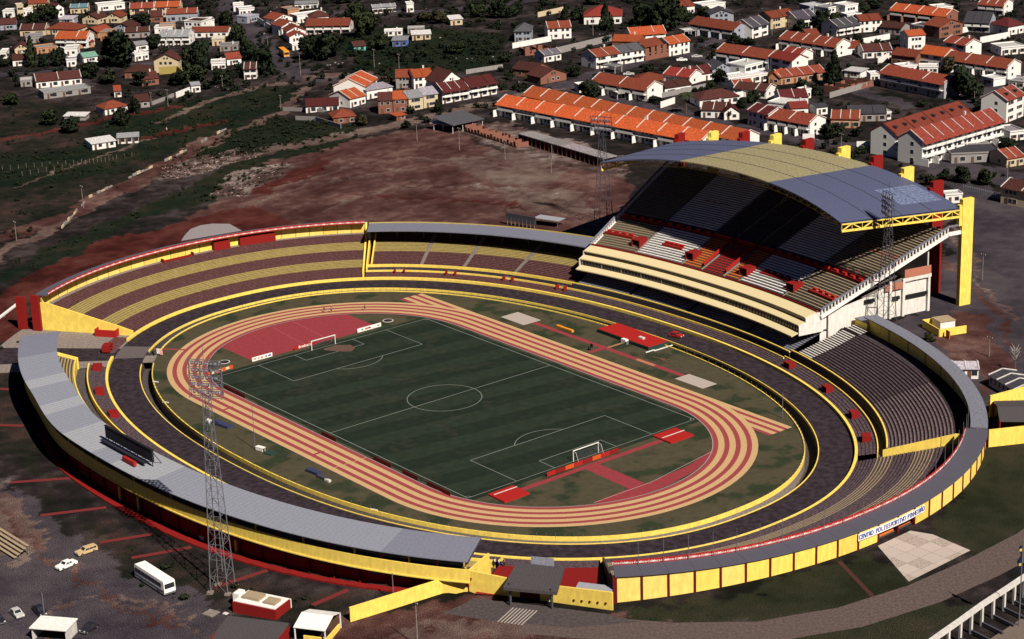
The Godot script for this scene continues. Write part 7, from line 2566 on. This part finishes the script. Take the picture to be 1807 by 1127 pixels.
func house(spec, index):
	var a = Vector2(spec[0], spec[1])
	var b = Vector2(spec[2], spec[3])
	var d = (b - a).normalized()
	var L: float = a.distance_to(b)
	var g: float = spec[4]
	var h: float = spec[5]
	var D: float = spec[6]
	var rise: float = spec[7]
	var kind: String = spec[8]
	var units: int = spec[11]
	var label: String = spec[12]
	var wm = M["wall_" + spec[10]]
	var rm = M["roof_%s_%d" % [spec[9], index % 3]]
	var far = a.distance_to(Vector2(377, 277)) > 860.0
	var o = thing("row_house" if units > 3 and kind == "g" else ("canopy_roof" if spec[10] == "none" else "house"), label, "house" if spec[10] != "none" else "canopy", Vector3(a.x, g, a.y), atan2(-d.y, d.x), "houses behind the stadium")
	var y0 = -1.5
	var mb = MB.new()
	if kind == "p":
		# concrete slab on brick piers
		var n = int(L / 2.6)
		for i in n + 1:
			var pb = MB.new()
			pb.box(Vector3(0.3 + (L - 0.6) * i / n, h * 0.5 - 0.2, -0.3), Vector3(0.45, h + 0.2, 0.45))
			pb.put("pier", wm, o)
			if i % 2 == 0:
				var qb = MB.new()
				qb.box(Vector3(0.3 + (L - 0.6) * i / n, h * 0.5 - 0.2, -D * 0.5), Vector3(0.2, h, D - 1.0))
				qb.put("cross_wall", wm, o)
		var bb = MB.new()
		bb.box(Vector3(L * 0.5, h * 0.5 - 0.3, -D + 0.2), Vector3(L, h, 0.25))
		bb.put("rear_wall", wm, o)
		var sl = int(L / 10.0)
		for i in sl:
			var sb = MB.new()
			sb.box(Vector3(L * (i + 0.5) / sl, h + 0.15, -D * 0.5), Vector3(L / sl - 0.06, 0.3, D))
			sb.put("slab", M["roof_slabc_%d" % (i % 3)], o)
		return
	if kind == "u":
		# walls without a roof, uneven tops, openings left between piers
		var n = max(2, units * 2)
		for side in [0.0, -D]:
			for i in n:
				var hh = h * rng.randf_range(0.75, 1.1)
				var wb = MB.new()
				var x0 = L * i / n
				var x1 = L * (i + 0.68) / n
				wb.box(Vector3((x0 + x1) * 0.5, hh * 0.5 - 0.5, side), Vector3(x1 - x0, hh + 1.0, 0.2))
				wb.put("wall", wm, o)
				var sb = MB.new()
				sb.box(Vector3(L * (i + 0.84) / n, hh * 0.18, side), Vector3(L * 0.32 / n, hh * 0.36, 0.2))
				sb.put("wall", wm, o)
		for i in units + 1:
			var cb = MB.new()
			var hh = h * rng.randf_range(0.9, 1.2)
			cb.box(Vector3(L * i / units, hh * 0.5 - 0.5, -D * 0.5), Vector3(0.2, hh + 1.0, D - 0.25))
			cb.put("cross_wall", wm, o)
		if h > 4.0:
			var fb = MB.new()
			fb.box(Vector3(L * 0.5, 2.8, -D * 0.5), Vector3(L - 0.3, 0.25, D - 0.4))
			fb.put("floor_slab", M.roof_slabc_0, o)
			var rb = MB.new()
			rb.quad(Vector3(-0.3, h, 0.3), Vector3(L * 0.8, h, 0.3), Vector3(L * 0.8, h + rise, -D * 0.5), Vector3(-0.3, h + rise, -D * 0.5))
			rb.put("bare_roof", M.roof_rust_1, o)
		return
	var posts_only = spec[10] == "none"
	var ov = 0.45
	var ridge_x = kind == "g"
	# walls
	if not posts_only:
		var hb = h + (0.0 if kind != "s" else rise)
		mb.quad(Vector3(0, y0, 0), Vector3(L, y0, 0), Vector3(L, h, 0), Vector3(0, h, 0))
		mb.quad(Vector3(L, y0, -D), Vector3(0, y0, -D), Vector3(0, hb, -D), Vector3(L, hb, -D))
		mb.quad(Vector3(L, y0, 0), Vector3(L, y0, -D), Vector3(L, hb, -D), Vector3(L, h, 0))
		mb.quad(Vector3(0, y0, -D), Vector3(0, y0, 0), Vector3(0, h, 0), Vector3(0, hb, -D))
		if kind == "g":
			mb.tri(Vector3(L, h, 0), Vector3(L, h, -D), Vector3(L, h + rise, -D * 0.5))
			mb.tri(Vector3(0, h, -D), Vector3(0, h, 0), Vector3(0, h + rise, -D * 0.5))
		elif kind == "x":
			mb.tri(Vector3(0, h, 0), Vector3(L, h, 0), Vector3(L * 0.5, h + rise, 0))
			mb.tri(Vector3(L, h, -D), Vector3(0, h, -D), Vector3(L * 0.5, h + rise, -D))
		mb.put("wall", wm, o)
	else:
		for i in units + 1:
			for z in [-0.4, -D + 0.4]:
				var pb = MB.new()
				var ph = h + (rise if z < -1.0 else 0.0)
				pb.box(Vector3(L * i / units, ph * 0.5 - 0.3, z), Vector3(0.2, ph + 0.5, 0.2))
				pb.put("post", M.white_dirty, o)
	# roof
	var rb = MB.new()
	var th = Vector3(0, 0.16, 0)
	var slabs = []
	match kind:
		"g":
			var e = rise * ov / (D * 0.5)
			var fo = 1.5 if units >= 3 and h > 4.0 else ov  # deep front eave added on rows so its shadow darkens their fronts
			var fe = rise * fo / (D * 0.5)
			slabs = [[Vector3(-ov * 0.5, h - fe, fo), Vector3(L + ov * 0.5, h - fe, fo), Vector3(L + ov * 0.5, h + rise, -D * 0.5), Vector3(-ov * 0.5, h + rise, -D * 0.5)],
				[Vector3(L + ov * 0.5, h - e, -D - ov), Vector3(-ov * 0.5, h - e, -D - ov), Vector3(-ov * 0.5, h + rise, -D * 0.5), Vector3(L + ov * 0.5, h + rise, -D * 0.5)]]
		"x":
			var e = rise * ov / (L * 0.5)
			slabs = [[Vector3(L + ov, h - e, ov), Vector3(L + ov, h - e, -D - ov), Vector3(L * 0.5, h + rise, -D - ov), Vector3(L * 0.5, h + rise, ov)],
				[Vector3(-ov, h - e, -D - ov), Vector3(-ov, h - e, ov), Vector3(L * 0.5, h + rise, ov), Vector3(L * 0.5, h + rise, -D - ov)]]
		"s":
			slabs = [[Vector3(-ov, h - 0.05, ov), Vector3(L + ov, h - 0.05, ov), Vector3(L + ov, h + rise, -D - ov), Vector3(-ov, h + rise, -D - ov)]]
		"f":
			slabs = [[Vector3(-0.15, h, 0.15), Vector3(L + 0.15, h, 0.15), Vector3(L + 0.15, h, -D - 0.15), Vector3(-0.15, h, -D - 0.15)]]
		"h":
			var m = min(L, D) * 0.5
			var r0 = Vector3(m if L > D else L * 0.5, h + rise, -D * 0.5 if L > D else -m)
			var r1 = Vector3(L - m if L > D else L * 0.5, h + rise, -D * 0.5 if L > D else -D + m)
			var c = [Vector3(-ov, h - 0.15, ov), Vector3(L + ov, h - 0.15, ov), Vector3(L + ov, h - 0.15, -D - ov), Vector3(-ov, h - 0.15, -D - ov)]
			if L > D:
				rb.quad(c[0], c[1], r1, r0)
				rb.quad(c[2], c[3], r0, r1)
				rb.tri(c[1], c[2], r1)
				rb.tri(c[3], c[0], r0)
			else:
				rb.tri(c[0], c[1], r0)
				rb.tri(c[2], c[3], r1)
				rb.quad(c[1], c[2], r1, r0)
				rb.quad(c[3], c[0], r0, r1)
			for i in 4:
				rb.quad(c[i] - th, c[(i + 1) % 4] - th, c[(i + 1) % 4], c[i])
	for s in slabs:
		rb.quad(s[0] + th, s[1] + th, s[2] + th, s[3] + th)
		rb.quad(s[3], s[2], s[1], s[0])
		for i in 4:
			rb.quad(s[i], s[(i + 1) % 4], s[(i + 1) % 4] + th, s[i] + th)
	var roof = rb.put("roof", rm, o)
	if kind == "f":
		var pb = MB.new()
		for q in [[Vector3(L * 0.5, h + 0.35, 0.1), Vector3(L + 0.3, 0.45, 0.15)], [Vector3(L * 0.5, h + 0.35, -D - 0.1), Vector3(L + 0.3, 0.45, 0.15)], [Vector3(-0.1, h + 0.35, -D * 0.5), Vector3(0.15, 0.45, D)], [Vector3(L + 0.1, h + 0.35, -D * 0.5), Vector3(0.15, 0.45, D)]]:
			pb.box(q[0], q[1])
		pb.put("parapet", wm, o)
	# party walls that stand up through a row's roof
	if kind == "g" and units > 1:
		for i in range(0, units + 1):
			if i > 0 and i < units and units > 2 and i % 2 == 1 and units < 9 and index % 2 == 0:
				continue
			var pb = MB.new()
			var x = L * i / units
			pb.bar(Vector3(x, h + 0.22, 0.30), Vector3(x, h + rise + 0.24, -D * 0.5), 0.22, 0.22)
			pb.bar(Vector3(x, h + rise + 0.24, -D * 0.5), Vector3(x, h + 0.22, -D - 0.3), 0.22, 0.22)
			pb.put("party_wall", M.white_dirty if index % 3 != 1 else rm, roof)
		# skylights on the three storey rows
		if label.contains("skylights") or label.contains("three storey row cut"):
			for i in units:
				var sb = MB.new()
				var f = 0.45
				sb.box(Vector3(L * (i + 0.5) / units, h + rise * f + 0.45, -D * 0.5 * f), Vector3(1.2, 0.7, 1.6))
				sb.put("skylight", M.glass, roof)
	# water tanks and chimneys
	if index % 4 == 1 and kind != "s" and not posts_only:
		var cb = MB.new()
		cb.box(Vector3(L * 0.7, h + rise + 0.3, -D * 0.6), Vector3(0.7, 1.6, 0.7))
		cb.put("chimney", M.white_dirty, roof)
	if posts_only:
		return
	# windows and doors by storey and unit
	var storeys = max(1, int(round(h / 2.75)))
	var uw = L / units
	for u in units:
		for s in storeys:
			var yy = 1.45 + s * (h / storeys)
			if uw > 2.2:
				if s == 0:
					pane(o, "door", uw * (u + 0.28), 1.0, 0.03, 0.9, 2.0, 0.0, false)
				else:
					pane(o, "window", uw * (u + 0.28), yy, 0.03, 1.1, 1.1, 0.0, not far)
				pane(o, "window", uw * (u + 0.68), yy, 0.03, 1.7 if units >= 3 else 1.3, 1.4 if units >= 3 else 1.1, 0.0, not far)  # rows get larger dark panes, so their fronts read as shaded
				if uw > 6.0:
					pane(o, "window", uw * (u + 0.48), yy, 0.03, 1.1, 1.1, 0.0, not far)
			else:
				pane(o, "window", uw * (u + 0.5), yy, 0.03, 0.9, 1.0, 0.0, not far)
			if s > 0 and (units >= 3 or label.contains("balcon")):  # rows get a balcony added to shade the storey below
				var bb = MB.new()
				bb.box(Vector3(uw * (u + 0.5), s * (h / storeys) + 0.1, 0.65), Vector3(uw * 0.94, 0.18, 1.3))
				if (u + index) % 3 != 0 or units < 9:
					bb.box(Vector3(uw * (u + 0.5), s * (h / storeys) + 0.55, 1.25), Vector3(uw * 0.8, 0.8, 0.12))
				bb.put("balcony", M.wall_white, o)
	if D > 6.5 and kind != "s":
		for s in storeys:
			pane(o, "window", L + 0.03, 1.5 + s * (h / storeys), -D * 0.35, 1.0, 1.0, PI / 2, not far)
			pane(o, "window", -0.03, 1.5 + s * (h / storeys), -D * 0.4, 1.0, 1.0, PI / 2, not far)
	if kind == "x" and L > 6.0:
		for e in [-0.7, 0.7]:
			pane(o, "window", L * 0.5 + e, h + rise * 0.3, 0.03, 0.7, 0.8, 0.0, false)
	# open ground floor porches, added to the rows for deep shade
	if units >= 4 and h > 4.5:
		for u in units:
			var pb = MB.new()
			pb.box(Vector3(uw * u + 0.1, 1.2, 1.4), Vector3(0.2, 2.6, 2.6))
			pb.put("porch_wall", wm, o)

func make_crown(seed_: int, leaves: int, kind: String) -> ArrayMesh:
	var r = RandomNumberGenerator.new()
	r.seed = seed_
	var blobs = []
	var n = 14 if kind == "b" else (9 if kind == "c" else 4)
	for i in n:
		if kind == "b":
			var a = r.randf() * TAU
			var rad = sqrt(r.randf()) * 0.31
			var y = 0.24 + 0.56 * r.randf()
			blobs.append([Vector3(cos(a) * rad, y, sin(a) * rad), r.randf_range(0.15, 0.25)])
		elif kind == "c":
			var f = i / float(n - 1)
			var a = r.randf() * TAU
			blobs.append([Vector3(cos(a) * 0.16 * (1.0 - f), 0.16 + 0.78 * f, sin(a) * 0.16 * (1.0 - f)), lerp(0.34, 0.07, f)])
		else:
			var a = r.randf() * TAU
			blobs.append([Vector3(cos(a) * 0.22, 0.25 + 0.3 * r.randf(), sin(a) * 0.22), r.randf_range(0.22, 0.32)])
	var mb = MB.new()
	for i in leaves:
		var b = blobs[r.randi() % n]
		var dir = Vector3(r.randfn(), r.randfn() * (0.9 if kind != "c" else 0.55), r.randfn()).normalized()
		var p = b[0] + dir * b[1] * pow(r.randf(), 0.4) * r.randf_range(0.85, 1.12)
		var s = r.randf_range(0.030, 0.062)
		if kind == "s":
			s *= 1.5
		var u = Vector3(r.randfn(), r.randfn(), r.randfn()).normalized()
		var v = u.cross(dir)
		v = v.normalized() if v.length() > 0.01 else Vector3.RIGHT
		u = (u * 0.6 + v.cross(dir) * 0.6).normalized()
		var k = mb.n.size()
		mb.quad(p - u * s - v * s * 0.6, p + u * s * 0.9 - v * s * 0.8, p + u * s * 1.1 + v * s * 0.7, p - u * s * 0.7 + v * s)
		var nn = (dir * 0.8 + Vector3.UP * 0.25 + Vector3(r.randfn(), r.randfn(), r.randfn()) * 0.22).normalized()
		for j in range(k, mb.n.size()):
			mb.n[j] = nn
	var arr = []
	arr.resize(Mesh.ARRAY_MAX)
	arr[Mesh.ARRAY_VERTEX] = mb.v
	arr[Mesh.ARRAY_NORMAL] = mb.n
	var am = ArrayMesh.new()
	am.add_surface_from_arrays(Mesh.PRIMITIVE_TRIANGLES, arr)
	return am

func make_trees():
	var crowns = {"b": [], "c": [], "s": []}
	for i in 5:
		crowns.b.append(make_crown(100 + i, 2600, "b"))
	for i in 2:
		crowns.c.append(make_crown(200 + i, 2000, "c"))
	crowns.s.append(make_crown(300, 160, "s"))
	M.crowns = crowns
	var trunks = []
	for i in 3:
		var mb = MB.new()
		mb.tube(Vector3(0, -0.04, 0), Vector3(0.01, 0.30, 0), 0.032, 0.022, 7)
		mb.tube(Vector3(0.01, 0.30, 0), Vector3(-0.01, 0.62, 0.01), 0.022, 0.010, 6)
		for j in 5:
			var a = j * 1.3 + i
			var y = 0.26 + 0.06 * j
			mb.tube(Vector3(0, y, 0), Vector3(cos(a) * 0.24, y + 0.22, sin(a) * 0.24), 0.012, 0.004, 5)
		var arr = []
		arr.resize(Mesh.ARRAY_MAX)
		arr[Mesh.ARRAY_VERTEX] = mb.v
		arr[Mesh.ARRAY_NORMAL] = mb.n
		var am = ArrayMesh.new()
		am.add_surface_from_arrays(Mesh.PRIMITIVE_TRIANGLES, arr)
		am.surface_set_material(0, M.bark)
		trunks.append(am)
	var k = 0
	for t in TREES:
		var kind = t[4]
		var h: float = max(t[2], 2.0)
		var w: float = t[3] * 1.12
		var o = thing({"b": "broadleaf_tree", "c": "conifer_tree", "p": "palm_tree", "s": "bare_sapling"}[kind], t[5], "tree", on_land(t[0], t[1]), k * 1.7, "trees round the houses")
		if kind == "p":
			palm(o, h)
			k += 1
			continue
		var tr = MeshInstance3D.new()
		tr.name = "trunk"
		tr.mesh = trunks[k % 3]
		tr.scale = Vector3(min(h, w), h, min(h, w))
		o.add_child(tr, true)
		if kind == "s":
			tr.scale = Vector3(h * 1.2, h * 1.5, h * 1.2)
			var tw = MB.new()
			for j in 24:
				var a = j * 2.4
				var y = h * (0.35 + 0.02 * j)
				tw.tube(Vector3(0, y, 0), Vector3(cos(a) * h * 0.2, y + h * 0.25, sin(a) * h * 0.2), 0.05, 0.02, 4)
			tw.put("twigs", M.white_dirty, o)
			k += 1
			continue
		var cr = MeshInstance3D.new()
		cr.name = "crown"
		cr.mesh = crowns[kind][k % crowns[kind].size()]
		cr.scale = Vector3(w, h * 1.03, w)
		cr.material_override = [M.leaf_dark, M.leaf_mid, M.leaf_dark][k % 3] if not (t[5].contains("brown") or t[5].contains("bright")) else M.leaf_olive
		o.add_child(cr, true)
		k += 1

func palm(o, h):
	var mb = MB.new()
	mb.tube(Vector3(0, -0.3, 0), Vector3(0.2, h * 0.8, 0), 0.28, 0.16, 8)
	mb.put("trunk", M.bark, o)
	for i in 16:
		var a = TAU * i / 16.0 + 0.2 * (i % 3)
		var fb = MB.new()
		var p0 = Vector3(0.2, h * 0.8, 0)
		var up = 0.55 if i % 2 == 0 else 0.15
		for s in 6:
			var f0 = s / 6.0
			var f1 = (s + 1) / 6.0
			var q0 = p0 + Vector3(cos(a) * 3.4 * f0, up * 3.0 * f0 - 2.6 * f0 * f0, sin(a) * 3.4 * f0)
			var q1 = p0 + Vector3(cos(a) * 3.4 * f1, up * 3.0 * f1 - 2.6 * f1 * f1, sin(a) * 3.4 * f1)
			var side = Vector3(-sin(a), 0, cos(a))
			for e in [-1.0, 1.0]:
				var w0 = 0.65 * sin(PI * (0.1 + 0.88 * f0))
				var w1 = 0.65 * sin(PI * (0.1 + 0.88 * f1))
				if e > 0:
					fb.quad(q0, q1, q1 + side * w1 - Vector3(0, w1 * 0.6, 0), q0 + side * w0 - Vector3(0, w0 * 0.6, 0))
				else:
					fb.quad(q1, q0, q0 - side * w0 - Vector3(0, w0 * 0.6, 0), q1 - side * w1 - Vector3(0, w1 * 0.6, 0))
		fb.put("frond", M.leaf_mid, o)

func in_area(poly: PackedVector2Array, q: Vector2) -> bool:
	return Geometry2D.is_point_in_polygon(q, poly)

func scatter(called, label, category, mesh: Mesh, m: Material, ids: Array, count: int, smin: float, smax: float, seed_: int, flat_ := 1.0):
	var r = RandomNumberGenerator.new()
	r.seed = seed_
	var polys = []
	for a in GROUND_AREAS:
		if a[0] in ids:
			var pv = PackedVector2Array()
			for i in range(0, a[1].size(), 2):
				pv.append(Vector2(a[1][i], a[1][i + 1]))
			polys.append(pv)
	var boxes = []
	for s in HOUSES:
		boxes.append([Vector2((s[0] + s[2]) * 0.5, (s[1] + s[3]) * 0.5), max(7.0, Vector2(s[0], s[1]).distance_to(Vector2(s[2], s[3])) * 0.5 + 4.0)])
	var xs = []
	var tries = 0
	while xs.size() < count and tries < count * 6:
		tries += 1
		var pv = polys[r.randi() % polys.size()]
		var lo = pv[0]
		var hi = pv[0]
		for q in pv:
			lo = lo.min(q)
			hi = hi.max(q)
		var q = Vector2(r.randf_range(lo.x, hi.x), r.randf_range(lo.y, hi.y))
		if not Geometry2D.is_point_in_polygon(q, pv) or off_of(q.x, q.y) < 34.0:
			continue
		var hit = false
		for b in boxes:
			if b[0].distance_squared_to(q) < b[1] * b[1]:
				hit = true
				break
		if hit:
			continue
		# clump them a little
		var s = r.randf_range(smin, smax)
		for c in 1 + r.randi() % 3:
			var qq = q + Vector2(r.randfn(), r.randfn()) * s * 1.3
			var ss = s * r.randf_range(0.6, 1.1)
			xs.append(Transform3D(Basis(Vector3.UP, r.randf() * TAU).scaled(Vector3(ss, ss * flat_ * r.randf_range(0.7, 1.1), ss)), on_land(qq.x, qq.y, -0.05)))
	var mm = MultiMesh.new()
	mm.transform_format = MultiMesh.TRANSFORM_3D
	mm.mesh = mesh
	mm.instance_count = xs.size()
	for i in xs.size():
		mm.set_instance_transform(i, xs[i])
	var o = MultiMeshInstance3D.new()
	o.name = called
	o.multimesh = mm
	o.material_override = m
	o.set_meta("kind", "stuff")
	tag(o, label, category)
	add_child(o)

func stone_mesh() -> ArrayMesh:
	var mb = MB.new()
	var r = RandomNumberGenerator.new()
	r.seed = 4
	var top = []
	var bot = []
	for i in 6:
		var a = TAU * i / 6.0
		bot.append(Vector3(cos(a), 0, sin(a)) * r.randf_range(0.4, 0.6))
		top.append(Vector3(cos(a) * 0.35, r.randf_range(0.25, 0.45), sin(a) * 0.35))
	for i in 6:
		var j = (i + 1) % 6
		mb.quad(bot[j], bot[i], top[i], top[j])
		mb.tri(Vector3(0, 0.45, 0), top[j], top[i])
	var arr = []
	arr.resize(Mesh.ARRAY_MAX)
	arr[Mesh.ARRAY_VERTEX] = mb.v
	arr[Mesh.ARRAY_NORMAL] = mb.n
	var am = ArrayMesh.new()
	am.add_surface_from_arrays(Mesh.PRIMITIVE_TRIANGLES, arr)
	return am

func make_town():
	make_town_materials()
	for i in HOUSES.size():
		house(HOUSES[i], i)
	for w in YARD_WALLS:
		var o = thing("yard_wall", w[3], "wall", Vector3.ZERO, 0.0, "yard walls")
		for i in range(0, w[0].size() - 2, 2):
			var a = Vector2(w[0][i], w[0][i + 1])
			var b = Vector2(w[0][i + 2], w[0][i + 3])
			var n = int(max(1.0, a.distance_to(b) / 4.0))
			for j in n:
				var p0 = a.lerp(b, j / float(n))
				var p1 = a.lerp(b, (j + 0.985) / float(n))
				var y = land(p0.x, p0.y)
				wall_run("panel", M["wall_" + w[2]], o, p0, p1, y, land(p1.x, p1.y), w[1], w[1], 0.25)
	for q in POLES:
		pole(q[3], on_land(q[0], q[1]), q[2], 0.8, "pole")
	make_trees()
	var bush: Mesh = M.crowns.s[0]
	scatter("scrub_bushes", "low dark scrub bushes all over the rough land", "bushes", bush, M.leaf_mid, [0, 3, 3], 1500, 0.7, 2.4, 11, 0.8)
	scatter("yard_bushes", "dark garden shrubs between the far houses", "bushes", bush, M.leaf_dark, [6], 2600, 1.2, 5.0, 12, 0.9)
	scatter("dry_weeds", "olive dry weeds scattered over the rough land", "weeds", bush, M.leaf_olive, [0, 3, 8], 1100, 0.4, 1.2, 13, 0.6)
	var stone = stone_mesh()
	scatter("rubble", "pale rubble and debris strewn over the dirt", "rubble", stone, mat("rubble", 0.32, 0.24, 0.215, 0.95, ""), [8], 420, 0.2, 0.85, 14, 0.5)
	scatter("yard_clutter", "pale clutter lying between the far houses", "clutter", stone, M.wall_grey, [6], 300, 0.4, 1.4, 15, 0.7)
	# the broken low wall beside the left path
	var bw = thing("broken_wall", "low broken pale wall beside the left dirt path", "wall")
	for i in range(0, BROKEN_WALL.size() - 2, 2):
		var a = Vector2(BROKEN_WALL[i], BROKEN_WALL[i + 1])
		var b = Vector2(BROKEN_WALL[i + 2], BROKEN_WALL[i + 3])
		var n = int(a.distance_to(b) / 2.6)
		for j in n:
			if rng.randf() < 0.25:
				continue
			var p0 = a.lerp(b, j / float(n))
			var p1 = a.lerp(b, (j + rng.randf_range(0.6, 0.95)) / float(n))
			var hh = rng.randf_range(0.4, 1.1)
			wall_run("segment", M.wall_cream if j % 3 == 0 else M.wall_grey, bw, p0, p1, land(p0.x, p0.y), land(p1.x, p1.y), hh, hh, 0.3)
	bus("yellow orange bus on the avenue at the upper left", on_land(-393.0, -208.5, 0.1), deg_to_rad(-21.0), M.orange_yellow, M.orange)
	for q in [[-238.1, -305.9, M.car_white, "white car on the lane below the roofless brick house"], [-238.9, -315.3, M.car_silver, "silver car on the lane behind the white car"], [-253.6, -331.6, M.car_black, "dark car at the end of the orange roofed white house"], [-233.1, -271.4, M.car_silver, "silver car parked behind the four unit row"]]:
		car(q[3], on_land(q[0], q[1]), 0.9, q[2], "sedan")
	for f in [[Vector2(-298.7, -26.5), Vector2(-281.0, -61.7), "outer wire fence of pale posts on the rough field"], [Vector2(-285.4, -27.8), Vector2(-282.0, -70.0), "inner wire fence of pale posts on the rough field"]]:
		var o = thing("wire_fence", f[2], "fence", Vector3.ZERO, 0.0, "wire fences")
		for i in 15:
			var q = f[0].lerp(f[1], i / 14.0)
			var mb = MB.new()
			mb.box(on_land(q.x, q.y, 0.85), Vector3(0.10, 1.7, 0.10))
			mb.put("post", M.concrete, o)
	var sf = thing("slat_fence", "pale slat fence along the street behind the grandstand", "fence")
	for i in 46:
		var q = Vector2(-21.1, -221.5).lerp(Vector2(12.0, -220.2), i / 45.0)
		var mb = MB.new()
		mb.box(on_land(q.x, q.y, 0.9), Vector3(0.32, 2.0, 0.1))
		mb.put("slat", M.roof_grey_light, sf)
	var bm = thing("fallen_beam", "long white beam lying on the red earth at the left edge", "beam", on_land(-141.8, 46.6, 0.0), atan2(-(-10.5), -9.1))
	var fb = MB.new()
	fb.box(Vector3(0, 0.4, 0), Vector3(17.0, 0.5, 0.7))
	fb.put("beam", M.white, bm)
	var f2 = MB.new()
	f2.box(Vector3(-5, 0.1, 0), Vector3(0.5, 0.3, 1.4))
	f2.put("block", M.concrete, bm)

func _ready():
	rng.seed = 7
	make_materials()
	make_view()
	make_ground()
	make_field()
	make_stadium()
	make_near_gate()
	make_gate_sign()
	make_field_things()
	make_outside_things()
	make_town()
	make_people()
